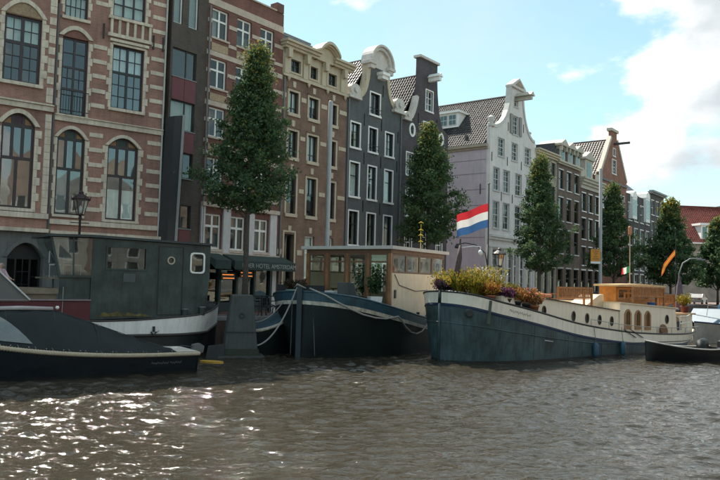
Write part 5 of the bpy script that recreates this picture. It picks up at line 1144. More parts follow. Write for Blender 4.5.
# ---- concrete mooring pier between the boats
pb = [(-.73, -.55), (.73, -.55), (.73, .9), (-.73, .9)]; ptp = [(-.40, -.40), (.42, -.40), (.42, .7), (-.40, .7)]
pe = MB().add([(x, y, -.5) for x, y in pb] + [(x, y, 2.42) for x, y in ptp], [(0,3,2,1), (4,5,6,7), (0,1,5,4), (1,2,6,5), (2,3,7,6), (3,0,4,7)])
CONC = mat('weathered_concrete', (.068,.074,.071), .85, .22, 1.5, .35, 12, streak=.3)
pier = empty('concrete_pier', (-4.62, 28.35, 0), R(14), 'grey tapering concrete mooring pier standing between the houseboat and the blue barge', 'pier')
po = pe.build('block', CONC, pier); mod_ = po.modifiers.new('bevel', 'BEVEL'); mod_.width = .04; mod_.segments = 2
MB().box(-.86, .9, -.68, 1.0, -.5, .07).build('footing', CONC, pier)
MB().add([(x*1.012, y*1.012-.004, -.1) for x, y in [(-.715, -.54), (.715, -.54), (.715, .88), (-.715, .88)]] + [(x*1.012, y*1.012-.004, .34) for x, y in [(-.672, -.522), (.677, -.522), (.677, .86), (-.672, .86)]], [(0,1,5,4), (1,2,6,5), (2,3,7,6), (3,0,4,7)]).build('algae_band', mat('algae', (.018,.028,.016), .7, .4, 6, .4, 20, c2=(.03,.032,.024)), pier)
MB().tube([(.0+.09*math.cos(2*math.pi*i/14), -.50, 1.62+.09*math.sin(2*math.pi*i/14)) for i in range(15)], .016, 6, False).tube([(0, -.42, 1.71), (0, -.52, 1.71)], .025, 8).build('mooring_ring', IRON, pier)
MB().box(-.62, .62, -.53, -.50, .98, 1.0).build('casting_joint', mat('joint_dark', (.03,.032,.03), .9), pier)
MB().slab([(-.6, -.2), (.1, -.2), (.12, .5), (-.5, .42)], [], 0, .05, True).build('rudder_plate', HULLD, pier).location = (-.75, -.62, .05)

# ---- blue barge with the wood and glass cabin
TH3 = R(58); BP = Vector((-2.32, 28.32, 0)); bg_ = empty('blue_barge', BP, TH3, 'blue and black barge with pale rubbing band and wooden glass cabin', 'barge')
sh3 = [(0, 2.62), (.8, 2.46), (2, 2.22), (4, 1.86), (6.5, 1.46), (9, 1.30), (12, 1.35), (14, 1.5)]
bt3 = [(0, .05), (.15, .85), (.45, 1.55), (1.1, 2.2), (2.2, 2.5), (4, 2.6), (11, 2.6), (13, 2.3), (14, 1.6)]
bw3 = [(0, .03), (.4, .45), (1.0, 1.0), (2.0, 1.7), (3.2, 2.2), (4.5, 2.4), (11, 2.4), (13, 1.9), (14, .8)]
H3 = Hull(14, bt3, bw3, sh3); BL3 = mat('steel_blue_paint', (.030,.075,.104), .45, .3, 1.8, .4, 2.5, streak=.35, rust=.6); BK3 = mat('tarred_hull', (.006,.008,.009), .5, .3, .7, .5, 2.0, streak=.2, c2=(.014,.026,.027), spec=.3)
H3.band(lambda x: -.3, lambda x: H3.S(x)-.50, nz=8).build('hull', BK3, bg_, True)
H3.band(lambda x: H3.S(x)-.36, lambda x: H3.S(x), nz=3, out=.01).build('bulwark', BL3, bg_, True)
PBAND = mat('flaking_pale_paint', (.48,.45,.38), .75, .4, 5, .4, 12, streak=.35, rust=.8)
H3.band(lambda x: H3.S(x)-.505, lambda x: H3.S(x)-.36, nz=2, out=.045).build('rubbing_band', PBAND, bg_, True)
H3.strake(lambda x: H3.S(x)+.0, .035, 'cap_rail', BL3, bg_); H3.deck(-.32, mat('deck_blue_grey', (.07,.075,.08), .7), bg_)
MB().slab([(-.10, -.3), (.10, -.3), (.10, 2.72), (.04, 2.82), (-.04, 2.82), (-.10, 2.72)], [], -.10, .25, True).build('stem_post', mat('stem_dark_blue', (.014,.028,.038), .5, .3, 2, .3, 4, streak=.4), bg_, rot=(0, 0, -R(62)), loc=(-.04, -.03, 0))
mb = MB()
for k in range(3): mb.tube([(.05*k, -.28+.04*k, 2.74), (-.2, .0, 2.9-.02*k), (.05*k, .28, 2.74)], .03, 6)
mb.build('rope_hitch', ROPE, bg_, True)
M3 = Matrix.Translation(BP) @ Matrix.Rotation(TH3, 4, 'Z')
def hang(name, label, pts, sag, r, m):
    e_ = empty(name, pts[0], 0, label, 'rope'); o = Vector(pts[0]); 
    for i, (a, b) in enumerate(zip(pts, pts[1:])): rope(e_, 'rope_length', Vector(a)-o, Vector(b)-o, sag[i], r, m, 18)
    return e_
near3 = lambda x, z: tuple(M3 @ Vector((x, -(H3.half(x, z)+.10), z)))
dr_ = [(.05, 2.74), (.2, 2.5), (.45, 2.22), (.8, 1.98), (1.3, 1.76), (1.9, 1.63), (2.5, 1.58), (3.0, 1.62), (3.3, 1.66), (3.6, 1.5), (4.0, 1.2), (4.5, .95), (5.0, .86), (5.5, .95), (5.9, 1.25)]
re_ = empty('mooring_rope', BP, TH3, 'thick grey rope draped along the near side of the blue barge', 'rope'); MB().tube([(x, -(H3.half(x, z)+.09), z) for x, z in dr_], .036, 8).build('rope_length', ROPE, re_, True)
hang('mooring_rope', 'thick rope looping from the blue barge bow to the concrete pier', [tuple(M3 @ Vector((-.05, .1, 2.78))), (-4.0, 28.1, .45)], (.55,), .034, ROPE)
hang('mooring_rope', 'thin line from the blue barge bow to the quay', [tuple(M3 @ Vector((.3, .9, 2.35))), (-4.1, 28.6, 1.35)], (.25,), .022, ROPE)
hang('mooring_rope', 'thin vertical line hanging from the blue barge stem into the water', [tuple(M3 @ Vector((.1, -.55, 2.5))), tuple(M3 @ Vector((.25, -.62, .1)))], (0,), .02, ROPED)
hang('mooring_rope', 'vertical line hanging on the far side of the blue barge stem', [tuple(M3 @ Vector((-.02, .35, 2.3))), tuple(M3 @ Vector((-.1, .3, .1)))], (0,), .018, ROPED)
# cabin: wooden posts, panes between, cream side wall, white roof edge
WOOD = mat('varnished_wood', (.27,.125,.05), .4, .25, 3, .1, 40, c2=(.20,.085,.035)); WOODD = mat('brown_wood', (.15,.075,.038), .5, .25, 4)
GLC = glassmat('cabin_glass', (.86,.92,.89), .02)
KX0, KX1, KY0, KY1, KZ0, KZ1 = 3.1, 8.2, -2.35, 1.95, 2.05, 4.42
MB().box(KX0-.22, KX1+.15, KY0-.2, KY1+.2, KZ1+.02, KZ1+.16).build('roof', mat('roof_white_grey', (.50,.47,.44), .7, .1, 3), bg_)
MB().box(KX0-.04, KX1, KY0-.02, KY1+.02, KZ1-.14, KZ1+.015).build('roof_beam', WOODD, bg_)
for y in (-2.3, -1.25, -.2, .85, 1.9): MB().box(KX0-.05, KX0+.07, y-.07, y+.07, 1.9, KZ1-.145).build('post', WOOD, bg_)
for (a, b) in ((-2.22, -1.33), (-1.17, -.28), (-.12, .77), (.93, 1.82)):
    f_ = MB().slab([(a, KZ0), (b, KZ0), (b, KZ1-.15), (a, KZ1-.15)], [[(a+.07, KZ0+.08), (b-.07, KZ0+.08), (b-.07, KZ1-.55), (a+.07, KZ1-.55)], [(a+.07, KZ1-.48), (b-.07, KZ1-.48), (b-.07, KZ1-.22), (a+.07, KZ1-.22)]], 0, .05, True).build('glazed_door', WOODD, bg_, rot=(0, 0, R(90)), loc=(KX0, 0, 0))
    for (z0, z1) in ((KZ0+.08, KZ1-.55), (KZ1-.48, KZ1-.22)): MB().box(a+.06, b-.06, .02, .028, z0-.01, z1+.01).build('pane', GLC, f_)
# side wall: cream below, windows above
CREAM3 = mat('cream_steel', (.72,.58,.42), .55, .08, 1.5, streak=.18)
MB().box(KX0+.1, KX1, KY0, KY0+.06, 1.45, 3.45).build('side_wall', CREAM3, bg_); MB().box(KX0+.1, KX1, KY1-.06, KY1, 1.45, 3.45).build('side_wall', CREAM3, bg_); MB().box(KX1-.06, KX1, KY0+.065, KY1-.065, 1.45, 2.6).build('back_wall', CREAM3, bg_)
for y_ in (KY0+.1, -.9, .3, KY1-.2): MB().box(KX1-.08, KX1, y_-.06, y_+.06, 2.605, KZ1-.15).build('post', WOOD, bg_)
MB().box(KX0+.1, KX1-.07, -.5, KY1-.07, 1.9, 2.0).build('cabin_floor', WOODD, bg_)
for y, s_ in ((KY0, 1), (KY1-.05, 0)):
    holes_ = []; n_ = 4; w_ = (KX1-KX0-.1)/n_
    for i in range(n_): holes_.append([(KX0+.1+w_*i+.07, 3.52), (KX0+.1+w_*(i+1)-.07, 3.52), (KX0+.1+w_*(i+1)-.07, 4.2), (KX0+.1+w_*i+.07, 4.2)])
    f_ = MB().slab([(KX0+.1, 3.452), (KX1, 3.452), (KX1, KZ1-.15), (KX0+.1, KZ1-.15)], holes_, y, y+.05, True).build('window_row', WOODD, bg_)
    for h_ in holes_: MB().box(h_[0][0]-.01, h_[1][0]+.01, y+.02, y+.028, 3.5, 4.22).build('pane', GLC, f_)
MB().tube([(KX0+.3, KY0-.02, 3.4), (KX0+.7, KY0-.03, 2.95), (KX0+2.2, KY0-.03, 2.7), (KX0+3.4, KY0-.03, 2.75)], .015, 5).build('cable', BLKF, bg_); MB().box(KX0+.3, KX0+.42, KY0-.05, KY0-.002, 2.4, 2.75).build('switch_box', BLKF, bg_)
# furniture seen through the glass
def plant(name, label, loc, rz, potm, pr_, ph_, h, n, cols, spread=.5, ls=.07, group=None, flower=None, blade=False, seed=1, square=False):
    rr = random.Random(seed); e = empty(name, loc, rz, label, 'plant', group)
    if pr_: 
        if square: MB().add([(sx*pr_*k, sy*pr_*k, z) for k, z in ((.75, 0), (1, ph_)) for sx, sy in ((-1,-1),(1,-1),(1,1),(-1,1))], [(0,3,2,1), (0,1,5,4), (1,2,6,5), (2,3,7,6), (3,0,4,7), (4,5,6,7)]).build('pot', potm, e)
        else: MB().lathe([(pr_*.7, 0), (pr_*.95, ph_*.82), (pr_*1.08, ph_*.82), (pr_*1.08, ph_), (pr_*.9, ph_), (pr_*.85, ph_*.9)], 12).build('pot', potm, e, True)
    mb = MB(); mb.c = []
    for i in range(n):
        a = rr.random()*6.283; q = rr.random()**.6*spread; base = Vector((math.cos(a)*pr_*.6*rr.random(), math.sin(a)*pr_*.6*rr.random(), ph_)); tip = Vector((math.cos(a)*q, math.sin(a)*q, ph_+h*(.35+.65*rr.random())))
        if blade:
            midp = base.lerp(tip, .55)+Vector((0, 0, .12*h)); w = ls*.22; sdv = Vector((-math.sin(a+rr.random()), math.cos(a), 0))*w; k = len(mb.v)
            mb.v += [tuple(base-sdv), tuple(base+sdv), tuple(midp+sdv), tuple(midp-sdv), tuple(tip)]; mb.f += [(k, k+1, k+2, k+3), (k+3, k+2, k+4)]; c = rr.choice(cols); f = rr.uniform(.6, 1.3); mb.c += [(c[0]*f, c[1]*f, c[2]*f, 1)]*2
            tipn = [tip, midp]
        else: tipn = [base.lerp(tip, t_) for t_ in (.45, .7, .9, 1.0)]
        for p in tipn:
            for _ in range(3 if not blade else 2):
                s = ls*rr.uniform(.5, 1.2); d = Vector((rr.gauss(0,1), rr.gauss(0,1), rr.gauss(0,1))).normalized(); u = d.orthogonal().normalized(); v = d.cross(u); o_ = p + Vector((rr.gauss(0,1), rr.gauss(0,1), rr.gauss(0,1)))*ls*.8; k = len(mb.v)
                mb.v += [tuple(o_-u*s), tuple(o_+v*s*.5), tuple(o_+u*s), tuple(o_-v*s*.5)]; mb.f.append((k, k+1, k+2, k+3)); c = rr.choice(flower if flower and rr.random() < .3 else cols); f = rr.uniform(.6, 1.3); mb.c.append((c[0]*f, c[1]*f, c[2]*f, 1))
    mb.build('foliage', LEAF, e); return e
GRN = [(.03,.075,.025), (.05,.10,.03), (.025,.06,.025)]; YGR = [(.24,.21,.03), (.33,.25,.03), (.12,.15,.03), (.40,.26,.025)]; ORG = [(.38,.14,.03), (.42,.20,.05), (.20,.16,.03), (.34,.10,.05)]; DKP = [(.05,.03,.05), (.03,.05,.03), (.09,.03,.06)]
WHP = mat('white_pot', (.66,.66,.65), .5, .06); TER = mat('terracotta', (.36,.13,.07), .8, .15, 6); GRP = mat('pale_green_pot', (.20,.30,.25), .6, .1)
plant('potted_plant', 'leafy plant in a square white pot beside the wooden cabin corner', M3 @ Vector((2.75, -1.8, 1.86)), .3, WHP, .26, .6, 1.25, 40, GRN, .4, .09, seed=3, square=True)
wb = empty('white_bin', M3 @ Vector((2.6, .25, 1.86)), TH3, 'white square bin in front of the glazed cabin doors', 'bin'); MB().box(-.3, .3, -.28, .28, 0, .72).build('body', WHP, wb); MB().box(-.32, .32, -.3, .3, .722, .78).build('lid', WH, wb)
plant('potted_plant', 'dark bushy plant in a pale green tub at the barge bow', M3 @ Vector((1.2, 1.15, 2.12)), 0, GRP, .36, .55, .35, 60, [(.06,.035,.025), (.03,.045,.02), (.10,.06,.04)], .5, .07, seed=4)
MB().box(1.35, 1.42, -.2, 2.2, 2.1, 2.85).build('dark_screen', mat('dark_screen_mesh', (.022,.025,.03), .7), bg_)
GREYC = mat('grey_chair_mesh', (.10,.105,.105), .7, .1, 5)
def lounge(label, loc, rz):
    e = empty('garden_chair', loc, rz, label, 'chair', 'grey chairs on the barge deck')
    MB().bar((0, -.25, .40), (0, .22, .36), .5, .04).build('seat', GREYC, e); MB().bar((0, .22, .36), (0, .5, 1.15), .5, .04).build('backrest', GREYC, e)
    for sx in (-.26, .26):
        MB().tube([(sx, -.3, 0), (sx, -.25, .6), (sx, .3, .62)], .018, 6).build('armrest', GREYC, e); MB().tube([(sx, .42, 0), (sx, .2, .4)], .018, 6).build('leg', GREYC, e); MB().tube([(sx, -.26, 0), (sx, -.2, .4)], .018, 6).build('leg', GREYC, e)
lounge('grey mesh garden chair by the glazed doors, left of the other one', M3 @ Vector((2.4, -.5, 1.86)), TH3+R(120)); lounge('grey mesh garden chair by the glazed doors, nearer the white plant pot', M3 @ Vector((2.5, -1.15, 1.86)), TH3+R(75))
plant('potted_plant', 'green plant inside the glass cabin, seen through the doors', M3 @ Vector((4.2, -.4, 2.05)), 0, TER, .22, .4, 1.3, 50, [(.05,.14,.04), (.07,.17,.05)], .5, .10, seed=6)
tb_ = empty('cabin_table', M3 @ Vector((4.6, .7, 2.0)), TH3, 'dark table inside the glass cabin', 'table'); MB().box(-.8, .8, -.45, .45, .70, .75).build('table_top', WOODD, tb_)
for sx in (-.7, .7):
    for sy in (-.35, .35): MB().box(sx-.03, sx+.03, sy-.03, sy+.03, 0, .70).build('leg', WOODD, tb_)
# gear on the side deck: ropes and post at the gap to the white ship
for (a, b) in (((6.2, -2.3, 1.5), (7.6, -2.7, 2.3)), ((6.0, -2.35, 1.45), (7.5, -2.6, 1.95))): MB().tube([a, b], .03, 6).build('fender_pole', ROPED, bg_)
MB().lathe([(.1, 0), (.1, .35), (.14, .36), (.14, .42), (.02, .44)], 10, (5.6, -2.3, 1.35)).build('bollard', BLKF, bg_, True)
MB().box(4.6, 5.3, -2.5, -2.42, 1.35, 1.62).build('step_box', WHP, bg_)
vx = empty('yellow_pennant_staff', M3 @ Vector((7.6, -1.4, KZ1+.16)), 0, 'thin yellow staff with small yellow tassels above the wooden cabin roof', 'staff')
MB().tube([(0, 0, 0), (0, 0, 1.3)], .014, 6).build('staff', mat('yellow_paint', (.55,.42,.03), .5), vx)
for z in (.45, .75, 1.0, 1.35): MB().tube([(-.12, 0, z), (0, 0, z+.06), (.12, 0, z)], [.012, .03, .012], 6).build('tassel', MATS['yellow_paint'], vx)

# ---- blue covered tender tucked between the pier and the barge bow
T7 = R(200); TP = Vector((-2.75, 30.35, 0)); td = empty('covered_tender', TP, T7, 'small black tender with sloping blue cover tucked behind the concrete pier', 'boat')
H7 = Hull(2.5, [(0, .05), (.3, .5), (.9, .85), (1.8, .9), (2.5, .75)], [(0, 0), (.4, .25), (1, .6), (1.8, .7), (2.5, .5)], [(0, 1.75), (.7, 1.3), (1.5, 1.05), (2.5, .95)])
H7.band(lambda x: -.25, lambda x: H7.S(x), nz=6).build('hull', BK3, td, True); H7.strake(lambda x: H7.S(x)-.03, .07, 'gunwale', PBAND, td); H7.deck(-.04, BL3, td)
cv = MB()
for i in range(13):
    x = .05+2.4*i/12
    for j in range(9): t = -1+j/4; hb_ = H7.half(x, H7.S(x)); cv.v.append((x, t*hb_, H7.S(x)+.04+(.42-.12*x)*(1-t*t)))
for i in range(12):
    for j in range(8): k = i*9+j; cv.f.append((k, k+9, k+10, k+1))
cv.build('canvas_cover', BL3, td, True)

# ------------------------------------------------------------------ white and teal ship
TH4 = R(38); SP = Vector((3.22, 28.33, 0)); M4 = Matrix.Translation(SP) @ Matrix.Rotation(TH4, 4, 'Z')
ship = empty('white_teal_ship', SP, TH4, 'long converted cargo ship with teal hull, white band and cream cabin', 'ship')
sh4 = [(0, 2.78), (.6, 2.62), (1.4, 2.42), (2.5, 2.22), (3.8, 1.98), (6.4, 1.50), (9, 1.18), (11.2, 1.0), (15, .86), (17, .92), (18.6, 1.1)]
bt4 = [(0, .06), (.1, .72), (.25, 1.12), (.5, 1.48), (1.0, 1.78), (1.8, 1.94), (3, 2.0), (4.5, 2.0), (14, 2.0), (16.5, 1.75), (18, 1.1), (18.6, .3)]
bw4 = [(0, .04), (.15, .42), (.4, .8), (.9, 1.2), (1.8, 1.6), (3.2, 1.87), (5, 1.95), (14, 1.95), (16, 1.5), (17.5, .7), (18.6, .05)]
H4 = Hull(18.6, bt4, bw4, sh4, n=64)
TEAL = mat('teal_steel', (.050,.086,.094), .5, .45, .9, .55, 1.8, streak=.55, c2=(.032,.058,.066), rust=.5); SHW = mat('ship_white', (.82,.75,.64), .5, .06, 1.5, streak=.2, rust=.45); NVY = mat('navy_stripe', (.012,.03,.075), .45, .15, 3); SBK = mat('ship_black', (.014,.016,.018), .45, .2, 3)
H4.band(lambda x: -.35, lambda x: H4.S(x)-.60, nz=9).build('hull', TEAL, ship, True)
H4.band(lambda x: H4.S(x)-.60, lambda x: H4.S(x)-.47, nz=1, out=.006).build('blue_stripe', NVY, ship, True)
H4.band(lambda x: H4.S(x)-.47, lambda x: H4.S(x)-.02, nz=3, out=.010).build('white_band', SHW, ship, True)
H4.band(lambda x: -.36, lambda x: .09, nz=2, out=.005).build('boot_top', SBK, ship, True)
H4.strake(lambda x: H4.S(x)-.01, .04, 'black_cap_rail', SBK, ship); H4.strake(lambda x: H4.S(x)-.53, .02, 'stripe_bead', NVY, ship, .012)
wz = [(0, 1.55), (2, 1.25), (5, .88), (8, .62), (18.6, .45)]
H4.strake(lambda x: smooth_tab(wz, x), .022, 'weld_rib', TEAL, ship, .008)
MB().tube([(-.03, 0, -.3), (-.02, 0, 1.4), (.0, 0, 2.82)], [.05, .055, .06], 8).build('stem_bar', TEAL, ship, True); MB().tube([(-.03, 0, 2.3), (.0, 0, 2.82)], .064, 8).build('stem_cap', SBK, ship, True)
H4.deck(-.30, mat('ship_deck', (.16,.13,.10), .8, .2, 3), ship)
def on4(x, z, out=0): return Vector((x, -(H4.half(x, z)+out), z))
# hawse pipe at the bow; a black disc paints its dark inside
hx = .38; p0 = on4(hx, 1.95, .0); MB().tube([p0+Vector((.1, .12, 0)), p0+Vector((-.03, -.05, 0))], [.20, .18], 16).build('hawse_pipe', TEAL, ship, True); MB().tube([p0+Vector((-.02, -.035, 0)), p0+Vector((-.055, -.085, 0))], .125, 14).build('hawse_dark_disc', SBK, ship)
rb = MB()
q0 = on4(.95, 2.45, .03); rb.bar(q0, on4(.98, 1.55, .05), .14, .05); rb.build('timber_guard', mat('mossy_timber', (.09,.105,.085), .8, .3, 5), ship)
# name in script and plimsoll-like marks
sc = MB()
for (xa, n) in ((1.9, 26),):
    pts = []
    for i in range(n*2):
        x = xa + i*.024; z = H4.S(x)-.25 + .045*math.sin(i*1.15) + .02*math.sin(i*.53); v = on4(x, z, .018); pts.append(v)
    sc.tube(pts, .008, 4)
sc.build('name_lettering', mat('faded_name', (.30,.26,.22), .7), ship)
sc = MB(); sc.bar(on4(4.0, .86, .03), on4(4.55, .80, .03), .012, .03); sc.build('draught_mark', mat('mark_white', (.5,.5,.48), .7), ship)
for x in (1.6, 3.4, 5.6, 8.0, 10.4, 12.8):
    MB().tube([on4(x, z_, .004) for z_ in [-.2+(H4.S(x)-.62+.2)*i/8 for i in range(9)]], .012, 5).build('plate_seam', TEAL, ship)
# cream coach house with portholes and three arched windows
CH = mat('cabin_cream', (.82,.71,.56), .5, .05, 1.5, streak=.16, rust=.25)
yN = -1.62
top4 = lambda x: lerp([(1.9, 2.62), (4, 2.60), (6.4, 2.36), (9.92, 2.02)], x)
ports = [(4.42, 2.03), (6.45, 1.80), (7.44, 1.70), (8.39, 1.62), (9.34, 1.55)]
ell = lambda cx, cz, rx, rz, n=18: [(cx+rx*math.cos(2*math.pi*i/n), cz+rz*math.sin(2*math.pi*i/n)) for i in range(n)]
xs_ = [1.9, 3, 4, 5.2, 6.4, 8, 9.92]
MB().slab([(x, H4.S(x)-.4) for x in xs_] + [(x, top4(x)) for x in xs_[::-1]], [ell(px, pz, .105, .19) for px, pz in ports], yN, yN+.06, True).build('coach_wall', CH, ship)
MB().slab([(x, H4.S(x)-.4) for x in xs_] + [(x, top4(x)) for x in xs_[::-1]], [], 1.56, 1.62, True).build('coach_wall', CH, ship)
for px, pz in ports:
    p_ = MB().slab(ell(px, pz, .135, .225), [ell(px, pz, .095, .18)], yN-.03, yN+.02, True).build('porthole', mat('bronze', (.06,.045,.04), .4), ship); MB().slab(ell(px, pz, .105, .19), [], yN+.025, yN+.03).build('pane', GLD, p_)
CT = mat('coach_top', (.62,.52,.38), .7, .1, 2)
mb = MB(); xs2 = [1.9+.25*i for i in range(33)]; xs2[-1] = 9.92
for x in xs2:
    for j in range(9): t = -1+j/4; mb.v.append((x, t*1.68, top4(x)+.10*(1-t*t)))
for i in range(len(xs2)-1):
    for j in range(8): k = i*9+j; mb.f.append((k, k+9, k+10, k+1))
mb.build('coach_roof', CT, ship, True); mb = MB().tube([(x, -1.68, top4(x)) for x in xs2], .022, 6); mb.build('coach_moulding', SBK, ship)
MB().box(1.84, 1.9, -1.56, 1.56, 1.9, 2.63).build('coach_front', CH, ship)
aft = [(9.93, .7), (15.1, .5), (14.9, 2.10), (9.93, 2.36)]
arches = []
for (a, b) in ((10.32, 10.80), (11.18, 11.66), (12.04, 12.50)): arches.append(opening(a, b, 1.22-(a-10.3)*.04, 1.88-(a-10.3)*.05, .2))
MB().slab(aft, arches + [ell(14.05, 1.58, .13, .19)], yN-.06, yN, True).build('aft_cabin_wall', CH, ship); MB().slab(aft, [], 1.62, 1.68, True).build('aft_cabin_wall', CH, ship)
p_ = MB().slab(ell(14.05, 1.58, .165, .225), [ell(14.05, 1.58, .12, .18)], yN-.09, yN-.04, True).build('porthole', MATS['bronze'], ship); MB().slab(ell(14.05, 1.58, .13, .19), [], yN-.035, yN-.03).build('pane', GLD, p_)
for a in arches:
    cx = sum(p[0] for p in a)/len(a); cz = sum(p[1] for p in a)/len(a)
    ins = [(cx+(x-cx)*.62, cz+(z-cz)*.80) for x, z in a]; out_ = [(cx+(x-cx)*1.16, cz+(z-cz)*1.09) for x, z in a]
    w_ = MB().slab(out_, [ins], yN-.10, yN-.03, True).build('arched_window', mat('window_teak', (.30,.15,.06), .4, .2, 5), ship); MB().slab(ins, [], yN-.05, yN-.045).build('pane', GLD, w_)
    MB().bar((cx, yN-.08, min(z for x, z in ins)), (cx, yN-.08, max(z for x, z in ins)), .03).build('glazing_bar', MATS['window_teak'], w_)
MB().slab([(9.9, 2.36), (15.05, 2.10), (15.05, 2.16), (9.9, 2.42)], [], yN-.12, 1.75, True).build('aft_roof', CT, ship)
MB().box(9.93, 9.98, yN, 1.62, 1.3, 2.36).build('aft_front', CH, ship); MB().box(14.88, 14.94, yN, 1.62, .5, 2.1).build('aft_back', CH, ship)
# railing along the side deck
mb = MB(); 
for i in range(8): x = 7.3+i*1.35; mb.tube([(x, -1.93, H4.S(x)-.05), (x, -1.93, H4.S(x)+.30)], .016, 6)
mb.tube([(x, -1.93, H4.S(x)+.30) for x in [7.3+i*.45 for i in range(22)]], .016, 6); mb.build('side_rail', mat('rail_grey', (.35,.33,.30), .5), ship)
mb = MB().tube([on4(9.6, 1.2, .05), on4(10.6, .8, .06)], .02, 5).tube([on4(10.1, 1.2, .05), on4(11.2, .78, .06)], .02, 5); mb.build('boat_hook', SBK, ship)
# wooden deckhouse on the aft cabin
ORW = mat('orange_varnish', (.50,.20,.04), .35, .2, 3, c2=(.40,.15,.03))
MB().box(10.9, 14.8, -.85, .05, 2.15, 3.14).build('deckhouse', ORW, ship)
MB().slab([(10.7, 3.15), (15.0, 3.15), (15.0, 3.24), (12.9, 3.30), (10.7, 3.24)], [], -1.1, .25, True).build('deckhouse_roof', mat('deckhouse_roof_cream', (.60,.43,.22), .5), ship)
for x in (11.0, 11.93, 12.86, 13.79): 
    f_ = MB().slab([(x, 2.5), (x+.9, 2.5), (x+.9, 3.08), (x, 3.08)], [[(x+.08, 2.58), (x+.82, 2.58), (x+.82, 3.0), (x+.08, 3.0)]], -.90, -.852, True).build('deckhouse_window', ORW, ship); MB().box(x+.07, x+.83, -.875, -.87, 2.57, 3.01).build('pane', GLD, f_)
MB().slab([(8.5, 2.2), (9.95, 2.12), (9.95, 2.75), (9.6, 2.72)], [], -.8, .2, True).build('skylight', mat('skylight_cream', (.55,.42,.28), .5), ship)
# benches on deck
def bench(label, x, y, z, L, rz, group='wooden benches on the white ship'):
    e = empty('deck_bench', M4 @ Vector((x, y, z)), TH4+rz, label, 'bench', group); BW = mat('bench_teak', (.40,.165,.05), .5, .25, 5, c2=(.28,.11,.032)); n = int(L/.13)
    for sx in (-L/2+.04, L/2-.04):
        MB().box(sx-.04, sx+.04, .16, .24, 0, .92).build('leg', BW, e); MB().box(sx-.04, sx+.04, -.24, -.16, 0, .62).build('leg', BW, e); MB().box(sx-.05, sx+.05, -.27, .2, .621, .66).build('armrest', BW, e)
    MB().box(-L/2, L/2, .16, .23, .88, .96).build('top_rail', BW, e); MB().box(-L/2+.08, L/2-.08, .17, .22, .46, .53).build('lower_rail', BW, e)
    sm = None
    for i in range(n):
        xx = -L/2+.12+(L-.24)*i/(n-1)
        if sm is None: o = MB().box(-.035, .035, .18, .205, .531, .879).build('back_slat', BW, e); sm = o.data
        else: o = link('back_slat', sm, None, e)
        o.location.x = xx
    for k in range(4): MB().box(-L/2+.085, L/2-.085, -.22+k*.095, -.145+k*.095, .42, .445).build('seat_slat', BW, e)
bench('wooden slatted bench with its back to the canal on the cream coach roof', 6.95, -1.15, 2.10, 2.55, R(180)); bench('wooden slatted bench standing before the orange deckhouse', 12.6, -1.35, 2.2, 2.9, R(180))
bench('small wooden slatted bench aft of the orange deckhouse', 15.9, -.5, 1.86, 1.5, R(180))
# red cushions / cloth on the fore end of the coach roof
cu = empty('red_cushions', M4 @ Vector((4.6, -.9, 2.62)), TH4, 'pile of red and orange cushions on the fore part of the cabin roof', 'cushion')
for i, (dx, dz, c) in enumerate(((0, .06, (.42,.06,.04)), (.5, .06, (.45,.12,.05)), (.95, .03, (.42,.18,.09)))):
    mb = MB(); mb.lathe([(.05, -.08), (.30, -.06), (.36, .0), (.30, .07), (.05, .09)], 14, (dx-.2, 0, dz)); mb.build('cushion', mat('cushion_%d' % i, c, .85, .15, 5), cu, True)
tm_ = empty('ship_plants_table', M4 @ Vector((2.9, -.5, 2.5)), TH4, 'small dark box on the fore cabin roof of the white ship', 'box'); MB().box(-.3, .3, -.2, .2, .2, .32).box(-.25, .25, -.15, .15, .05, .2).build('box', SBK, tm_)
# bow plants
bp = [(.55, -.45, YGR, .75, True, None), (.95, -.95, YGR, .85, True, None), (1.25, -.2, YGR, .95, False, None), (1.55, -1.25, ORG, .45, False, [(.5,.3,.05)]), (1.75, -.6, YGR, 1.15, True, [(.6,.58,.5)]),
      (2.25, -1.45, DKP, .35, False, [(.30,.08,.2)]), (2.35, -.7, YGR, 1.25, True, [(.6,.58,.5)]), (2.75, -1.55, ORG, .42, False, [(.45,.25,.1)]), (3.2, -1.65, ORG, .50, False, [(.5,.2,.15)]), (3.65, -1.72, ORG, .42, False, [(.45,.3,.2)]),
      (.35, .15, DKP, .35, False, None), (.75, .55, YGR, .8, True, None), (2.9, -.9, YGR, .8, False, None)]
nm = ['tall yellow grass in a dark tub right at the stem of the white ship', 'yellow green grass clump in a tub just aft of the furled flag', 'loose yellow bush on the bow deck beneath the furled flag', 'orange flowering plant in a terracotta pot on the bow rail', 'tall pale seed-headed grass in the middle of the bow garden',
      'low purple plant in a dark pot right of the terracotta pot', 'tallest pale grass of the bow garden, beside the flag staff', 'orange flowers in a window box, first of the three along the rail', 'salmon orange flowers in a window box, middle of the three along the rail', 'pinkish orange flowers in a window box, aftmost of the three along the rail',
      'dark purple shrub overhanging the bow of the white ship on the barge side', 'yellow grass at the far side of the white ship bow', 'bushy yellow green plant behind the orange window boxes']
DPOT = mat('dark_pot', (.03,.028,.03), .7, .2, 6)
for i, ((x, y, cols, h, bl, fl), lb) in enumerate(zip(bp, nm)):
    z = H4.S(x)-.30 + (.22 if y < -1.2 or i in (3,) else .05)
    plant('potted_plant', lb, M4 @ Vector((x, y, z)), rnd.random(), TER if i in (3, 9) else DPOT, .2 if h < .6 else .24, .34, h*1.15, 170 if bl else 110, cols, .42 if h < .6 else .6, .06, 'bow garden of the white ship', fl, bl, seed=20+i)
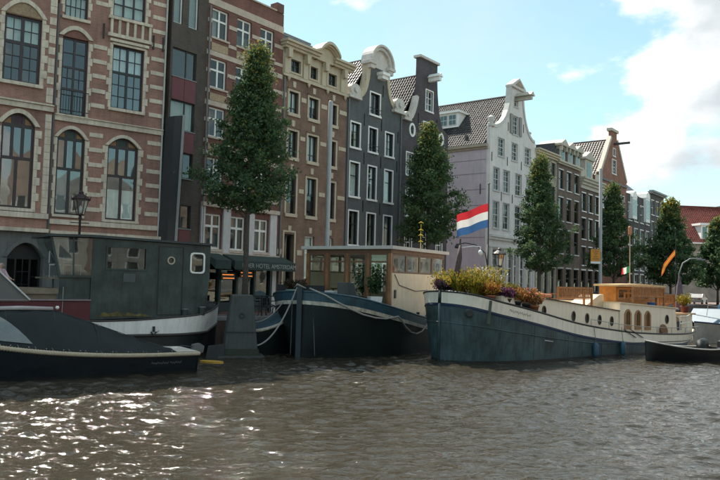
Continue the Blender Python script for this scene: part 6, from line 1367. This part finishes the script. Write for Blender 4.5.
# bow staff with a furled brown flag, gooseneck of white camera
bs = empty('bow_staff', M4 @ Vector((.5, -.3, 2.3)), 0, 'dark staff with a furled brown flag at the bow of the white ship', 'staff')
MB().tube([(0, 0, 0), (.12, 0, 1.4), (.2, 0, 2.55)], .035, 8).build('staff', mat('dark_mast', (.05,.04,.035), .6), bs)
mb = MB(); mb.tube([(.02, -.02, .35), (.0, -.05, .8), (.08, -.03, 1.3), (.16, -.03, 1.8), (.2, -.02, 2.3)], [.05, .11, .13, .12, .05], 9); mb.tube([(.05, .05, .9), (-.06, .06, .5), (-.08, .05, .1)], [.06, .07, .02], 7); mb.build('furled_flag', mat('furled_brown_cloth', (.075,.05,.05), .85, .35, 9, .6, 10, c2=(.13,.085,.085)), bs, True)
cc = MB().tube([(.2, 0, 2.2), (.75, 0, 2.28), (1.0, 0, 2.25)], .02, 6).tube([(1.0, 0, 2.27), (1.0, 0, 2.1)], .02, 6); cc.build('white_arm', WH, bs); MB().lathe([(.02, -.16), (.07, -.1), (.085, 0), (.05, .06)], 10, (1.0, 0, 2.06)).build('white_globe', WH, bs, True)

# flags
def flag(name, label, pole, bands, top, W_, Hh, dirv, sag, poleh, pr, wave=.08, vertical=False, droop=0, polem=None, rad_pole=True):
    """pole is the foot; the cloth hangs from (pole, z=top) down Hh and flies along dirv"""
    e = empty(name, pole, 0, label, 'flag'); d = Vector(dirv).normalized(); nrm = Vector((-d.y, d.x, 0))
    MB().tube([(0, 0, 0), (0, 0, poleh)], [pr, pr*.7], 8).build('pole', polem or IRON, e); MB().lathe([(.01, 0), (pr*1.7, .04), (.01, .09)], 8, (0, 0, poleh)).build('finial', polem or IRON, e)
    n = 22
    for k, m in enumerate(bands):
        mb = MB(); kb = len(bands)
        for i in range(n+1):
            for j in range(5):
                if vertical: u = (k + i/n)/kb; v = j/4
                else: u = i/n; v = (k + j/4)/kb
                off = wave*math.sin(u*7.5+v*1.2)*u + .4*wave*math.sin(u*15+2*v)*u
                p = d*(u*W_*(1-.06*u)+.03) + nrm*off + Vector((0, 0, top - v*Hh*(1-.05*u) - sag*u*(1+.3*u) - droop*u*v + .03*math.sin(u*9)*u)); mb.v.append(tuple(p))
        for i in range(n):
            for j in range(4): q = i*5+j; mb.f.append((q, q+5, q+6, q+1))
        mb.build('stripe', m, e, True)
    return e
def cloth(name, c): return attr_cloth(name, c)
def attr_cloth(name, c):
    if name in MATS: return MATS[name]
    m, t, p = newmat(name); L = t.links.new; out = t.nodes['Material Output']; p.inputs['Base Color'].default_value = col4(c); p.inputs['Roughness'].default_value = .85
    n = nd(t, 'ShaderNodeTexNoise', {'Scale': 4, 'Detail': 5}); r = nd(t, 'ShaderNodeValToRGB'); r.color_ramp.elements[0].color = col4(c, .85); r.color_ramp.elements[1].color = col4(c, 1.1); L(n.outputs['Fac'], r.inputs[0]); L(r.outputs[0], p.inputs['Base Color'])
    tl = nd(t, 'ShaderNodeBsdfTranslucent', {'Color': col4(c)}); mx = nd(t, 'ShaderNodeMixShader', {0: .4}); L(p.outputs[0], mx.inputs[1]); L(tl.outputs[0], mx.inputs[2]); L(mx.outputs[0], out.inputs[0]); MATS[name] = m; return m
CR_, CW_, CB_ = cloth('flag_red', (.60,.035,.045)), cloth('flag_white', (.78,.76,.73)), cloth('flag_blue', (.045,.13,.30))
fp = M4 @ Vector((3.6, .75, 2.5))
flag('national_flag', 'red white and blue striped flag flying from a dark pole on the white ship', fp, (CR_, CW_, CB_), 4.12, 1.42, 1.06, (-.96, .28, 0), .42, 4.95, .035, .17)
MB_f = None
f2 = M4 @ Vector((13.5, 0, 3.26)); CG = cloth('flag_green', (.02,.19,.08))
flag('tricolour_flag', 'small green white and red flag on the pale pole above the deckhouse', f2, (CG, CW_, CR_), .95, .52, .34, (-.95, -.3, 0), .12, 2.9, .03, .05, vertical=True, polem=mat('pale_mast', (.50,.36,.25), .5))
CYL = cloth('flag_yellow', (.60,.32,.03)); CRO = cloth('flag_orange_red', (.58,.13,.035))
f3 = Vector((19.9, 45.0, 1.1))
flag('red_yellow_flag', 'red and yellow flag drooping from a dark pole on the white motor boat', f3, (CRO, CYL, CRO), 4.5, 1.15, .36, (-.95, -.3, 0), 1.0, 5.8, .028, .07, droop=.1)
cross_ = MB().tube([(-1.0, 0, 2.55), (1.0, 0, 2.55)], .015, 5); xm = empty('signal_mast_yard', f2, TH4, 'thin horizontal yard on the pale pole above the deckhouse', 'mast'); cross_.build('yard', IRON, xm); MB().lathe([(.06, 2.55), (.09, 2.6), (.09, 2.95), (.05, 3.0)], 8).build('lamp', mat('mast_lamp', (.40,.16,.06), .5), xm)
# fenders
for i, (x, lb) in enumerate(((7.35, 'blue cylindrical fender hanging on the ship side, nearer the bow'), (9.42, 'blue cylindrical fender hanging on the ship side, nearer the small black dinghy'))):
    e = empty('fender', M4 @ on4(x, .35, .14), TH4, lb, 'fender', 'fenders on the white ship')
    MB().lathe([(.03, -.32), (.10, -.28), (.125, -.15), (.125, .18), (.09, .28), (.03, .34)], 12).build('body', mat('fender_blue', (.03,.085,.125), .5, .15, 5), e, True); MB().tube([(0, 0, .33), (0, .08, .95)], .012, 5).build('line', ROPED, e)
# parasol, planter, aft gear
ps = empty('folded_parasol', M4 @ Vector((17.9, -.3, 1.0)), 0, 'folded mauve parasol at the stern of the white ship', 'parasol'); MB().tube([(0, 0, 0), (0, 0, 2.9)], .025, 8).build('pole', DKG, ps)
MB().lathe([(.30, 1.0), (.24, 1.05), (.22, 1.6), (.13, 2.3), (.05, 2.75), (.02, 2.85)], 9).build('canopy', mat('mauve_cloth', (.11,.085,.115), .9, .25, 6, .5, 8), ps)
plant('potted_plant', 'yellow green plant in a maroon pot on the stern cabin of the white ship', M4 @ Vector((17.3, -.9, 1.85)), 0, mat('maroon_pot', (.14,.04,.04), .6), .22, .36, .6, 120, YGR, .45, .06, seed=60, blade=True)
bb = empty('blue_tub', M4 @ Vector((13.3, -1.3, 2.18)), 0, 'small blue tub beside the deckhouse of the white ship', 'tub'); MB().lathe([(.16, 0), (.2, .2), (.21, .22), (.18, .22), (.15, .04)], 12).build('tub', mat('blue_tub', (.03,.12,.35), .5), bb, True)
MB().box(15.0, 17.7, -1.1, 1.1, .7, 1.75).build('stern_cabin', CH, ship); MB().slab([(14.98, 1.76), (17.8, 1.76), (17.8, 1.84), (14.98, 1.84)], [], -1.25, 1.25, True).build('stern_cabin_roof', mat('orange_roof_edge', (.50,.30,.15), .5), ship)
w_ = MB().slab(opening(15.9, 16.3, 1.1, 1.5, .15), [], -1.13, -1.09, True).build('arched_window', MATS['window_teak'], ship)
mb = MB()
for (a, b) in (((15.2, -1.75, .9), (15.2, -1.75, 1.75)), ((16.2, -1.6, .9), (16.2, -1.6, 1.75)), ((17.1, -1.3, .9), (17.1, -1.3, 1.8)), ((15.2, -1.75, 1.72), (16.2, -1.6, 1.72)), ((16.2, -1.6, 1.72), (17.1, -1.3, 1.78)), ((15.2, -1.75, 1.35), (17.1, -1.3, 1.38))): mb.tube([a, b], .022, 6)
mb.build('stern_rail', WH, ship)
drm = empty('rusty_drum', M4 @ Vector((13.6, -1.78, 1.05)), TH4, 'round brown wicker disc leaning on the side rail of the white ship', 'basket'); MB().lathe([(.02, -.05), (.28, -.05), (.31, 0), (.28, .05), (.02, .06)], 16).build('disc', mat('rust_brown', (.20,.10,.05), .8, .3, 8), drm).rotation_euler = (R(80), 0, 0)
bk = empty('black_stove', M4 @ Vector((15.4, -1.35, .85)), TH4, 'black box on the stern side deck of the white ship', 'box'); MB().box(-.3, .3, -.2, .2, .15, .55).build('body', SBK, bk); MB().box(-.33, .33, -.23, .23, .56, .6).build('lid', SBK, bk)

# ------------------------------------------------------------------ small black dinghy at the right
TH5 = R(12); D5 = Vector((12.25, 30.6, 0)); d5 = empty('black_dinghy', D5, TH5, 'small black open dinghy with pale gunwale lying beside the white ship stern', 'boat')
sh5 = [(0, .86), (.6, .74), (1.5, .62), (2.6, .56), (3.6, .60)]; bt5 = [(0, .04), (.3, .42), (.9, .72), (1.8, .82), (3.0, .78), (3.6, .62)]; bw5 = [(0, .0), (.5, .15), (1.1, .45), (2, .62), (3, .58), (3.6, .4)]
H5 = Hull(3.6, bt5, bw5, sh5); H5.band(lambda x: -.25, lambda x: H5.S(x), nz=6).build('hull', BLKH, d5, True); H5.strake(lambda x: H5.S(x), .03, 'gunwale', mat('pale_gunwale', (.40,.38,.35), .6), d5)
H5.deck(-.25, mat('dinghy_floor', (.10,.095,.09), .8), d5); MB().slab([(-.62, .58), (.62, .58), (.4, -.25), (-.4, -.25)], [], 0, .02, True).build('transom', BLKH, d5, rot=(0, 0, R(90)), loc=(3.6, 0, 0))
H5.deck(-.02, mat('pale_foredeck', (.42,.40,.36), .7), d5, 'foredeck', xr=(0, 1.2)); MB().box(1.7, 2.0, -.74, .74, .42, .46).build('thwart', MATS['grey_timber'], d5)
mb = MB().tube([(2.3, -.5, .55), (2.5, -.2, .75), (2.9, .1, .8), (3.2, .3, .6)], [.12, .2, .2, .1], 8); mb.build('canvas_bundle', CANV, d5, True)
om = empty('outboard_motor', D5 + Vector((math.cos(TH5)*3.68, math.sin(TH5)*3.68, .35)), TH5, 'dark outboard motor on the stern of the small black dinghy', 'motor')
MB().slab([(-.1, .2), (.2, .24), (.24, .46), (.1, .56), (-.1, .5)], [], -.12, .12, True).build('cowl', BLKF, om); MB().tube([(.02, 0, .2), (.04, 0, -.4)], .05, 8).build('shaft', BLKF, om); MB().box(-.12, .0, -.1, .1, .0, .24).build('bracket', OBM, om)

# ------------------------------------------------------------------ white motor boat moored beyond, cut by the right edge
M6T = R(40); M6 = Vector((19.6, 42.0, 0)); mbt = empty('white_motor_boat', M6, M6T, 'white motor boat with blue canopy at the right edge behind the ship', 'boat')
H6 = Hull(9, [(0, .05), (.6, .7), (1.6, 1.2), (3, 1.45), (8, 1.45), (9, 1.3)], [(0, 0), (.8, .3), (1.8, .8), (3.2, 1.2), (8, 1.25), (9, 1.1)], [(0, 1.25), (2, 1.08), (5, .95), (9, .92)])
H6.band(lambda x: -.3, lambda x: H6.S(x), nz=6).build('hull', mat('gelcoat_white', (.36,.34,.31), .4, .1, 2, streak=.2), mbt, True); H6.deck(-.05, mat('teak_deck', (.22,.16,.10), .7), mbt); H6.strake(lambda x: H6.S(x)-.02, .04, 'rub_rail', NVY, mbt)
MB().slab([(1.2, .95), (6.5, .85), (6.2, 1.9), (2.4, 1.95)], [[(2.2, 1.35), (3.2, 1.33), (3.2, 1.8), (2.6, 1.82)], [(3.4, 1.33), (4.4, 1.32), (4.4, 1.78), (3.4, 1.8)], [(4.6, 1.32), (5.9, 1.3), (5.8, 1.76), (4.6, 1.78)]], -1.1, 1.1, True).build('cabin', mat('blue_grey_cabin', (.10,.16,.21), .5), mbt); MB().box(2.1, 6.0, -1.05, -1.04, 1.28, 1.85).build('pane', GLD, mbt)
MB().slab([(6.0, 1.9), (8.8, 1.6), (8.8, 1.7), (7.5, 2.2), (6.0, 2.15)], [], -1.2, 1.2, True).build('canopy', mat('pale_blue_canvas', (.16,.30,.42), .8), mbt)
MB().tube([(8.9, -1.2, 1.2), (8.9, -1.2, 1.9), (7.0, -1.3, 1.95)], .02, 6).tube([(.4, -.6, 1.6), (.6, -.6, 2.2), (2.5, -1.2, 2.0)], .018, 6).build('hand_rail', LEAD, mbt)

# ------------------------------------------------------------------ street furniture
def lantern_post(label, x, y, h, s=1.0, pm=None, group='old lantern posts'):
    e = empty('lantern_post', (x, y, G), .3, label, 'street lamp', group); pm = pm or mat('lamp_post_maroon', (.035,.018,.02), .5, .15, 5)
    MB().lathe([(.16*s, 0), (.16*s, .25), (.10*s, .35), (.09*s, .9), (.06*s, 1.0), (.045*s, h-.15), (.07*s, h-.1), (.05*s, h)], 10).build('post', pm, e, True)
    MB().tube([(-.35*s, 0, h-.3), (.35*s, 0, h-.3)], .02*s, 6).build('ladder_bar', pm, e)
    a, b = .15*s, .29*s; z0, z1 = h+.05, h+.62*s
    fr_ = MB()
    for k in range(6):
        t = k*math.pi/3; fr_.tube([(a*math.cos(t), a*math.sin(t), z0), (b*math.cos(t), b*math.sin(t), z1)], .014*s, 5)
    fr_.lathe([(a, z0-.05), (a*1.1, z0)], 6); fr_.lathe([(b*1.25, z1), (b*1.3, z1+.05), (b*.8, z1+.17), (b*.3, z1+.27), (b*.35, z1+.33), (.01, z1+.42)], 12)
    for k in range(6): t = k*math.pi/3; fr_.tube([(b*1.2*math.cos(t), b*1.2*math.sin(t), z1+.05), (b*1.28*math.cos(t), b*1.28*math.sin(t), z1+.14)], .02*s, 5)
    fo = fr_.build('lantern', pm, e)
    MB().add([(r_*math.cos(k*math.pi/3), r_*math.sin(k*math.pi/3), z) for r_, z in ((a*.97, z0), (b*.97, z1)) for k in range(6)], [(k, (k+1) % 6, 6+(k+1) % 6, 6+k) for k in range(6)]).build('lantern_glass', glassmat('lantern_glass', (.85,.85,.82), .12), fo)
    MB().lathe([(.03, z0+.05), (.06, z0+.15), (.05, z0+.3), (.02, z0+.36)], 8).build('bulb', WH, fo)
    return e
lp = PA(-4.97, 3.6); lantern_post('maroon lantern post in front of the arched windows at the left', lp.x, lp.y, 4.25, 1.0)
lantern_post('green-black lantern post rising behind the bow plants of the white ship', 8.05, 41.2, 2.95, 1.1, IRON)
def lamp_mast(label, x, y, h, r, arm=None):
    e = empty('lamp_mast', (x, y, G), 0, label, 'lamp post', 'tall grey lamp masts'); pm = mat('pale_grey_mast', (.34,.35,.35), .5, .08, 3, streak=.12)
    MB().lathe([(r*1.5, 0), (r*1.5, .8), (r*1.05, .95), (r, h), (r*.8, h+.03)], 14).build('mast', pm, e, True)
    if arm: MB().tube([(0, 0, h-.05), (arm[0]*.5, arm[1]*.5, h+.25), (arm[0], arm[1], h+.3)], .05, 8).build('arm', pm, e); MB().box(arm[0]-.3, arm[0]+.3, arm[1]-.12, arm[1]+.12, h+.22, h+.36).build('lamp_head', pm, e)
    return e
lamp_mast('tall pale grey mast in front of the brown brick house', -1.68, 36.4, 11.1, .115); lm2 = lamp_mast('tall pale grey mast left of the fourth tree, carrying an orange sign', 22.3, 66.2, 13.0, .145)
# orange sign on that mast: flat printed plate
sg = empty('orange_sign', (21.75, 65.9, 6.1), R(12), 'square orange notice with dark lines and a white strip on the pale mast', 'sign')
MB().box(-.48, .48, -.04, .04, -.55, .55).build('plate', mat('sign_orange', (.62,.26,.02), .5, .05), sg); MB().box(-.48, .48, -.045, .035, -.78, -.57).build('strip', WH, sg)
for k, w_ in enumerate((.30, .22, .12, .22, .32)): MB().box(-w_, w_, -.05, -.041, .36-k*.18, .41-k*.18).build('printed_line', DKG, sg)
MB().box(.48, .62, -.02, .02, -.3, .3).build('bracket', LEAD, sg)
# gooseneck lamp
gp = empty('gooseneck_lamp', (7.35, 41.0, G), 0, 'dark post with long curved arm behind the red white and blue flag', 'street lamp')
MB().lathe([(.10, 0), (.10, .8), (.06, .9), (.05, 4.2)], 10).build('post', IRON, gp, True); MB().tube([(0, 0, 2.9), (-.15, 0, 3.7), (-.7, 0, 4.15), (-1.3, 0, 4.25), (-1.75, 0, 4.15)], .03, 8).build('curved_arm', IRON, gp, True); MB().lathe([(.05, .2), (.16, 0), (.14, -.06), (.02, -.08)], 10, (-1.75, 0, 4.0)).build('lamp_head', IRON, gp)
sl_ = empty('curved_street_light', (33.3, 74.5, G), 0, 'pale street light with curved neck at the right behind the parasol', 'street lamp'); MB().tube([(0, 0, 0), (0, 0, 3.6), (.4, 0, 4.7), (1.2, 0, 5.2), (2.2, 0, 5.2)], .07, 8).build('post', LEAD, sl_, True); MB().box(1.9, 2.7, -.15, .15, 5.05, 5.2).build('lamp_head', LEAD, sl_)
# quay railing between pier and barge
rl = empty('quay_railing', PA(2.1, 4.15, G), AT, 'dark iron railing along the quay before the hotel', 'railing')
for i in range(7): MB().tube([(i*1.15, 0, 0), (i*1.15, 0, 1.12)], .035, 8).build('post', IRON, rl)
for z in (.62, 1.08): MB().tube([(0, 0, z), (6.9, 0, z)], .025, 8).build('rail', IRON, rl)
# bicycles by the railing
def bicycle(label, loc, rz, m):
    e = empty('bicycle', loc, rz, label, 'bicycle', 'bicycles parked by the railing')
    for x in (-.52, .52):
        w_ = MB().tube([(x+.33*math.cos(2*math.pi*i/20), 0, .34+.33*math.sin(2*math.pi*i/20)) for i in range(21)], .02, 6, False).build('wheel', BLKF, e); sp = MB()
        for k in range(8): sp.tube([(x, 0, .34), (x+.32*math.cos(k*.785), 0, .34+.32*math.sin(k*.785))], .003, 4)
        sp.build('spokes', LEAD, w_)
    f_ = MB().tube([(-.52, 0, .34), (-.1, 0, .32), (.38, 0, .80), (-.18, 0, .78), (-.52, 0, .34)], .018, 6).tube([(-.1, 0, .32), (-.22, 0, .92)], .018, 6).tube([(.52, 0, .34), (.36, 0, .95)], .018, 6); f_.build('frame', m, e)
    MB().tube([(.36, 0, .98), (.40, .08, 1.05), (.25, .28, 1.06)], .014, 6).tube([(.36, 0, .98), (.40, -.08, 1.05), (.25, -.28, 1.06)], .014, 6).build('handlebar', LEAD, e); MB().slab([(-.36, .92), (-.08, .95), (-.1, .99), (-.34, 1.0)], [], -.08, .08, True).build('saddle', BLKF, e)
bicycle('black bicycle at the railing, nearer the concrete pier', PA(3.5, 3.75, G), AT+.1, BLKF); bicycle('dark green bicycle at the railing, nearer the blue barge', PA(5.0, 3.7, G), AT-.12, DGR)
# terrace chairs and table before the hotel
tt_ = empty('terrace_table', PM(-11.0, 2.2, G), MT, 'dark cafe table under the green awning', 'table'); MB().lathe([(.35, .72), (.36, .75), (.02, .755)], 14).build('table_top', DGR, tt_); MB().tube([(0, 0, 0), (0, 0, .72)], .03, 8).build('leg', IRON, tt_); MB().lathe([(.22, 0), (.2, .03), (.03, .05)], 12).build('base', IRON, tt_)
chair('terrace_chair', 'dark cafe chair left of the terrace table', PM(-11.7, 2.2, G), MT+R(90), BLKF, 'cafe chairs under the awning'); chair('terrace_chair', 'dark cafe chair right of the terrace table', PM(-10.3, 2.2, G), MT-R(90), BLKF, 'cafe chairs under the awning')
# parked cars far down the quay
def car(label, loc, rz, c, i):
    e = empty('parked_car', loc, rz, label, 'car', 'cars parked along the quay'); pm = mat('car_paint_%d' % i, c, .25, .05, 2, spec=.7)
    body = [(-2.1, .3), (2.1, .3), (2.15, .65), (1.95, .85), (1.2, .95), (.55, 1.42), (-1.1, 1.45), (-1.75, .98), (-2.1, .9)]
    o = MB().slab(body, [], -.85, .85, True).build('body', pm, e); m_ = o.modifiers.new('bevel', 'BEVEL'); m_.width = .06; m_.segments = 2
    for s_ in (-1, 1): MB().slab([(-1.5, .98), (1.05, .97), (.5, 1.36), (-1.05, 1.38)], [], s_*.862-.002, s_*.862+.002, True).build('side_window', GLD, e)
    for x in (-1.35, 1.35):
        for y in (-.82, .82): w_ = MB().tube([(x, y-.1, .32), (x, y+.1, .32)], .32, 16).build('wheel', BLKF, e); MB().tube([(x, y-.11, .32), (x, y+.11, .32)], .19, 12).build('rim', LEAD, w_)
    for y in (-.6, .6): MB().box(2.1, 2.17, y-.15, y+.15, .62, .76).build('headlight', WH, e); MB().box(-2.14, -2.08, y-.15, y+.15, .7, .84).build('tail_light', mat('tail_red', (.3,.02,.02), .4), e)
for i, (u, c, lb) in enumerate(((16, (.45,.45,.46), 'silver parked car before the white gabled house'), (34, (.03,.035,.04), 'black parked car before the taupe house'), (48, (.5,.5,.5), 'white parked car before the red brick gable'), (60, (.06,.09,.14), 'blue parked car before the anthracite block'), (73, (.42,.42,.42), 'pale parked car at the far end of the row'))): car(lb, PM(u, 4.3, G), MT, c, i)

# ------------------------------------------------------------------ sunlit houses on the opposite bank (seen only as reflections in panes, water and paint)
oc = [((.46,.36,.30), 'pinkish'), ((.38,.31,.26), 'brown'), ((.66,.63,.57), 'cream'), ((.44,.33,.28), 'brick red'), ((.34,.33,.32), 'grey'), ((.52,.44,.36), 'tan'), ((.40,.33,.30), 'dull red'), ((.62,.61,.59), 'white')]  # unseen houses added for reflections; tones kept pale to bounce light
u = -52.0; k = 0
ord_ = ['first', 'second', 'third', 'fourth', 'fifth', 'sixth', 'seventh', 'eighth', 'ninth', 'tenth', 'eleventh', 'twelfth', 'thirteenth', 'fourteenth', 'fifteenth', 'sixteenth']
while u < 135:
    w = 6.4 + (k*37 % 5)*.6; h = 11.5 + (k*53 % 7)*.75; c, cn = oc[k % 8]; p = PM(u+w, 60, G)
    e = empty('opposite_house', p, MT+math.pi, cn + ' gabled house on the opposite bank, mirrored in the panes', 'house', 'houses across the canal')
    holes = []; mbp = []
    nc_, nr_ = (3, 4) if u < 40 else (2, 3)
    for r in range(nr_):
        for q in range(nc_): x = w*(q+.5)/nc_; holes.append(opening(x-.6, x+.6, 1.3+r*11.2/nr_, 3.3+r*11.2/nr_))
    MB().slab([(0, 0), (w, 0), (w, h), (w*.62, h+2.6), (w*.38, h+2.6), (0, h)], holes, 0, .3).build('wall', brick('opposite_brick_%d' % (k % 8), c, tuple(v*.82 for v in c), tuple(v*.8 for v in c), .2), e)
    for hq in holes:
        f_ = MB().slab(hq, [[(hq[0][0]+.1, hq[0][1]+.1), (hq[1][0]-.1, hq[1][1]+.1), (hq[2][0]-.1, hq[2][1]-.1), (hq[3][0]+.1, hq[3][1]-.1)]], .1, .2).build('window', W6, e); MB().slab(hq, [], .16, .17).build('pane', DKG, f_)
    MB().add([(0, .3, h), (w, .3, h), (w/2, .3, h+2.5), (0, 9, h), (w, 9, h), (w/2, 9, h+2.5), (0, .3, 0), (w, .3, 0), (0, 9, 0), (w, 9, 0)], [(0,2,5,3), (2,1,4,5), (3,5,4), (6,0,3,8), (1,7,9,4), (8,3,4,9)]).build('roof', SLATE, e)
    u += w+.05; k += 1
MB().add([tuple(PM(-75, 54, z)) for z in (-1.5, G)] + [tuple(PM(120, 54, z)) for z in (G, -1.5)] + [tuple(PM(-75, 150, G)), tuple(PM(120, 150, G))], [(0,1,2,3), (1,4,5,2)]).build('opposite_quay', MATS['quay_stone'])['kind'] = 'structure'

# houses that carry the near row on past the left edge, unseen, added for boat pane reflections
for k, (u0, w, h) in enumerate(((-18.2, 6.8, 14), (-25.2, 6.9, 12.5), (-32.4, 7.1, 15), (-40, 7.5, 13), (-47.8, 7.7, 14.5))):
    c, cn = oc[(k*3+1) % 8]; p = PA(u0, 0, G)
    e = empty('neighbouring_house', p, AT, cn + ' gabled house beyond the left edge, ' + ord_[k] + ' past the large brick building', 'house', 'houses past the left edge')
    holes = [opening(w*(q+.5)/3-.55, w*(q+.5)/3+.55, 1.3+r*2.8, 3.2+r*2.8) for r in range(4) for q in range(3)]
    MB().slab([(0, 0), (w, 0), (w, h), (w*.62, h+2.6), (w*.38, h+2.6), (0, h)], holes, 0, .3).build('wall', MATS['opposite_brick_%d' % ((k*3+1) % 8)], e)
    for hq in holes:
        f_ = MB().slab(hq, [[(hq[0][0]+.1, hq[0][1]+.1), (hq[1][0]-.1, hq[1][1]+.1), (hq[2][0]-.1, hq[2][1]-.1), (hq[3][0]+.1, hq[3][1]-.1)]], .1, .2).build('window', W6, e); MB().slab(hq, [], .16, .17).build('pane', DKG, f_)
    MB().add([(0, .3, h), (w, .3, h), (w/2, .3, h+2.5), (0, 9, h), (w, 9, h), (w/2, 9, h+2.5), (0, .3, 0), (w, .3, 0), (0, 9, 0), (w, 9, 0)], [(0,2,5,3), (2,1,4,5), (3,5,4), (6,0,3,8), (1,7,9,4), (8,3,4,9)]).build('roof', SLATE, e)
